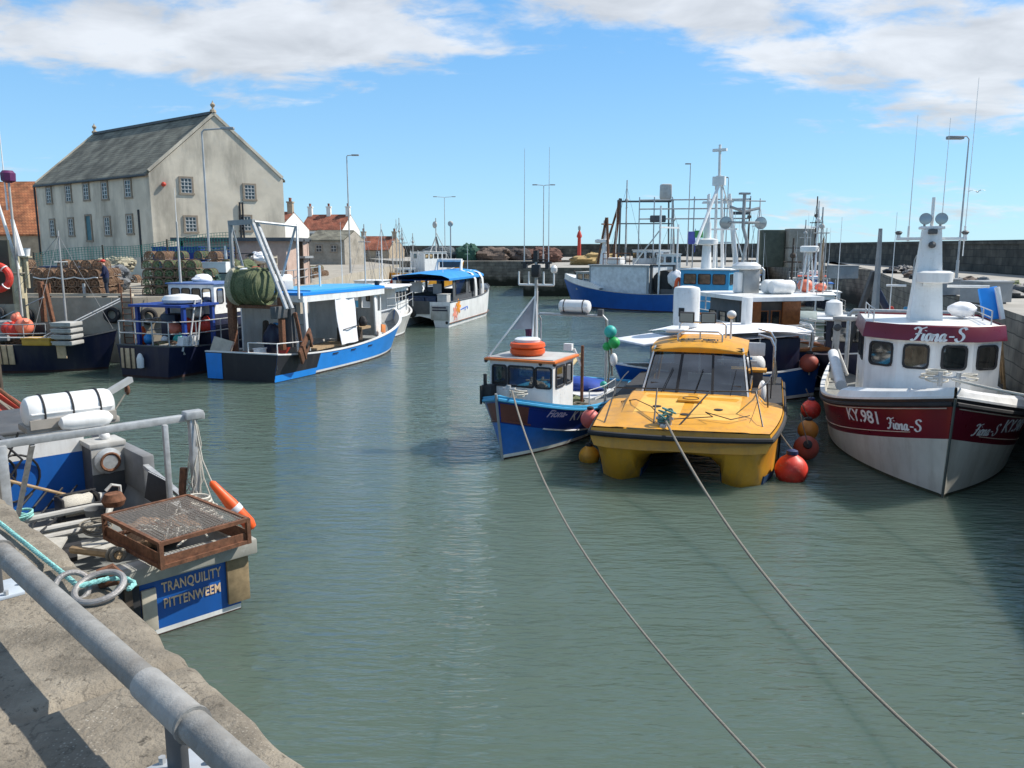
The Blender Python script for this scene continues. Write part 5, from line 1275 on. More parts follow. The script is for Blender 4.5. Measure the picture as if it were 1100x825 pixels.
    b = MB(RUST); b.ball((1.7, -2.3, 2.52), .09, (1, .6, 1.3), 10); b.m(ROPED); b.tube((1.7, -2.3, 2.5), (1.35, -1.7, 1.9), .016); b.build('davit_block', t)
    b = MB(WHITE2); b.ball((.75, -1.5, 1.82), .1, seg=12); b.build('deck_lamp', t)
    return t, H

def cage_box():
    t = thing('wire_cage', 'rusty steel framed wire mesh cage on the stern of the near blue boat', 'cage', (0, 0, 0), 0)
    a = NB_A; c = V((math.cos(a), math.sin(a))); n = V((-c.y, c.x)); o = V((NB_C.x, NB_C.y)) + c * (-4.05) + n * (-.92); t.location = (o.x, o.y, 1.14); t.rotation_euler = (0, 0, a + R(5))
    lx, ly, h = 1.75, 1.3, .36
    b = MB(RUST)
    for z in (.03, h):
        for s in (-1, 1):
            b.bar((-lx / 2, s * ly / 2, z), (lx / 2, s * ly / 2, z), .055, .055); b.bar((s * lx / 2, -ly / 2, z), (s * lx / 2, ly / 2, z), .054, .054)
    for x in (-lx / 2, lx / 2):
        for y in (-ly / 2, ly / 2): b.bar((x, y, 0), (x, y, h + .02), .06, .06)
    for s in (-1, 1): b.box((0, s * (ly / 2 - .012), h * .32), (lx, .012, h * .5)); 
    b.box((-lx / 2 + .012, 0, h * .3), (.012, ly, h * .34)); b.build('frame', t)
    b = MB(M('mesh_wire', (.30, .27, .24), .6, .5, .3, 20))
    n_ = 24
    for i in range(1, n_):
        y = -ly / 2 + ly * i / n_; b.bar((-lx / 2, y, h + .004), (lx / 2, y, h + .004), .009, .007)
    for i in range(1, 32):
        x = -lx / 2 + lx * i / 32; b.bar((x, -ly / 2, h + .012), (x, ly / 2, h + .012), .009, .007)
    b.build('mesh_top', t)
    b = MB(NETB); 
    for i in range(5): b.ball((random.uniform(-.6, .6), random.uniform(-.35, .35), .12), random.uniform(.1, .2), (1.3, 1, .6), 10)
    b.m(ROPEW)
    for i in range(9):
        p = V((random.uniform(-.6, .6), random.uniform(-.4, .4), .22)); b.path([p, p + V((random.uniform(-.3, .3), random.uniform(-.2, .2), .06)), p + V((random.uniform(-.4, .4), random.uniform(-.3, .3), .0))], .016, 5)
    for i in range(4): b.box((random.uniform(-.6, .6), random.uniform(-.4, .4), .2), (.4, .05, .03), (0, .1, random.uniform(0, 3)))
    b.build('catch_of_netting', t)
def dan_buoy(H):
    a = NB_A; rot = Euler((0, 0, a)).to_matrix()
    p0 = rot @ V((-2.9, -2.0, 1.55)) + NB_C; 
    t = thing('rescue_float', 'long orange float with reflective band hanging off the near boat quarter', 'float', p0)
    d = rot @ V((-.38, -.52, -.85)).normalized(); mt = d.to_track_quat('Z', 'Y').to_matrix().to_4x4()
    b = MB(ORANGE); b.lathe([(.02, -.05), (.06, .0), (.075, .2), (.105, .45), (.11, .9), (.07, 1.0), (.02, 1.02)], mt, 16); b.build('body', t)
    b = MB(M('reflective_tape', (.6, .6, .62), .35)); b.lathe([(.109, .52), (.115, .53), (.115, .62), (.109, .63)], mt, 16); b.build('band', t)
    b = MB(ROPEW); b.path([V((0, 0, 0)), rot @ V((.1, .1, .4)), rot @ V((.2, .15, 1.1))], .012, 5); b.build('rope', t)
# ------------------------------------------------------------------ blue trawler on the left
def left_trawler():
    A = R(71); d = V((math.cos(A), math.sin(A), 0)); C = V((-11.1, 32.9, 0)) + d * 6.1
    t = thing('trawler', 'bright blue trawler with tall steel gantry and green net drum', 'boat', C, A, 'fishing boats')
    H = Hull(13.8, 4.3, (1.15, .98, 2.05), wl=.88, rake=.7, ox=.7, stern=.82, um=.45, nd=3.4, nw=2.3, draft=.8, fl=1.1, bul=.6)
    BLK = paint('sooty_black_paint', (.02, .02, .026), .5, .3, (.1, .09, .08))
    H.build(t, [(('a', 0), ANTIF), (('a', .06), WHITE), (('a', .15), TRBLUE)], tbands=BLK, capmat=WHITE, cap=.14, inmat=LGREY, n=32)
    # black after quarters and blue transom corner
    b = MB(BLK)
    for s in (-1, 1): b.loft([[H.P(u, z * (H.hs(u) - .01), s, .012) for u in [.0 + .20 * i / 8 for i in range(9)]] for z in (.25, .5, .75, 1.0)], False, False)
    b.build('quarter_panel', t)
    b = MB(TRBLUE); p = [(-6.23, .9), (-6.23, 1.72)]; b.prism([(-6.21, .95, .05), (-6.21, 1.7, .05), (-6.21, 1.74, 1.12), (-6.21, .95, 1.12)], (-.02, 0, 0)); b.build('transom_panel', t)
    b = MB(TRBLUE); b.loft([[H.P(u, z, -1, .02) for u in [.0 + .2 * i / 8 for i in range(9)]] for z in (.02, .2, .3)], False, False); b.build('boot_stripe', t)
    letters('PISCES', .15, M('pale_blue_lettering', (.5, .62, .75), .5), t, lambda x, y, z: V((-6.235 - z, 1.33 - x, .93 + y)), 0, .003) if False else None
    b = MB(BLACK)
    for u in (.27, .38, .50): p = H.P(u, .78, -1, .01); q = H.P(u + .03, .78, -1, .01); b.bar(p, q, .03, .05)
    b.build('scupper', t)
    # long open-sided wheelhouse/shelter forward
    z1 = 3.35; zr = 1.15
    b = MB(WHITE)
    for x, y in ((-4.0, -1.72), (2.2, -1.66)): b.box((x, y, (zr + z1) / 2), (.2, .1, z1 - zr), (0, -.05, 0), .02)
    b.wall((3.9, .9), (3.5, 1.5), .9, z1, .08); b.wall((3.05, -1.55), (3.9, -.7), .9, z1, .08, [(.25, .85, 2.35, 3.05)]); b.wall((3.9, -.7), (3.9, .9), .9, z1, .08, [(.2, .7, 2.35, 3.05), (.9, 1.4, 2.35, 3.05)]); b.wall((3.5, 1.75), (-3.8, 1.75), .9, z1, .08, [(.6, 1.4, 2.2, 3.0), (2, 2.8, 2.2, 3.0)])
    b.wall((2.4, -1.64), (3.0, -1.57), .9, z1, .08, [(.12, .5, 2.3, 3.1)])
    b.wall((1.9, 1.6), (1.9, -.2), .9, z1, .06)       # inner bulkhead
    b.build('wheelhouse', t)
    b = MB(WHITE); o = [(-4.2, -1.75), (.2, -1.95), (3.0, -1.78), (4.1, -.75), (4.1, .95), (3.2, 1.85), (-4.2, 1.85)]
    b.prism([V((x, y, z1 - .2)) for x, y in o], (0, 0, .28)); b.m(TRBLUE); b.prism([V((x * 1.005, y * 1.01, z1 + .082)) for x, y in o], (0, 0, .12)); b.m(SKYB); b.prism([V((x * .8 + .3, y * .8, z1 + .205)) for x, y in o], (0, 0, .05)); b.build('roof', t)
    b = MB(TARPW)
    rr = []
    for i in range(9):
        x = -1.85 + 1.6 * i / 8; rr.append([V((x + .04 * k, -1.86 + .05 * math.sin(i * 1.3 + k) - .04 * k, z1 - .1 - k * .54)) for k in range(5)])
    b.loft(rr, False, False); b.loft([[p + V((0, .03, 0)) for p in r] for r in rr], False, False); b.build('tarpaulin', t)
    b = MB(BLACK); b.tube((-.15, -1.84, z1 - .1), (.2, -1.9, 1.25), .03); b.bar((-1.5, -2.03, 1.75), (-.2, -2.05, 1.85), .03); b.build('tarp_cord', t)
    b = MB(WOOD); b.box((-2.0, -1.3, 1.05), (2.6, .9, .1)); b.build('side_bench', t); b = MB(WOOD); b.box((1.2, -1.4, 1.6), (.9, .6, .12)); b.m(DWOOD); b.box((1.0, -.9, 1.3), (1.4, .6, .7)); b.build('chart_table', t)
    b = MB(DARK); lump(b, (1.3, -1.45, 1.85), .2, (1, 1, 1.3)); b.drop('bag', t, 'black bag on the table inside the blue trawler shelter', 'bag')
    for c, sz, mt, lb in (((-2.6, .8, 1.6), (.5, .3, 1.0), LBLUE, 'blue oilskin jacket hanging in the blue trawler shelter'), ((-2.0, .8, 1.6), (.3, .3, .9), YELLOW, 'yellow oilskin jacket hanging in the blue trawler shelter'), ((-3.2, .9, 1.7), (.4, .3, 1.1), DWOOD, 'brown coat hanging in the blue trawler shelter')):
        b = MB(mt); b.box(c, sz, bev=.1, taper=(.7, .7)); b.drop('jacket', t, lb, 'jacket')
    b = MB(M('orange_board', (.62, .2, .05), .7)); b.box((2.4, -1.98, 1.45), (.7, .05, .4), (0, .15, .2), .02); b.drop('orange_board', t, 'orange board leaning on the gunwale of the blue trawler', 'board')
    # gantry: goal-post frame aft with long twin diagonals
    b = MB(GREYP); zt = 6.45; xa = -5.0; xb = -5.0
    b.path([(xa, 1.1, 1.0), (xa, 1.1, zt - .05), (xa, 1.05, zt)], .085, 8); b.bar((xa, 1.15, zt), (xa + .1, .0, zt + .05), .2, .2); b.build('gantry_post', t)
    b = MB(GALV)
    for o in (0, .3): b.tube((xa + .1 + o, .05, zt), (-5.4 + o * 1.3, -1.75, 2.95), .085)
    b.tube((xa + .15, .0, zt + .05), (-3.2, -.95, 6.35), .06); b.tube((-3.2, -.95, 6.4), (-4.5, -1.75, 3.3), .055); b.tube((-3.2, -.9, 6.4), (-2.6, .6, 3.5), .05); b.tube((xa, 1.05, zt), (-3.4, 1.5, 3.5), .05); b.build('gantry_brace', t)
    b = MB(RUST); b.box((-5.2, 1.1, 2.2), (.28, .28, 2.6), bev=.03); b.box((-5.0, -1.2, 2.3), (.25, .2, 2.2), bev=.03); b.box((-5.1, .0, 3.0), (.3, 2.7, .14)); b.build('gallows', t)
    b = MB(DGREY); b.box((-4.9, -1.25, 2.8), (1.5, .25, .5), bev=.03); b.box((-4.6, -1.35, 2.1), (.3, .3, 1.6)); b.m(RUST); b.path([(-4.6, -1.6, 2.75), (-4.5, -1.65, 2.2), (-4.4, -1.75, 1.2)], .08, 6); b.build('winch_frame', t)
    # net drum wound with green net
    b = MB(NETG); mt = xf((-5.05, .05, 3.85), (PI / 2, 0, 0)); b.lathe([(.5, -.74), (.70, -.55), (.78, -.3), (.73, .1), (.79, .35), (.66, .58), (.45, .7)], mt, 26)
    for k in range(16): b.torus((-5.05, .05 + random.uniform(-.66, .66), 3.85 + random.uniform(-.03, .02)), .745, .04, (PI / 2 + random.uniform(-.08, .08), 0, 0), 24, 5)
    b.m(M('tan_netting', (.36, .33, .24), .95, var=.4, scale=20)); b.lathe([(.62, -.9), (.82, -.84), (.85, -.66), (.72, -.56)], mt, 24); b.m(NETG); b.path([(-4.95, .45, 4.5), (-4.5, .45, 4.5), (-4.25, .55, 3.9), (-4.2, .6, 3.1)], .11, 7); b.build('net_drum', t)
    for c, r, sc, mt, lb in (((-5.4, .6, 4.25), .22, (1, 1.2, .7), M('peach_gear', (.6, .2, .1), .8), 'peach coloured bundle on the left end of the green net drum'), ((-5.2, .35, 4.5), .2, (1, 1.3, .6), TARPW, 'white bundle on top of the green net drum'), ((-4.9, .0, 4.58), .14, (1, 1.6, .6), RED, 'small red bundle on top of the green net drum'), ((-5.2, .95, 3.7), .28, (.9, .8, 2.2), WHITE, 'tall white bag hanging against the gantry post of the blue trawler')):
        b = MB(mt); lump(b, c, r, sc, .18, 14); b.drop('gear_bundle', t, lb, 'bundle')
    # rusty trawl door on the quarter
    b = MB(RUST); mt = (-4.75, -2.15, 1.38); 
    b.box(mt, (1.35, .12, .85), (.22, -.75, .08), .05); 
    for x in (-.35, .35): b.box((mt[0] + x * .7, mt[1] - .07, mt[2] + x * .65), (.09, .1, .9), (.22, -.75, .08), .02)
    b.m(BLACK); b.box((mt[0] + .12, mt[1] - .06, mt[2] + .14), (.55, .09, .2), (.22, -.75, .08), .03); b.build('trawl_door', t)
    # work deck clutter
    b = MB(GREYP); b.box((-2.4, .3, 1.4), (.8, 1.4, 1.2), bev=.05); b.build('trawl_winch', t)
    b = MB(NAVY); lump(b, (-3.6, .2, 1.4), .5, (1, .9, 1.5), .2); b.drop('net_heap', t, 'dark navy net heap under the net drum of the blue trawler', 'net heap')
    b = MB(RED); b.box((-3.9, -.6, 1.3), (.12, .5, 1.0), (.3, .5, 0), .02); b.drop('red_board', t, 'red board leaning on the work deck of the blue trawler', 'board')
    b = MB(ORANGE); b.box((-5.4, .4, .9), (.5, .6, .3), bev=.03); b.box((-5.4, .4, 1.05), (.54, .64, .05), bev=.01); b.drop('fish_box', t, 'orange fish box at the stern of the blue trawler', 'fish box')
    b = MB(WHITE2); b.box((-5.2, -.2, 1.0), (.5, .3, .5), bev=.04); b.box((-5.2, -.2, 1.25), (.54, .34, .05), bev=.01); b.drop('fish_box', t, 'white fish box beside the orange one at the trawler stern', 'fish box')
    b = MB(M('pale_board', (.5, .45, .36), .8)); b.box((-5.6, 1.4, 1.3), (.12, 1.0, .7), (.2, .3, 0)); b.drop('loose_board', t, 'pale board propped at the stern corner of the blue trawler', 'board')
    b = MB(WHITE); rails(b, [(-6.1, -.3, 1.15), (-6.1, -1.7, 1.15), (-5.0, -1.95, 1.12), (-4.2, -2.0, 1.1)], [.45], .025); b.build('stern_rail', t)
    # roof aerials, rails, tanks
    b = MB(WHITE2); b.tube((.4, .3, z1 + .2), (.4, .3, 4.6), .05); b.build('pole', t)
    b = MB(WHITE2); b.box((-2.6, .7, z1 + .6), (1.3, 1.0, .6), bev=.1); b.m(LGREY); b.box((-2.95, .0, z1 + .45), (.7, .5, .4), bev=.05); b.build('roof_tank', t)
    for x, y, h in ((3.3, .8, 3.2), (2.7, -.9, 2.6)): b = MB(WHITE2); whip(b, (x, y, z1 + .2), h, .018); b.build('antenna', t)
    b = MB(BLACK); b.box((3.5, -1.1, z1 + .3), (.2, .2, .25), bev=.03); b.build('deck_light', t)

# ------------------------------------------------------------------ two navy workboats against the left quay
def navy_boat(C, A, label, which):
    t = thing('workboat', label, 'boat', C, A, 'navy boats on the left')
    H = Hull(9.6 if which == 0 else 9.2, 3.5 if which == 0 else 3.2, (1.35, 1.25, 1.75) if which == 0 else (1.35, 1.2, 1.7), wl=.88, rake=.8, stern=.86, nd=2.6, nw=1.9, draft=.7, bul=.45)
    H.build(t, [(('a', 0), ANTIF), (('a', .1), NAVY)], capmat=DGREY, cap=.12, inmat=DGREY, deckmat=M('dark_teal_deck', (.06, .09, .09), .8, dirt=(.2, .18, .15)), n=24)
    hy = 1.72
    if which == 0:
        b = MB(PLY); 
        b.box((-1.1, -hy - .02, .83), (1.15, .05, .85), (.07, 0, 0), .01); b.box((2.4, -hy + .18, .95), (.6, .05, .55), (.07, 0, 0), .01); b.m(DWOOD)
        for x in (-1.3, -.9): b.box((x, -hy - .055, .83), (.05, .03, .88), (.07, .0, 0))
        b.build('fender_board', t)
        b = MB(WHITE); b.path([(-4.4, -1.5, 1.55), (2.5, -1.6, 1.58)], .03, 6); b.build('side_rope', t)
        b = MB(GALV); rails(b, [(-4.5, -1.4, 1.38), (-3, -1.62, 1.36), (-1.5, -1.7, 1.35), (.2, -1.7, 1.35), (1.6, -1.65, 1.38)], [.4, .8], .025)
        b.tube((1.2, -1.4, 1.6), (4.2, 1.2, 3.1), .04); b.tube((1.3, -1.5, 1.5), (4.3, 1.1, 3.0), .03); b.tube((-4, 1, 2.2), (-.5, .6, 3.2), .03); b.build('rail', t)
        for k in range(4):
            b = MB(LGREY); b.box((2.7, -1.35, 1.36 + .27 * k), (1.3, .9, .16), bev=.02); b.box((2.7, -1.35, 1.27 + .27 * k), (1.1, .7, .06)); b.box((2.7, -1.8, 1.42 + .27 * k), (1.34, .05, .05)); b.drop('fish_crate', t, 'flat grey crate in the stack on the navy boat beside the ochre box', 'crate', 'flat grey crates')
        b = MB(M('ochre_plastic', (.62, .36, .05), .5, dirt=(.3, .18, .05))); b.box((1.0, -1.5, 1.40), (1.8, .6, .30), bev=.04); b.box((1.0, -1.5, 1.55), (1.88, .68, .06), bev=.02); b.drop('fish_box', t, 'ochre yellow fish box on the side deck of the navy workboat', 'fish box')
        for c, r, mt, lb in (((-1.6, -.9, 1.9), .30, BUOYRED, 'red buoy leftmost of the bunch on the navy workboat'), ((-1.05, -1.1, 1.85), .3, BUOYRED, 'red buoy in the middle of the bunch on the navy workboat'), ((-.4, -1.0, 2.0), .38, M('coral_vinyl', (.75, .2, .12), .5), 'biggest coral buoy at the right of the bunch on the navy workboat'), ((-1.2, -.7, 2.35), .22, M('coral_vinyl', (.75, .2, .12), .5), 'small coral buoy topmost of the bunch on the navy workboat')):
            b = MB(mt); b.lathe([(.01, -r)] + [(r * math.cos(R(a)), r * math.sin(R(a))) for a in range(-75, 66, 14)] + [(r * .34, r * 1.02), (r * .25, r * 1.25), (.01, r * 1.27)], xf(c, (random.uniform(-.8, .8), random.uniform(-.8, .8), 0)), 18); b.drop('buoy', t, lb, 'buoy', 'buoys on the navy workboat')
        b = MB(DARK); b.box((-.5, .3, 1.6), (1.8, 1.2, .9), bev=.1); b.m(GREYP); b.box((-3.0, .3, 1.7), (1.4, 1.3, .9), bev=.08); b.build('hauler', t)
        b = MB(GREYP); b.tube((.9, .6, 1.5), (.9, .6, 6.2), .07, .04); b.tube((.9, .1, 4.8), (.9, 1.1, 4.8), .03); b.build('mast', t)
        for q in ((-4.4, .2, 1.6), (4.4, .2, 1.8), (.6, -1.6, 1.5)): b = MB(WIRE); b.tube((.9, .6, 6.0), q, .012, seg=4); b.build('stay', t)
        b = MB(RUST); b.box((-.9, .9, 2.6), (.25, .25, 2.6), (0, 0, 0), .03); b.box((-.3, .8, 2.6), (.2, .2, 2.4), (0, -.2, 0), .03); b.build('frame_post', t)
    else:
        b = MB(PLY); b.box((-4.63, .8, .82), (.05, .72, .85), bev=.01); b.m(DWOOD); b.box((-4.67, .95, .82), (.04, .06, .88)); b.box((-4.67, .62, .82), (.04, .06, .88)); b.build('fender_board', t)
        b = MB(WHITE2); b.lathe([(.02, -.32), (.14, -.28), (.15, .1), (.08, .28), (.03, .33)], xf((-4.78, .02, .75)), 12); b.build('side_fender', t)
        LT = M('pale_blue_lettering', (.5, .62, .75), .5)
        letters('Artemis', .34, LT, t, H.letter_fn(-1, 2.3, .95), .3, .003) if False else None
        b = MB(GALV); rails(b, [(1.6, 1.45, 1.3), (.2, 1.5, 1.3), (-1.5, 1.5, 1.3), (-3, 1.42, 1.3), (-4.5, 1.3, 1.38), (-4.5, .45, 1.38), (-4.5, -.45, 1.38), (-4.5, -1.3, 1.38), (-3, -1.42, 1.3), (-1.5, -1.5, 1.3), (.2, -1.5, 1.3)], [.5, 1.0], .028); b.tube((-3.5, -1.5, 1.5), (-2.8, -1.3, 3.2), .04); b.tube((-3.0, -1.5, 1.5), (-2.4, -1.3, 3.2), .04); b.build('rail', t)
        # white wheelhouse with blue roof, blue working frame
        b = MB(NAVY); b.box((-.25, 0, 1.8), (2.5, 2.46, 1.38), bev=.03); b.build('deckhouse', t)
        cabin(t, -1.5, 1.0, 2.5, 2.5, 3.8, WHITE, M('faded_blue_roof', (.10, .17, .36), .6, dirt=(.4, .4, .4), damt=.4), star=[(-1.1, .38), (-.5, .38), (.1, .38), (.65, .3)], front=[(-.8, .5), (0, .6), (.8, .5)], port=[(-.8, .5)], rear=[(-.85, .42), (-.28, .42), (.28, .42), (.85, .42)], zc=3.3, hh=.62, rad=.1, pane=GLASSD)
        b = MB(paint('frame_blue_paint', (.012, .05, .27), .45, .3)); 
        for x in (-3.5, -1.7): 
            for y in (-1.25, 1.2): b.box((x, y, 2.0), (.15, .15, 1.9))
        b.box((-2.6, 0, 2.98), (2.4, 2.8, .1)); b.m(GREYP); b.box((-1.8, -.2, 1.9), (.45, .3, 1.6)); b.m(NAVY); b.box((-2.0, .7, 1.8), (.6, .8, 1.4), bev=.05); b.build('working_frame', t)
        b = MB(WHITE2); b.lathe([(.1, 0), (.75, .05), (.82, .18), (.7, .34), (.1, .42)], xf((-2.7, -.5, 3.04)), 20); b.build('roof_raft', t)
        b = MB(TARPW); lump(b, (-.3, .3, 4.0), .38, (1.4, 1, .6), .15); b.drop('tarpaulin', t, 'white tarpaulin bundle on the cabin roof of the navy boat', 'tarpaulin')
        for c, r, mt, lb in (((-2.0, -.3, 1.95), .36, BUOYRED, 'red buoy nearest the stern rail of the white cabined navy boat'), ((-1.6, -.85, 2.0), .36, BUOYRED, 'red buoy rightmost on the after deck of the white cabined navy boat'), ((-2.3, .3, 1.85), .3, M('coral_vinyl', (.75, .2, .12), .5), 'coral buoy left of the two red ones on the navy boat after deck'), ((-1.7, -.5, 2.6), .26, WHITE2, 'white buoy on top of the red ones on the navy boat after deck'), ((-2.7, -.2, 1.45), .24, M('teal_float', (.03, .38, .33), .5), 'teal float under the red buoys on the navy boat after deck')):
            b = MB(mt); b.lathe([(.01, -r)] + [(r * math.cos(R(a)), r * math.sin(R(a))) for a in range(-75, 66, 14)] + [(r * .34, r * 1.02), (r * .25, r * 1.25), (.01, r * 1.27)], xf(c, (random.uniform(-.8, .8), random.uniform(-.8, .8), 0)), 18); b.drop('buoy', t, lb, 'buoy', 'buoys on the navy boat after deck')
        for c, r, sc, mt, lb in (((-3.2, 1.3, 1.6), .4, (.5, .3, 1.1), ORANGE, 'orange lifejacket hung on the rail of the white cabined navy boat'), ((-3.4, .8, 1.5), .24, (.9, .8, 1), LBLUE, 'light blue bag hung beside the orange lifejacket'), ((-3.0, .2, 1.15), .35, (1.3, .7, .6), RED, 'red oilskin heap on the deck of the white cabined navy boat'), ((-3.0, .3, 1.45), .16, (1, 1, 1), WHITE2, 'white float lying on the red oilskin heap'), ((-4.0, .3, 1.1), .35, (1.0, .6, .7), TARPB, 'blue tarpaulin bundle by the rail of the white cabined navy boat')):
            b = MB(mt); lump(b, c, r, sc, .15, 14); b.drop('deck_bundle', t, lb, 'bundle')
        b = MB(WHITE); b.box((-3.4, -1.3, 1.3), (1.1, .34, .06), (.1, .15, 0))
        for i in range(5): b.box((-3.85 + .22 * i, -1.32, 1.42), (.1, .3, .6), (.1, .15, 0))
        b.drop('rope_rack', t, 'white slatted rack on the side deck of the white cabined navy boat', 'rack')
        b = MB(M('pale_board', (.5, .45, .36), .8)); b.box((-3.6, -.8, 1.15), (.6, 1.2, .4), (0, 0, .1), .02); b.drop('wooden_box', t, 'pale wooden box at the stern of the white cabined navy boat', 'box')
        b = MB(LGREY); b.tube((-1.2, .8, 3.8), (-1.2, .8, 6.6), .06, .04); b.m(WHITE2); whip(b, (-1.2, .8, 6.5), 1.6, .02); b.build('mast', t)
    return t

def red_deck_boat():
    A = R(133); C = V((-15.4, 20.3, 0))
    t = thing('fishing_boat', 'red decked boat ahead of the near blue boat, only its stern corner in view', 'boat', C, A, 'fishing boats')
    H = Hull(9, 4.2, (1.5, 1.45, 2.0), wl=.9, rake=.8, stern=.92, draft=.7, bul=.18)
    H.build(t, [(('a', 0), ANTIF), (('a', .08), DGREY), (('s', .35), LGREY)], capmat=REDDECK, cap=.16, inmat=REDDECK, deckmat=REDDECK)
    b = MB(RUST); b.tube((-2.2, -.6, 1.3), (-2.2, -.6, 3.4), .07); b.tube((-2.2, -.35, 1.3), (-2.2, -.35, 3.1), .06); b.tube((-2.0, -.6, 3.0), (-3.2, -1.9, 1.5), .05); b.m(DARK); b.lathe([(.2, 0), (.15, .15)], xf((-2.2, -.5, 1.32)), 12); b.build('derrick_post', t)
    b = MB(GREYP); b.tube((-2.2, -.55, 3.2), (-2.2, -.55, 6.2), .08, .06); b.build('mast', t)
    b = MB(WHITE2); b.lathe([(.05, 0), (.62, .06), (.66, .22), (.5, .4), (.3, .5), (.02, .52)], xf((-2.1, -.45, 3.45)), 22); b.m(DGREY); b.box((-2.1, -.3, 3.35), (.9, .9, .08)); b.build('radar_dome', t)
    b = MB(ROPED); b.path(sag((-2.3, -.7, 3.0), (-3.6, -1.6, 1.5), .15, 8), .035, 6); b.path(sag((-2.3, -.6, 2.8), (-3.4, -1.7, 1.5), .1, 8), .03, 6); b.build('rope', t)
    b = MB(WHITE2); b.box((-3.6, .6, 1.5), (1.3, .8, .35), bev=.08); b.box((-3.6, .6, 1.69), (1.36, .86, .05), bev=.02); b.drop('white_box', t, 'white box on the red deck at the left edge', 'box')
    return t

# ------------------------------------------------------------------ white trip boat with blue canopy
def trip_boat():
    A = R(77); d = V((math.cos(A), math.sin(A), 0)); C = V((-6.45, 56.2, 0)) + d * 6.5
    t = thing('trip_boat', 'white twin hulled trip boat with blue canopy and orange flower on its side', 'boat', C, A, 'boats in the outer basin')
    WS = WHITE
    b = MB(WS)
    def ring(x):
        k = max(0, (x - 3) / 3.5); w = 2.25 * (1 - .45 * k ** 2); s = 1.5 + .75 * max(0, x / 6.5) ** 2 + .25; i = max(.35, 1.0 - .6 * k)
        h = [(w, s), (w - .05, .5), (w - .25, -.5), (w - i, -.5), (max(.1, w - i - .25), .55), (0, .75)]
        return [V((x + .6 * (max(0, (z) / s)) * (x > 5), y, z)) for y, z in h] + [V((x + .6 * max(0, z / s) * (x > 5), -y, z)) for y, z in h[:-1]][::-1]
    rg = [ring(x) for x in (-6.5, -4, -2, 0, 2, 3.5, 4.6, 5.4, 6.0, 6.4)]
    b.loft(rg, False, False); b.face([b.bm.verts.new(p) for p in rg[-1]]); b.face([b.bm.verts.new(p) for p in rg[0]]); b.build('hull', t)
    b = MB(GREYP); b.loft([[V((p.x, p.y * .98, p.z - .35)) for p in (r[0], r[-1])] for r in rg], False, False); b.build('deck', t)
    b = MB(DGREY); 
    for s in (0, -1): b.path([r[s] for r in rg], .05, 6)
    b.m(RUST); b.path([V((r[0].x, -r[1].y + .0, .28)) for r in rg[:-1]], .035, 6); b.build('rubbing_strake', t)
    # stern: grey tailgate, pots, blue crates
    b = MB(LGREY); b.box((-6.53, -1.5, 1.0), (.06, 1.3, 1.0), bev=.02); b.m(DGREY); b.box((-6.53, 0.2, 1.35), (.08, 1.9, .9)); b.m(BLACK); b.ball((-6.56, .5, .95), .3, (.2, 1, 1)); b.ball((-6.56, -2.0, .33), .1, (.3, 1, 1)); b.m(NAVY); b.box((-6.57, -1.5, 1.18), (.03, 1.1, .1)); b.box((-6.57, -1.45, 1.36), (.03, 1.0, .1)); b.build('tailgate', t)
    for k in range(4):
        b = MB(M('dark_blue_crate', (.03, .05, .1), .6)); y = -.75 + .82 * k; b.box((-5.9, y, 1.75), (.9, .76, .6), bev=.04); b.box((-5.9, y, 2.06), (.96, .8, .07), bev=.02); b.drop('fish_crate', t, 'dark blue crate in the row across the trip boat stern', 'crate', 'dark blue stern crates')
    b = MB(LGREY); b.box((-5.9, -1.6, 1.85), (.9, .7, .8), bev=.04); b.box((-5.9, -1.6, 2.26), (.96, .76, .06), bev=.02); b.drop('fish_crate', t, 'pale grey crate at the right end of the trip boat stern row', 'crate')
    # cabin: dark sides, white arches, blue canopy
    b = MB(DGREY); b.wall((3.6, 1.7), (-4.8, 1.95), 1.3, 3.3, .06, [(1, 3.2, 2.1, 3.1), (3.6, 6, 2.1, 3.1)]); b.wall((-4.8, -1.95), (3.6, -1.7), 1.3, 3.3, .06, [(.6, 3.6, 2.1, 3.15), (4.4, 6.0, 2.1, 3.15), (6.7, 7.8, 2.1, 3.15)]); b.wall((3.6, -1.7), (3.6, 1.7), 1.3, 3.3, .06, [(.3, 3.1, 2.2, 3.15)]); b.build('cabin', t)
    for x, w in ((-2.7, 2.8), (.4, 1.5), (2.45, 1.0)): win(t, (x, -1.95 + (x + 4.8) * .25 / 8.4, 2.62), V((8.4, .25, 0)), w, .95, pane=GLASSD, fw=.05)
    CAN = paint('canopy_blue', (.02, .24, .60), .6, .15, (.1, .3, .5))
    b = MB(CAN); b.loft([[V((x, y, z)) for y, z in ((w, 3.2), (w, 3.35), (w * .75, h), (0, h + .12), (-w * .75, h), (-w, 3.35), (-w, 3.2))] for x, w, h in ((-6.2, 2.1, 3.55), (-2, 2.1, 3.68), (3.0, 1.95, 3.72), (4.3, 1.75, 3.3))], False, False); b.loft([[V((-6.2, 2.1, 3.2)), V((4.3, 1.75, 3.2))], [V((-6.2, -2.1, 3.2)), V((4.3, -1.75, 3.2))]], False, False)
    b.build('canopy', t)
    b = MB(WHITE2)
    for x in (.05, 2.1):
        b.loft([[V((x + dx + kx, y, z)) for dx in (0, .55)] for kx, y, z in ((.75, -2.02, 1.5), (.6, -2.06, 2.4), (.3, -2.08, 3.1), (-.1, -1.9, 3.55), (-.5, -1.3, 3.75))], False, False)
    b.build('arch', t)
    b = MB(WHITE2); b.path([(.3, -1.0, 3.7), (.7, -.95, 4.5), (.7, .95, 4.5), (.3, 1.0, 3.7)], .14, 8); b.m(DGREY); b.box((.8, 0, 4.2), (.1, 1.7, .5)); b.build('mast_arch', t)
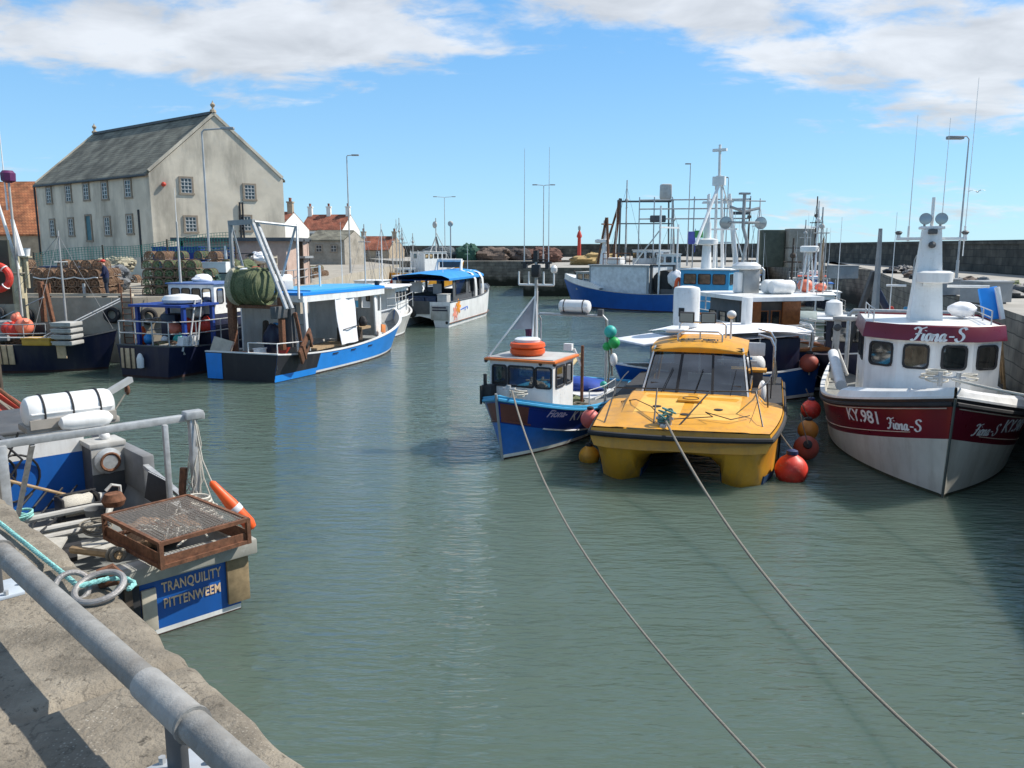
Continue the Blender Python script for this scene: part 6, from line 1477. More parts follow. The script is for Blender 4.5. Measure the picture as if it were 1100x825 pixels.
    b = MB(LGREY); b.tube((1.0, 0, 4.5), (1.0, 0, 7.2), .05); b.ball((1.0, 0, 7.3), .22, (.6, 1, 1)); b.build('mast', t)
    for x, h in ((-4.2, 2.4), (2.2, 2.0)): b = MB(WHITE2); whip(b, (x, -1.0, 3.7), h, .022); b.build('antenna', t)
    b = MB(M('faded_canvas', (.3, .3, .3), .8)); b.box((-5.2, -.9, 2.6), (.1, .6, .7)); b.m(LGREY); b.box((-5.4, .6, 2.7), (.1, .9, .7)); b.build('seat_back', t)
    b = MB(WOOD); b.box((4.9, -1.72, 1.35), (1.2, .05, 1.3), (.05, 0, .12)); b.build('side_board', t)
    # flower painted on the side: petals and heart as thin decals on the hull
    ctr = V((-4.7, -2.26, 1.15))
    hy = lambda x, z: -2.25 * (1) + (.05 * (1 - min(1, max(0, (z - .5) / 1.2)))) - .012
    def disc(b, cx, cz, rx, rz, a0, off):
        n = 14; ca, sa = math.cos(a0), math.sin(a0)
        pts = []
        for i in range(n):
            a = 2 * PI * i / n; u, v = rx * math.cos(a), rz * math.sin(a); x, z = cx + u * ca - v * sa, cz + u * sa + v * ca
            pts.append(b.bm.verts.new(V((x, hy(x, z) - off, z))))
        b.face(pts)
    b = MB(M('salmon_decal', (.75, .28, .2), .5))
    for k in range(6): a = k * PI / 3 + .3; disc(b, -5.3 + .32 * math.cos(a), .95 + .27 * math.sin(a), .28, .13, a, .002 + .003 * k)
    b.m(M('orange_decal', (.8, .3, .03), .5))
    for k in range(7): a = k * 2 * PI / 7; disc(b, -4.55 + .34 * math.cos(a), 1.32 + .3 * math.sin(a), .3, .12, a, .002 + .003 * k)
    disc(b, -4.55, 1.32, .2, .2, 0, .03); b.m(M('pink_decal', (.7, .4, .4), .5))
    for x, l in ((-5.5, .45), (-5.0, .35), (-4.75, .6)): disc(b, x, .5, .05, l * .5, .1, .004)
    b.m(M('blue_decal', (.05, .15, .6), .5)); disc(b, -3.1, 1.12, 1.0, .045, .08, .003); disc(b, -2.2, 1.08, .1, .1, 0, .006); disc(b, -2.8, 1.0, .1, .09, 0, .006)
    b.build('painted_flower', t)
    return t

# ------------------------------------------------------------------ blue and white trawler in the outer basin
def basin_trawler():
    s, e = V((14.9, 70.4, 0)), V((5.4, 78.2, 0)); d = (e - s).normalized(); A = math.atan2(d.y, d.x); C = (s + e) / 2
    t = thing('trawler', 'large blue and white trawler lying in the middle of the outer basin', 'boat', C, A, 'boats in the outer basin')
    H = Hull(13.2, 4.8, (1.55, 1.6, 2.55), wl=.86, rake=1.1, stern=.85, nd=2.6, nw=1.8, draft=.8, bul=.5)
    H.build(t, [(('a', 0), ANTIF), (('a', .08), BLUE), (('s', .0), BLUE)], capmat=LGREY, cap=.14, inmat=LGREY)
    b = MB(WHITE); us = [.58 + .41 * i / 10 for i in range(11)]     # white forecastle plating above the blue
    for sd in (-1, 1): b.loft([[H.P(u, H.hs(u), sd, .0) for u in us], [H.P(u, H.hs(u), sd, -.03) + V((0, 0, .55 * min(1, (i + 1) / 3))) for i, u in enumerate(us)]], False, False)
    b.loft([[H.P(u, H.hs(u), 1, -.03) + V((0, 0, .5 * min(1, (i + 1) / 3))) for i, u in enumerate(us)], [H.P(u, H.hs(u), -1, -.03) + V((0, 0, .5 * min(1, (i + 1) / 3))) for i, u in enumerate(us)]], False, False); b.build('forecastle', t)
    cabin(t, -3.6, 2.6, 3.3, 1.1, 3.9, M('pale_blue_grey_paint', (.62, .66, .68), .45, dirt=GRIME, damt=.15), LGREY, front=[(-1.1, .7), (0, .8), (1.1, .7)], zc=3.35, hh=.6, rad=.08, pane=GLASSD)
    cabin(t, 2.65, 4.3, 2.6, 1.6, 3.2, LGREY, LGREY, front=[(-.7, .6), (.7, .6)], port=[(3.1, .55), (3.85, .5)], zc=2.8, hh=.5, rad=.06, pane=GLASSD, wname='fore_cabin')
    b = MB(GREYP); b.bar((2.5, 1.68, 3.8), (2.5, 1.68, 1.4), .08); b.bar((-3.5, 1.68, 3.85), (2.5, 1.68, 3.85), .1); b.bar((-3.5, 1.68, 3.8), (-3.5, 1.68, 1.4), .08); b.build('panel_trim', t)
    b = MB(WHITE2); b.lathe([(.5, 0), (.42, 1.0), (.3, 1.2), (.3, 2.2), (.2, 2.4), (.18, 4.0)], xf((2.0, 0, 3.95)), 12); b.lathe([(.55, 0), (.7, .06), (.7, .3), (.5, .36)], xf((2.3, 0, 5.9)), 16); b.build('mast', t)
    b = MB(RUST); b.tube((1.4, .3, 4), (1.7, .2, 8.2), .12); b.tube((2.6, .3, 4), (1.8, .2, 8.2), .1); b.bar((1.8, .9, 7.6), (1.8, -.9, 7.6), .12); b.build('derrick', t)
    b = MB(RUST); rails(b, [(-1.6, 1.5, 3.98), (-.3, 1.5, 3.98), (1.2, 1.5, 3.98)], [.5, 1.0], .04); b.build('roof_rail', t)
    b = MB(DARK); b.lathe([(.5, -1.2), (1.15, -1.1), (1.2, 0), (1.15, 1.1), (.5, 1.2)], xf((-4.9, .2, 2.4), (PI / 2, 0, 0)), 20); b.build('net_drum', t)
    b = MB(DGREY); b.box((-5.6, 0, 1.7), (1.4, 3.6, .5)); b.box((-3.8, 1.5, 2.6), (.2, .2, 2.8)); b.box((-6.0, 1.5, 2.6), (.2, .2, 2.8)); b.box((-4.9, 1.5, 3.95), (2.4, .2, .16)); b.build('net_drum_frame', t)
    b = MB(WHITE); b.tube((-4.6, 1.6, 1.5), (-4.6, 1.6, 9.0), .09); b.tube((-4.6, -1.6, 1.5), (-4.6, -1.6, 7.5), .09); b.bar((-4.6, 1.7, 7.2), (-4.6, -1.7, 7.2), .14); b.tube((-4.6, 1.6, 7), (-1.8, 1.2, 4), .06); b.build('gantry', t)
    b = MB(TARPW); lump(b, (-6.0, 1.3, 2.9), .6, (1, 1, 1.2), .2); b.drop('bulk_bag', t, 'bulging white bag on the stern of the blue and white trawler', 'bag')
    b = MB(WHITE2); b.box((.2, .9, 4.3), (1.4, .9, .6), bev=.12); b.build('liferaft', t)
    for x, h in ((1.2, 5.2), (2.8, 3.5)): b = MB(WHITE2); whip(b, (x, -.6, 4), h, .03); b.build('antenna', t)

WIRE = M('rigging_wire', (.2, .2, .2), .6)
def generic(name, label, C, A, L, B, sheer, hullm, cap=WHITE, cab=None, cabm=WHITE, roofm=WHITE, mast=None, group='boats in the outer basin', boot=WHITE, bul=.5, pane=GLASSD, extra=None, deckm=DECKG):
    t = thing(name, label, 'boat', C, A, group)
    H = Hull(L, B, sheer, wl=.84, rake=.09 * L, stern=.82, nd=2.5, nw=1.8, draft=.6, bul=bul)
    H.build(t, [(('a', 0), ANTIF), (('a', .05), boot), (('a', .16), hullm)], capmat=cap, cap=.1, inmat=LGREY, n=18, deckmat=deckm)
    if cab:
        x0, x1, w, z1 = cab; n = max(2, int((x1 - x0) / .75)); sx = [(x0 + (x1 - x0) * (i + .5) / n, (x1 - x0) / n * .62) for i in range(n)]
        cabin(t, x0, x1, w, .8, z1, cabm, roofm, front=[(-w * .3, w * .24), (0, w * .24), (w * .3, w * .24)], port=sx, star=sx, rear=[(w * .2, w * .25)], zc=z1 - .5, hh=.52, rad=.08, pane=pane)
    if mast:
        for (x, y, z0, h, r, m) in mast:
            b = MB(m); b.tube((x, y, z0), (x, y, z0 + h), r, r * .6)
            if h > 3 and r > .05: b.tube((x, y - .5, z0 + h * .7), (x, y + .5, z0 + h * .7), r * .5); b.ball((x, y, z0 + h * .78), r * 2.2, seg=8)
            b.build('mast', t)
            if h > 2.5:
                for sx, sy in ((-2.6, .8), (2.6, .2), (-.4, -1.3)):
                    b = MB(WIRE); b.tube((x, y, z0 + h * .93), (x + sx, sy, 1.5), .013, seg=4); b.build('stay', t)
    if extra: extra(t, H)
    return t

def more_boats():
    # light blue trawler with white mast
    def ex1(t, H):
        b = MB(WHITE); b.tube((.4, .25, 4.2), (.9, .12, 9.5), .11, .07); b.tube((.4, -.25, 4.2), (.9, -.12, 9.5), .11, .07); b.box((.9, 0, 9.2), (.3, .7, .5)); b.tube((.9, 0, 9), (1.0, 0, 11.2), .08); b.box((1, 0, 10.9), (.2, .8, .15)); b.tube((.9, 0, 9), (3.6, -.3, 5.6), .09); b.tube((.9, .2, 9), (-3.5, 1.2, 2), .04); b.tube((.9, -.2, 9), (-3.5, -1.2, 2), .04); b.box((.6, 0, 6.5), (.2, 2.2, .1)); b.build('tripod_mast', t)
        b = MB(WHITE2); b.lathe([(.3, 0), (.25, 1.2), (.2, 2.6)], xf((2.0, -.2, 4.25)), 12); b.lathe([(.5, 0), (.62, .06), (.62, .3), (.4, .36)], xf((2.0, -.2, 5.6)), 18); b.build('radar_mast', t)
        b = MB(ORANGE); b.torus((2.85, -1.5, 3.3), .4, .1, (PI / 2, 0, 0), 20, 8); b.drop('lifebuoy', t, 'orange lifebuoy on the cabin of the light blue trawler', 'lifebuoy')
        b = MB(M('flag_green', (.1, .4, .1), .7)); b.box((2.6, -.5, 6.2), (.05, .5, .4)); b.build('flag', t); b = MB(M('flag_purple', (.15, .15, .5), .7)); b.box((2.6, -.9, 6.0), (.05, .4, .7)); b.tube((2.6, -.7, 5.2), (2.6, -.7, 6.5), .02); b.build('flag', t)
        b = MB(GALV); rails(b, [(1.9, 1.8, 1.7), (3.5, 1.5, 1.9), (4.8, .8, 2.1), (5.4, 0, 2.2), (4.8, -.8, 2.1), (3.5, -1.5, 1.9)], [.5, .95], .035); b.build('rail', t)
        b = MB(WHITE2); whip(b, (1.5, 1.2, 4.3), 3.2, .03); b.build('antenna', t)
        b = MB(DGREY); trawl_posts(t, GALV, -3.6, 3.2, 1.5, 4.2, .08)
    generic('trawler', 'light blue trawler with tall white tripod mast behind the white roofed boat', (12.3, 48.0, 0), R(238), 12.5, 4.4, (1.6, 1.5, 2.4), SKYB, cap=WHITE, cab=(.2, 2.8, 2.8, 4.2), cabm=SKYB, roofm=WHITE, extra=ex1)
    # white flat-roofed boat with varnished rail and double floodlight mast
    def ex2(t, H):
        b = MB(WHITE2); b.prism([V((x, y, 3.35)) for x, y in ((-3.6, -1.6), (-2.2, -1.75), (1.0, -1.7), (1.6, -1.1), (1.6, 1.1), (1.0, 1.7), (-2.2, 1.75), (-3.6, 1.6))], (0, 0, .16)); b.build('flat_roof', t)
        b = MB(GREYP); b.box((-.3, -.1, 4.0), (.5, .75, 1.0), bev=.04); b.m(WHITE2); b.box((-.2, .35, 3.95), (.45, .35, .9), bev=.1); b.lathe([(.4, 0), (.6, .05), (.6, .18), (.4, .32)], xf((-.3, .05, 4.5)), 18); b.build('funnel', t)
        b = MB(GREYP); b.path([(-.3, .25, 4.8), (-.4, .15, 5.7), (-.3, .3, 6.3), (-.3, .3, 7.7)], .075, 8); b.tube((-.3, -.4, 7.1), (-.3, .3, 6.95), .06); b.tube((-.3, .95, 7.15), (-.3, .3, 6.95), .06); b.tube((-.3, -.45, 6.5), (-.3, 1.0, 6.5), .045); b.tube((-.3, -.7, 7.4), (-.3, 1.3, 7.4), .025); b.box((-.3, .3, 7.7), (.2, .45, .08)); b.build('mast', t)
        for y in (-.55, 1.1): b = MB(GREYP); floodlight(b, (-.25, y, 6.48), .27, (-1, .0, -.05)); b.build('floodlight', t)
        b = MB(WHITE2); b.lathe([(.25, -.5), (.3, -.42), (.3, .42), (.25, .5)], xf((-1.0, -.9, 3.8), (PI / 2, 0, 0)), 12); b.lathe([(.25, -.5), (.3, -.42), (.3, .42), (.25, .5)], xf((-1.6, -.9, 3.8), (PI / 2, 0, 0)), 12); b.build('roof_locker', t)
        b = MB(VARN); 
        for s in (-1, 1): b.path([H.P(u, H.hs(u), s, -.02) + V((0, 0, .08)) for u in [.0, .1, .2, .3, .4, .55, .7, .85, .97]], .09, 6)
        b.path([H.P(0, H.hs(0), -1) + V((0, 0, .08)), H.P(0, H.hs(0), 1) + V((0, 0, .08))], .09, 6); b.build('varnished_rail', t)
        b = MB(WHITE2)
        for s in (-1, 1): rails(b, [H.P(u, H.hs(u), s, -.05) + V((0, 0, .1)) for u in [.0, .08, .16, .24, .32, .42, .52, .62]], [.3, .6, .9], .022)
        rails(b, [V((-H.L / 2 + .06, y, H.hs(0) + .1)) for y in (-1.5, -.75, 0, .75, 1.5)], [.3, .6, .9], .022); b.build('guard_rail', t)
        b = MB(VARN); b.box((-2.4, -.9, 2.15), (.1, .8, 2.2)); b.box((-2.4, .9, 2.15), (.1, .8, 2.2)); b.build('cabin_door', t)
        b = MB(DGREY); b.box((-1.0, 0, 2.15), (2.6, 2.8, 2.38), bev=.05); b.build('deckhouse', t)
        for x in (-1.8, -.9, 0): win(t, (x, -1.4, 2.45), (1, 0, 0), .55, .6, pane=GLASSD); win(t, (x, 1.4, 2.45), (-1, 0, 0), .55, .6, pane=GLASSD)
        for y in (-.25, .3): win(t, (-2.31, y, 2.4), (0, -1, 0), .35, .9, frame=VARN, pane=GLASSD)
    generic('motor_yacht', 'navy motor yacht with white flat roof, varnished rail and two round mast floodlights', (10.1, 35.4, 0), R(103), 10.5, 3.9, (1.55, 1.5, 2.2), NAVY, cap=None, extra=ex2, bul=.25, boot=WHITE, deckm=WOOD)
    # awning boat just behind the yellow catamaran
    def ex3(t, H):
        b = MB(TARPW); b.loft([[V((x, y, z + (.12 if abs(y) < 1 else 0))) for y in (-1.6, -.8, 0, .8, 1.6)] for x, z in ((-3.4, 2.45), (-1.5, 2.55), (.6, 2.55), (1.6, 2.4))], False, False); b.loft([[V((x, y, z + .06)) for y in (-1.6, 1.6)] for x, z in ((-3.4, 2.30), (1.6, 2.26))], False, False); b.build('awning', t)
        b = MB(TARPW); b.box((2.6, 0, 2.3), (1.6, 2.0, .07), (0, .08, 0), .02); b.build('fore_awning', t)
        b = MB(GALV)
        for x in (-3.3, -1, 1.5):
            for y in (-1.5, 1.5): b.tube((x, y, .9), (x, y, 2.45), .03)
        b.path([(-3.3, 1.55, 1.9), (-3.3, 1.55, 2.55), (-3.3, 1.4, 2.7), (-3.3, .9, 2.75)], .045, 8); b.build('awning_frame', t)
        b = MB(NAVY); b.box((-1.2, 0, 1.65), (3.6, 2.6, 1.2), bev=.04); b.build('cabin', t)
        b = MB(WHITE); b.lathe([(.3, 0), (.44, .08), (.46, .2), (.46, 1.35), (.42, 1.45), (.2, 1.5), (.01, 1.5)], xf((.9, -.2, 2.6)), 22); b.m(DARK); b.box((1.28, .05, 3.2), (.04, .2, .3), (0, 0, .6)); b.build('white_drum', t)
        b = MB(WHITE2); b.box((-1.6, 0, 3.1), (.3, .28, 1.1), bev=.03); b.build('board', t)
        for y in (1.68,): letters('X', .01, NAVY, t, lambda x, y, z: V((0, 0, -5))) if False else None
        b = MB(BLUE)
        for i in range(9): b.bar((-3.38 + .16 * i, -1.63, 2.15), (-3.3 + .16 * i, -1.63, 2.38), .06, .02)
        b.build('awning_stripe', t)
    awb = generic('workboat', 'dark blue boat with broad white awning and a tall white drum behind the yellow catamaran', (7.1, 28.8, 0), R(203), 7.8, 3.3, (1.2, 1.1, 1.5), BLUE, cap=WHITE, extra=ex3, group='fishing boats')
    # white cabin boat further back on the right
    def ex4(t, H):
        
        for c, r, sc, lb in (((-.5, -.1, 3.35), .42, (1, 1, .9), 'larger coral buoy on the roof of the white cabin boat'), ((-1.0, .75, 3.25), .32, (1.3, 1, .75), 'smaller coral buoy on the roof of the white cabin boat')):
            b = MB(M('coral_vinyl', (.75, .2, .12), .5)); b.ball(c, r, sc); b.m(DARK); b.lathe([(r * .3, r * .85), (r * .2, r * 1.15), (.01, r * 1.15)], Matrix.Translation(V(c)), 10); b.drop('buoy', t, lb, 'buoy')
        b = MB(WHITE2); b.lathe([(.45, 0), (.5, .05), (.5, .3), (.4, .35)], xf((.0, 0, 5.2)), 16); b.tube((.0, .35, 3), (0, .1, 5.2), .05); b.tube((0, -.35, 3), (0, -.1, 5.2), .05); b.tube((0.5, 0, 3), (0, 0, 5.2), .05); b.build('radar_tripod', t)
        b = MB(GALV); b.path([(-3.5, 1.5, 1.2), (-3.5, 1.5, 2.9), (-3.5, -1.5, 2.9), (-3.5, -1.5, 1.2)], .05, 8); b.path([(-3.5, 1.5, 2.9), (-1.5, 1.4, 2.9)], .05, 8); b.path([(-3.5, -1.5, 2.9), (-1.5, -1.4, 2.9)], .05, 8); b.build('frame', t)
        b = MB(M('grey_green_tarp', (.28, .33, .31), .7, bump=.3)); b.ball((3.2, 0, 1.75), 1.0, (1.2, 1.35, .45), 16); b.build('bow_cover', t)
        b = MB(WOOD); b.tube((-2.5, .8, 1.5), (-2.2, .8, 6.0), .09, .05); b.build('wooden_mast', t)
    generic('fishing_boat', 'white cabin boat with coral buoys and radar tripod on its roof', (16.4, 45.0, 0), R(252), 9.5, 3.7, (1.4, 1.3, 1.9), WHITE, cab=(-1.2, 1.6, 2.7, 2.9), mast=[(-2.9, -.8, 1.4, 4.6, .08, DWOOD), (.6, .8, 2.9, 3.6, .03, LGREY)], extra=ex4, group='boats along the right pier')
    # dark blue boat between the yacht and the maroon one
    def ex5(t, H):
        b = MB(GREYP); b.tube((1.2, .35, 1.6), (1.6, .3, 6.1), .2, .07, 6); b.m(DGREY); b.bar((.6, -.5, 1.6), (1.45, .2, 4.6), .2, .12); b.build('derrick_mast', t)
        b = MB(WHITE2); b.box((-.6, 0, 2.78), (3.2, 3.2, .06), bev=.02); b.build('sun_roof', t)
        b = MB(WHITE2); b.lathe([(.3, 0), (.34, .1), (.3, .5), (.1, .6)], xf((-.4, -1.0, 2.85)), 14); b.build('white_tank', t)
        b = MB(RED); b.box((.3, .9, 3.0), (.12, .4, .5), (.3, 0, 0), .04); b.m(NAVY); b.box((.3, .75, 3.3), (.12, .25, 1.2), (.5, 0, 0), .04); b.tube((.3, 1.0, 2.75), (.3, .5, 4.0), .02); b.build('furled_flag', t)
        b = MB(WHITE); b.path([H.P(u, H.hs(u) * .42, s, .02) for s in (1,) for u in [.3, .5, .7, .85, .95, .99]], .04, 6); b.path([H.P(u, H.hs(u) * .42, -1, .02) for u in [.3, .5, .7, .85, .95, .99]], .04, 6); b.build('waterline_stripe', t)
        b = MB(ROPED); lump(b, (2.6, .3, 1.6), .5, (1.3, 1.2, .5)); b.drop('net_heap', t, 'brown net heap on the foredeck of the dark navy boat', 'net heap'); b = MB(WOOD); lump(b, (2.0, 1.2, 1.5), .36, (1, 1, .8)); b.drop('net_heap', t, 'tan net heap by the side of the dark navy boat foredeck', 'net heap')
        b = MB(WHITE2); whip(b, (-1.0, -.9, 2.8), 3.8, .022); whip(b, (.4, .9, 2.8), 3.9, .022); b.build('antenna', t)
        b = MB(GALV); b.tube((4.1, .5, 1.6), (3.4, 1.55, 3.2), .05); b.bar((3.4, 1.6, 3.2), (3.2, -.8, 3.2), .16, .08); b.bar((3.4, 1.55, 3.2), (3.8, 1.5, .7), .16, .12); b.build('gallows', t)
    generic('fishing_boat', 'dark navy boat with leaning grey derrick mast beside the maroon banded boat', (13.3, 30.6, 0), R(250), 9.4, 3.7, (1.5, 1.4, 2.0), NAVY, cap=WHITE, cab=(-1.8, .6, 2.5, 2.7), cabm=NAVY, extra=ex5, group='boats along the right pier')
    # yellow hulled boat and small craft far left behind the trip boat
    def ex6(t, H):
        b = MB(LGREY); b.tube((1.2, 0, 3.2), (1.2, 0, 9.5), .1, .06); b.ball((1.2, .2, 8.6), .4, (.6, 1, 1.2)); b.tube((-1.2, .3, 2), (1.2, 0, 7.0), .08); b.m(DGREY); b.tube((2.6, -.3, 2), (1.2, 0, 7.0), .12); b.m(LGREY); b.tube((1.2, 0, 7.6), (4.8, 0, 2.2), .05); b.build('tripod_mast', t)
    generic('fishing_boat', 'yellow hulled boat with grey tripod mast behind the blue canopy', (-11.2, 111.0, 0), R(48), 13, 4.8, (2.3, 2.4, 3.7), YELLOW, cab=(-2.2, 1.8, 2.8, 4.9), mast=[(-3.0, 0, 2.2, 5.2, .08, LGREY)], extra=ex6)
    generic('dinghy', 'small white and red boat afloat beyond the blue trawler roof', (-14.0, 100.5, 0), R(15), 7.5, 2.6, (.9, .8, 1.3), WHITE, cab=(-.5, 1.0, 1.6, 1.9), mast=[(-.2, 0, 1.9, 7, .06, LGREY)])
    generic('sailing_boat', 'dark blue hulled boat beyond the left trawler, bow toward the quay', (-11.8, 90.0, 0), R(200), 8.0, 2.9, (1.4, 1.2, 1.7), NAVY, cab=(-1.0, 1.2, 1.8, 2.3), mast=[(.6, 0, 2.2, 6.5, .07, LGREY)])
    # pale boats seen over the blue trawler
    def ex7(t, H):
        b = MB(TARPW); b.box((-.8, 0, 3.05), (4.6, 3.0, .12), bev=.04); b.build('canopy', t)
        b = MB(GALV); rails(b, [(-3.6, -1.3, 1.5), (-2, -1.5, 1.45), (0, -1.5, 1.5), (2, -1.4, 1.6)], [.5, .95], .03); b.build('rail', t)
    generic('workboat', 'pale boat with flat white canopy between the left trawler and the trip boat', (-8.3, 52.2, 0), R(82), 8.5, 3.4, (1.3, 1.2, 1.7), LGREY, cab=(-1.2, 1.8, 2.3, 2.9), mast=[(1.5, .5, 3, 4.0, .05, WHITE2)], extra=ex7)
    # the big steel beamer behind the basin trawler: mostly frames
    def ex8(t, H):
        b = MB(DGREY)
        for x in (-3.5, 2.5): 
            for y in (-1.8, 1.8): b.tube((x, y, 2), (x * .9, y * .6, 10.5), .09)
            b.bar((x * .9, -1.2, 10.4), (x * .9, 1.2, 10.4), .2)
        b.bar((-3.2, 0, 10.3), (2.3, 0, 10.3), .18); b.bar((-3.4, 0, 8.0), (2.4, 0, 8.0), .12); b.m(LGREY); b.box((-2.6, 0, 11.3), (1.2, .9, 1.6), bev=.2); b.m(RUST); b.tube((3.0, .5, 2.5), (2.2, .2, 10.6), .16); b.tube((4.4, -.5, 2.5), (2.4, -.2, 9.6), .12); b.build('steel_gallows', t)
        b = MB(BLACK); b.box((.5, -2.0, 2.9), (4.5, .3, 1.4)); b.build('bulwark_plate', t); letters('04', 1.0, WHITE2, t, lambda x, y, z: V((.5 - x * -1, -2.16 - z, 2.95 + y)), 0, .01)
        b = MB(RUST); b.box((.5, 1.9, 3.2), (5.5, .3, 1.2)); b.build('rusty_rail', t)
    generic('trawler', 'black hulled trawler with dark steel gallows behind the blue and white one', (13.6, 87.0, 0), R(180), 14, 5.0, (2.2, 2.1, 3.0), BLACK, cap=RUST, cab=(-3.0, .5, 3.0, 5.2), mast=[(1.5, 0, 3, 9.5, .1, LGREY)], extra=ex8)
    def ex9(t, H):
        b = MB(WHITE)
        for x, y in ((-2.4, -1.3), (-2.4, 1.3), (-.4, -1.3), (-.4, 1.3)): b.tube((x * 1.5, y * 1.2, 2), (x, y * .5, 10.8), .16, .12)
        for z in (6.0, 10.0): b.bar((-2.8, -.9, z), (.2, -.9, z), .14); b.bar((-2.8, .9, z), (.2, .9, z), .14)
        b.build('lattice_gantry', t)
        b = MB(GALV)
        for z in (8.4, 9.4, 10.3): b.tube((-4.5, 0, z), (6.5, 0, z), .07)
        for x in (-4.5, -2, 1, 3.2, 5, 6.5): b.tube((x, 0, 2.4), (x, 0, 10.6), .06)
        b.build('mast_rail', t)
        b = MB(DGREY); b.box((4.6, 0, 8.4), (1.6, .8, .7), bev=.1); b.box((-3.5, .6, 8.9), (1.8, .4, .3)); b.build('navigation_scanner', t)
    generic('trawler', 'dark trawler with pale lattice gantry and tall rails near the pier lamp', (19.5, 83.5, 0), R(170), 13, 4.8, (2.0, 1.9, 2.8), NAVY, cap=LGREY, cab=(2.2, 4.6, 3.0, 4.8), mast=[(3.0, 0, 4.8, 4.5, .08, LGREY)], extra=ex9)
    # more of the fleet along the right hand pier, one behind the other
    def fleet_extra(seed):
        def f(t, H):
            r = random.Random(seed)
            b = MB(GALV); x = r.uniform(-3, -2); w = 1.2; hh = r.uniform(2.6, 3.6); b.path([(x, -w, 1.2), (x, -w, hh), (x, w, hh), (x, w, 1.2)], .05, 6); b.build('gantry', t)
            b = MB([NETG, NETB, DGREY][seed % 3]); lump(b, (x + .3, 0, 1.5), .8, (1, 1.4, .8)); b.drop('net_heap', t, ['green', 'brown', 'grey', 'green', 'brown', 'grey'][seed % 6] + ' net heap under the gantry of the ' + ['white hulled', 'sky blue', 'black hulled', 'red hulled', 'pale grey', 'navy striped'][seed % 6] + ' boat on the right pier', 'net heap')
            b = MB(WHITE2); b.lathe([(.3, 0), (.42, .05), (.42, .25), (.3, .3)], xf((.2, 0, 2.9 + .2 * (seed % 3))), 14); b.tube((.2, 0, 2.4), (.2, 0, 3.1), .06); b.build('radar_dome', t)
            for y in (-.7, .5): b = MB(WHITE2); whip(b, (-.3, y, 2.6), r.uniform(3.5, 6), .024); b.build('antenna', t)
            b = MB(GALV); rails(b, [H.P(u, H.hs(u), s, -.05) for s, u in ((-1, .62), (-1, .75), (-1, .88), (-1, .99), (1, .88), (1, .75), (1, .62))], [.35, .7], .025); b.build('bow_rail', t)
        return f
    FL = [(20.3, 53.5, 254, 9, 3.4, WHITE, WHITE2, 'white hulled boat with thin mast in the second row along the right pier'), (22.6, 60.5, 252, 10, 3.6, SKYB, WHITE, 'sky blue hulled boat with white cabin along the right pier'), (25.2, 68, 250, 9.5, 3.5, BLACK, LGREY, 'black hulled boat with grey cabin far along the right pier'), (27.6, 77, 252, 10, 3.7, RED, WHITE, 'red hulled boat with white cabin at the far end of the right pier'), (17.2, 57.5, 246, 8.5, 3.2, LGREY, WHITE, 'pale grey boat lying outside the white hulled one at the right pier'), (20.2, 70.5, 244, 10, 3.6, NAVY, WHITE, 'navy boat with white stripe and white cabin in the outer row of the right pier')]
    for i, (x, y, a, L, B, hm, cm, lab) in enumerate(FL):
        generic('fishing_boat', lab, (x, y, 0), R(a), L, B, (1.4, 1.3, 1.9), hm, cab=(-.8 - .2 * (i % 2), 1.6, 2.3, 2.6 + .25 * (i % 3)), cabm=cm, roofm=[WHITE, BLUE, ORANGE, LGREY][i % 4], mast=[(-.9, 0, 2.5, 5.6 + .8 * (i % 3), .08, [LGREY, WHITE2, DWOOD][i % 3]), (2.4, .2, 1.6, 3.0, .05, LGREY)], extra=fleet_extra(i), group='boats along the right pier', boot=[WHITE, RED, WHITE, BLACK, BLUE, WHITE][i])
    for i, (x, y, a, hm, lab) in enumerate(((-14.5, 66, 80, SKYB, 'pale blue boat moored at the left quay behind the trip boat'), (-13.2, 78, 84, WHITE, 'white boat with twin masts at the left quay beyond the trip boat'), (-17.6, 108, 20, RED, 'red hulled boat at the head of the basin before the cottages'))):
        generic('fishing_boat', lab, (x + 3.0, y, 0), R(a), 9, 3.3, (1.5, 1.4, 2.0), hm, cab=(-.8, 1.5, 2.2, 2.8), mast=[(-1.2, 0, 2.7, 4.6, .07, LGREY), (2.2, 0, 1.6, 3.6, .05, WHITE2)], group='boats in the outer basin')
    # small open boat tucked between the navy boats and the quay corner
    # smaller craft along the right hand pier
    def ex10(t, H):
        b = MB(TARPW); b.ball((0, 0, 1.15), 1.0, (2.2, .95, .6), 16); b.build('boat_cover', t)
    generic('dinghy', 'open boat under a white cover along the right pier', (18.6, 33.5, 0), R(250), 5.6, 2.2, (.9, .8, 1.1), DGREY, cap=WOOD, extra=ex10, group='boats along the right pier')
    def ex11(t, H):
        b = MB(WHITE2); b.box((-1.0, 0, 1.6), (.9, 1.2, .9), bev=.1); b.m(SKYB); b.box((-.4, 0, 2.0), (.2, 1.2, .6), bev=.05); b.build('console', t)
    generic('dinghy', 'white open boat with small blue console along the right pier', (21.6, 43.0, 0), R(252), 6.2, 2.4, (1.0, .9, 1.3), WHITE, cap=WHITE, extra=ex11, group='boats along the right pier')
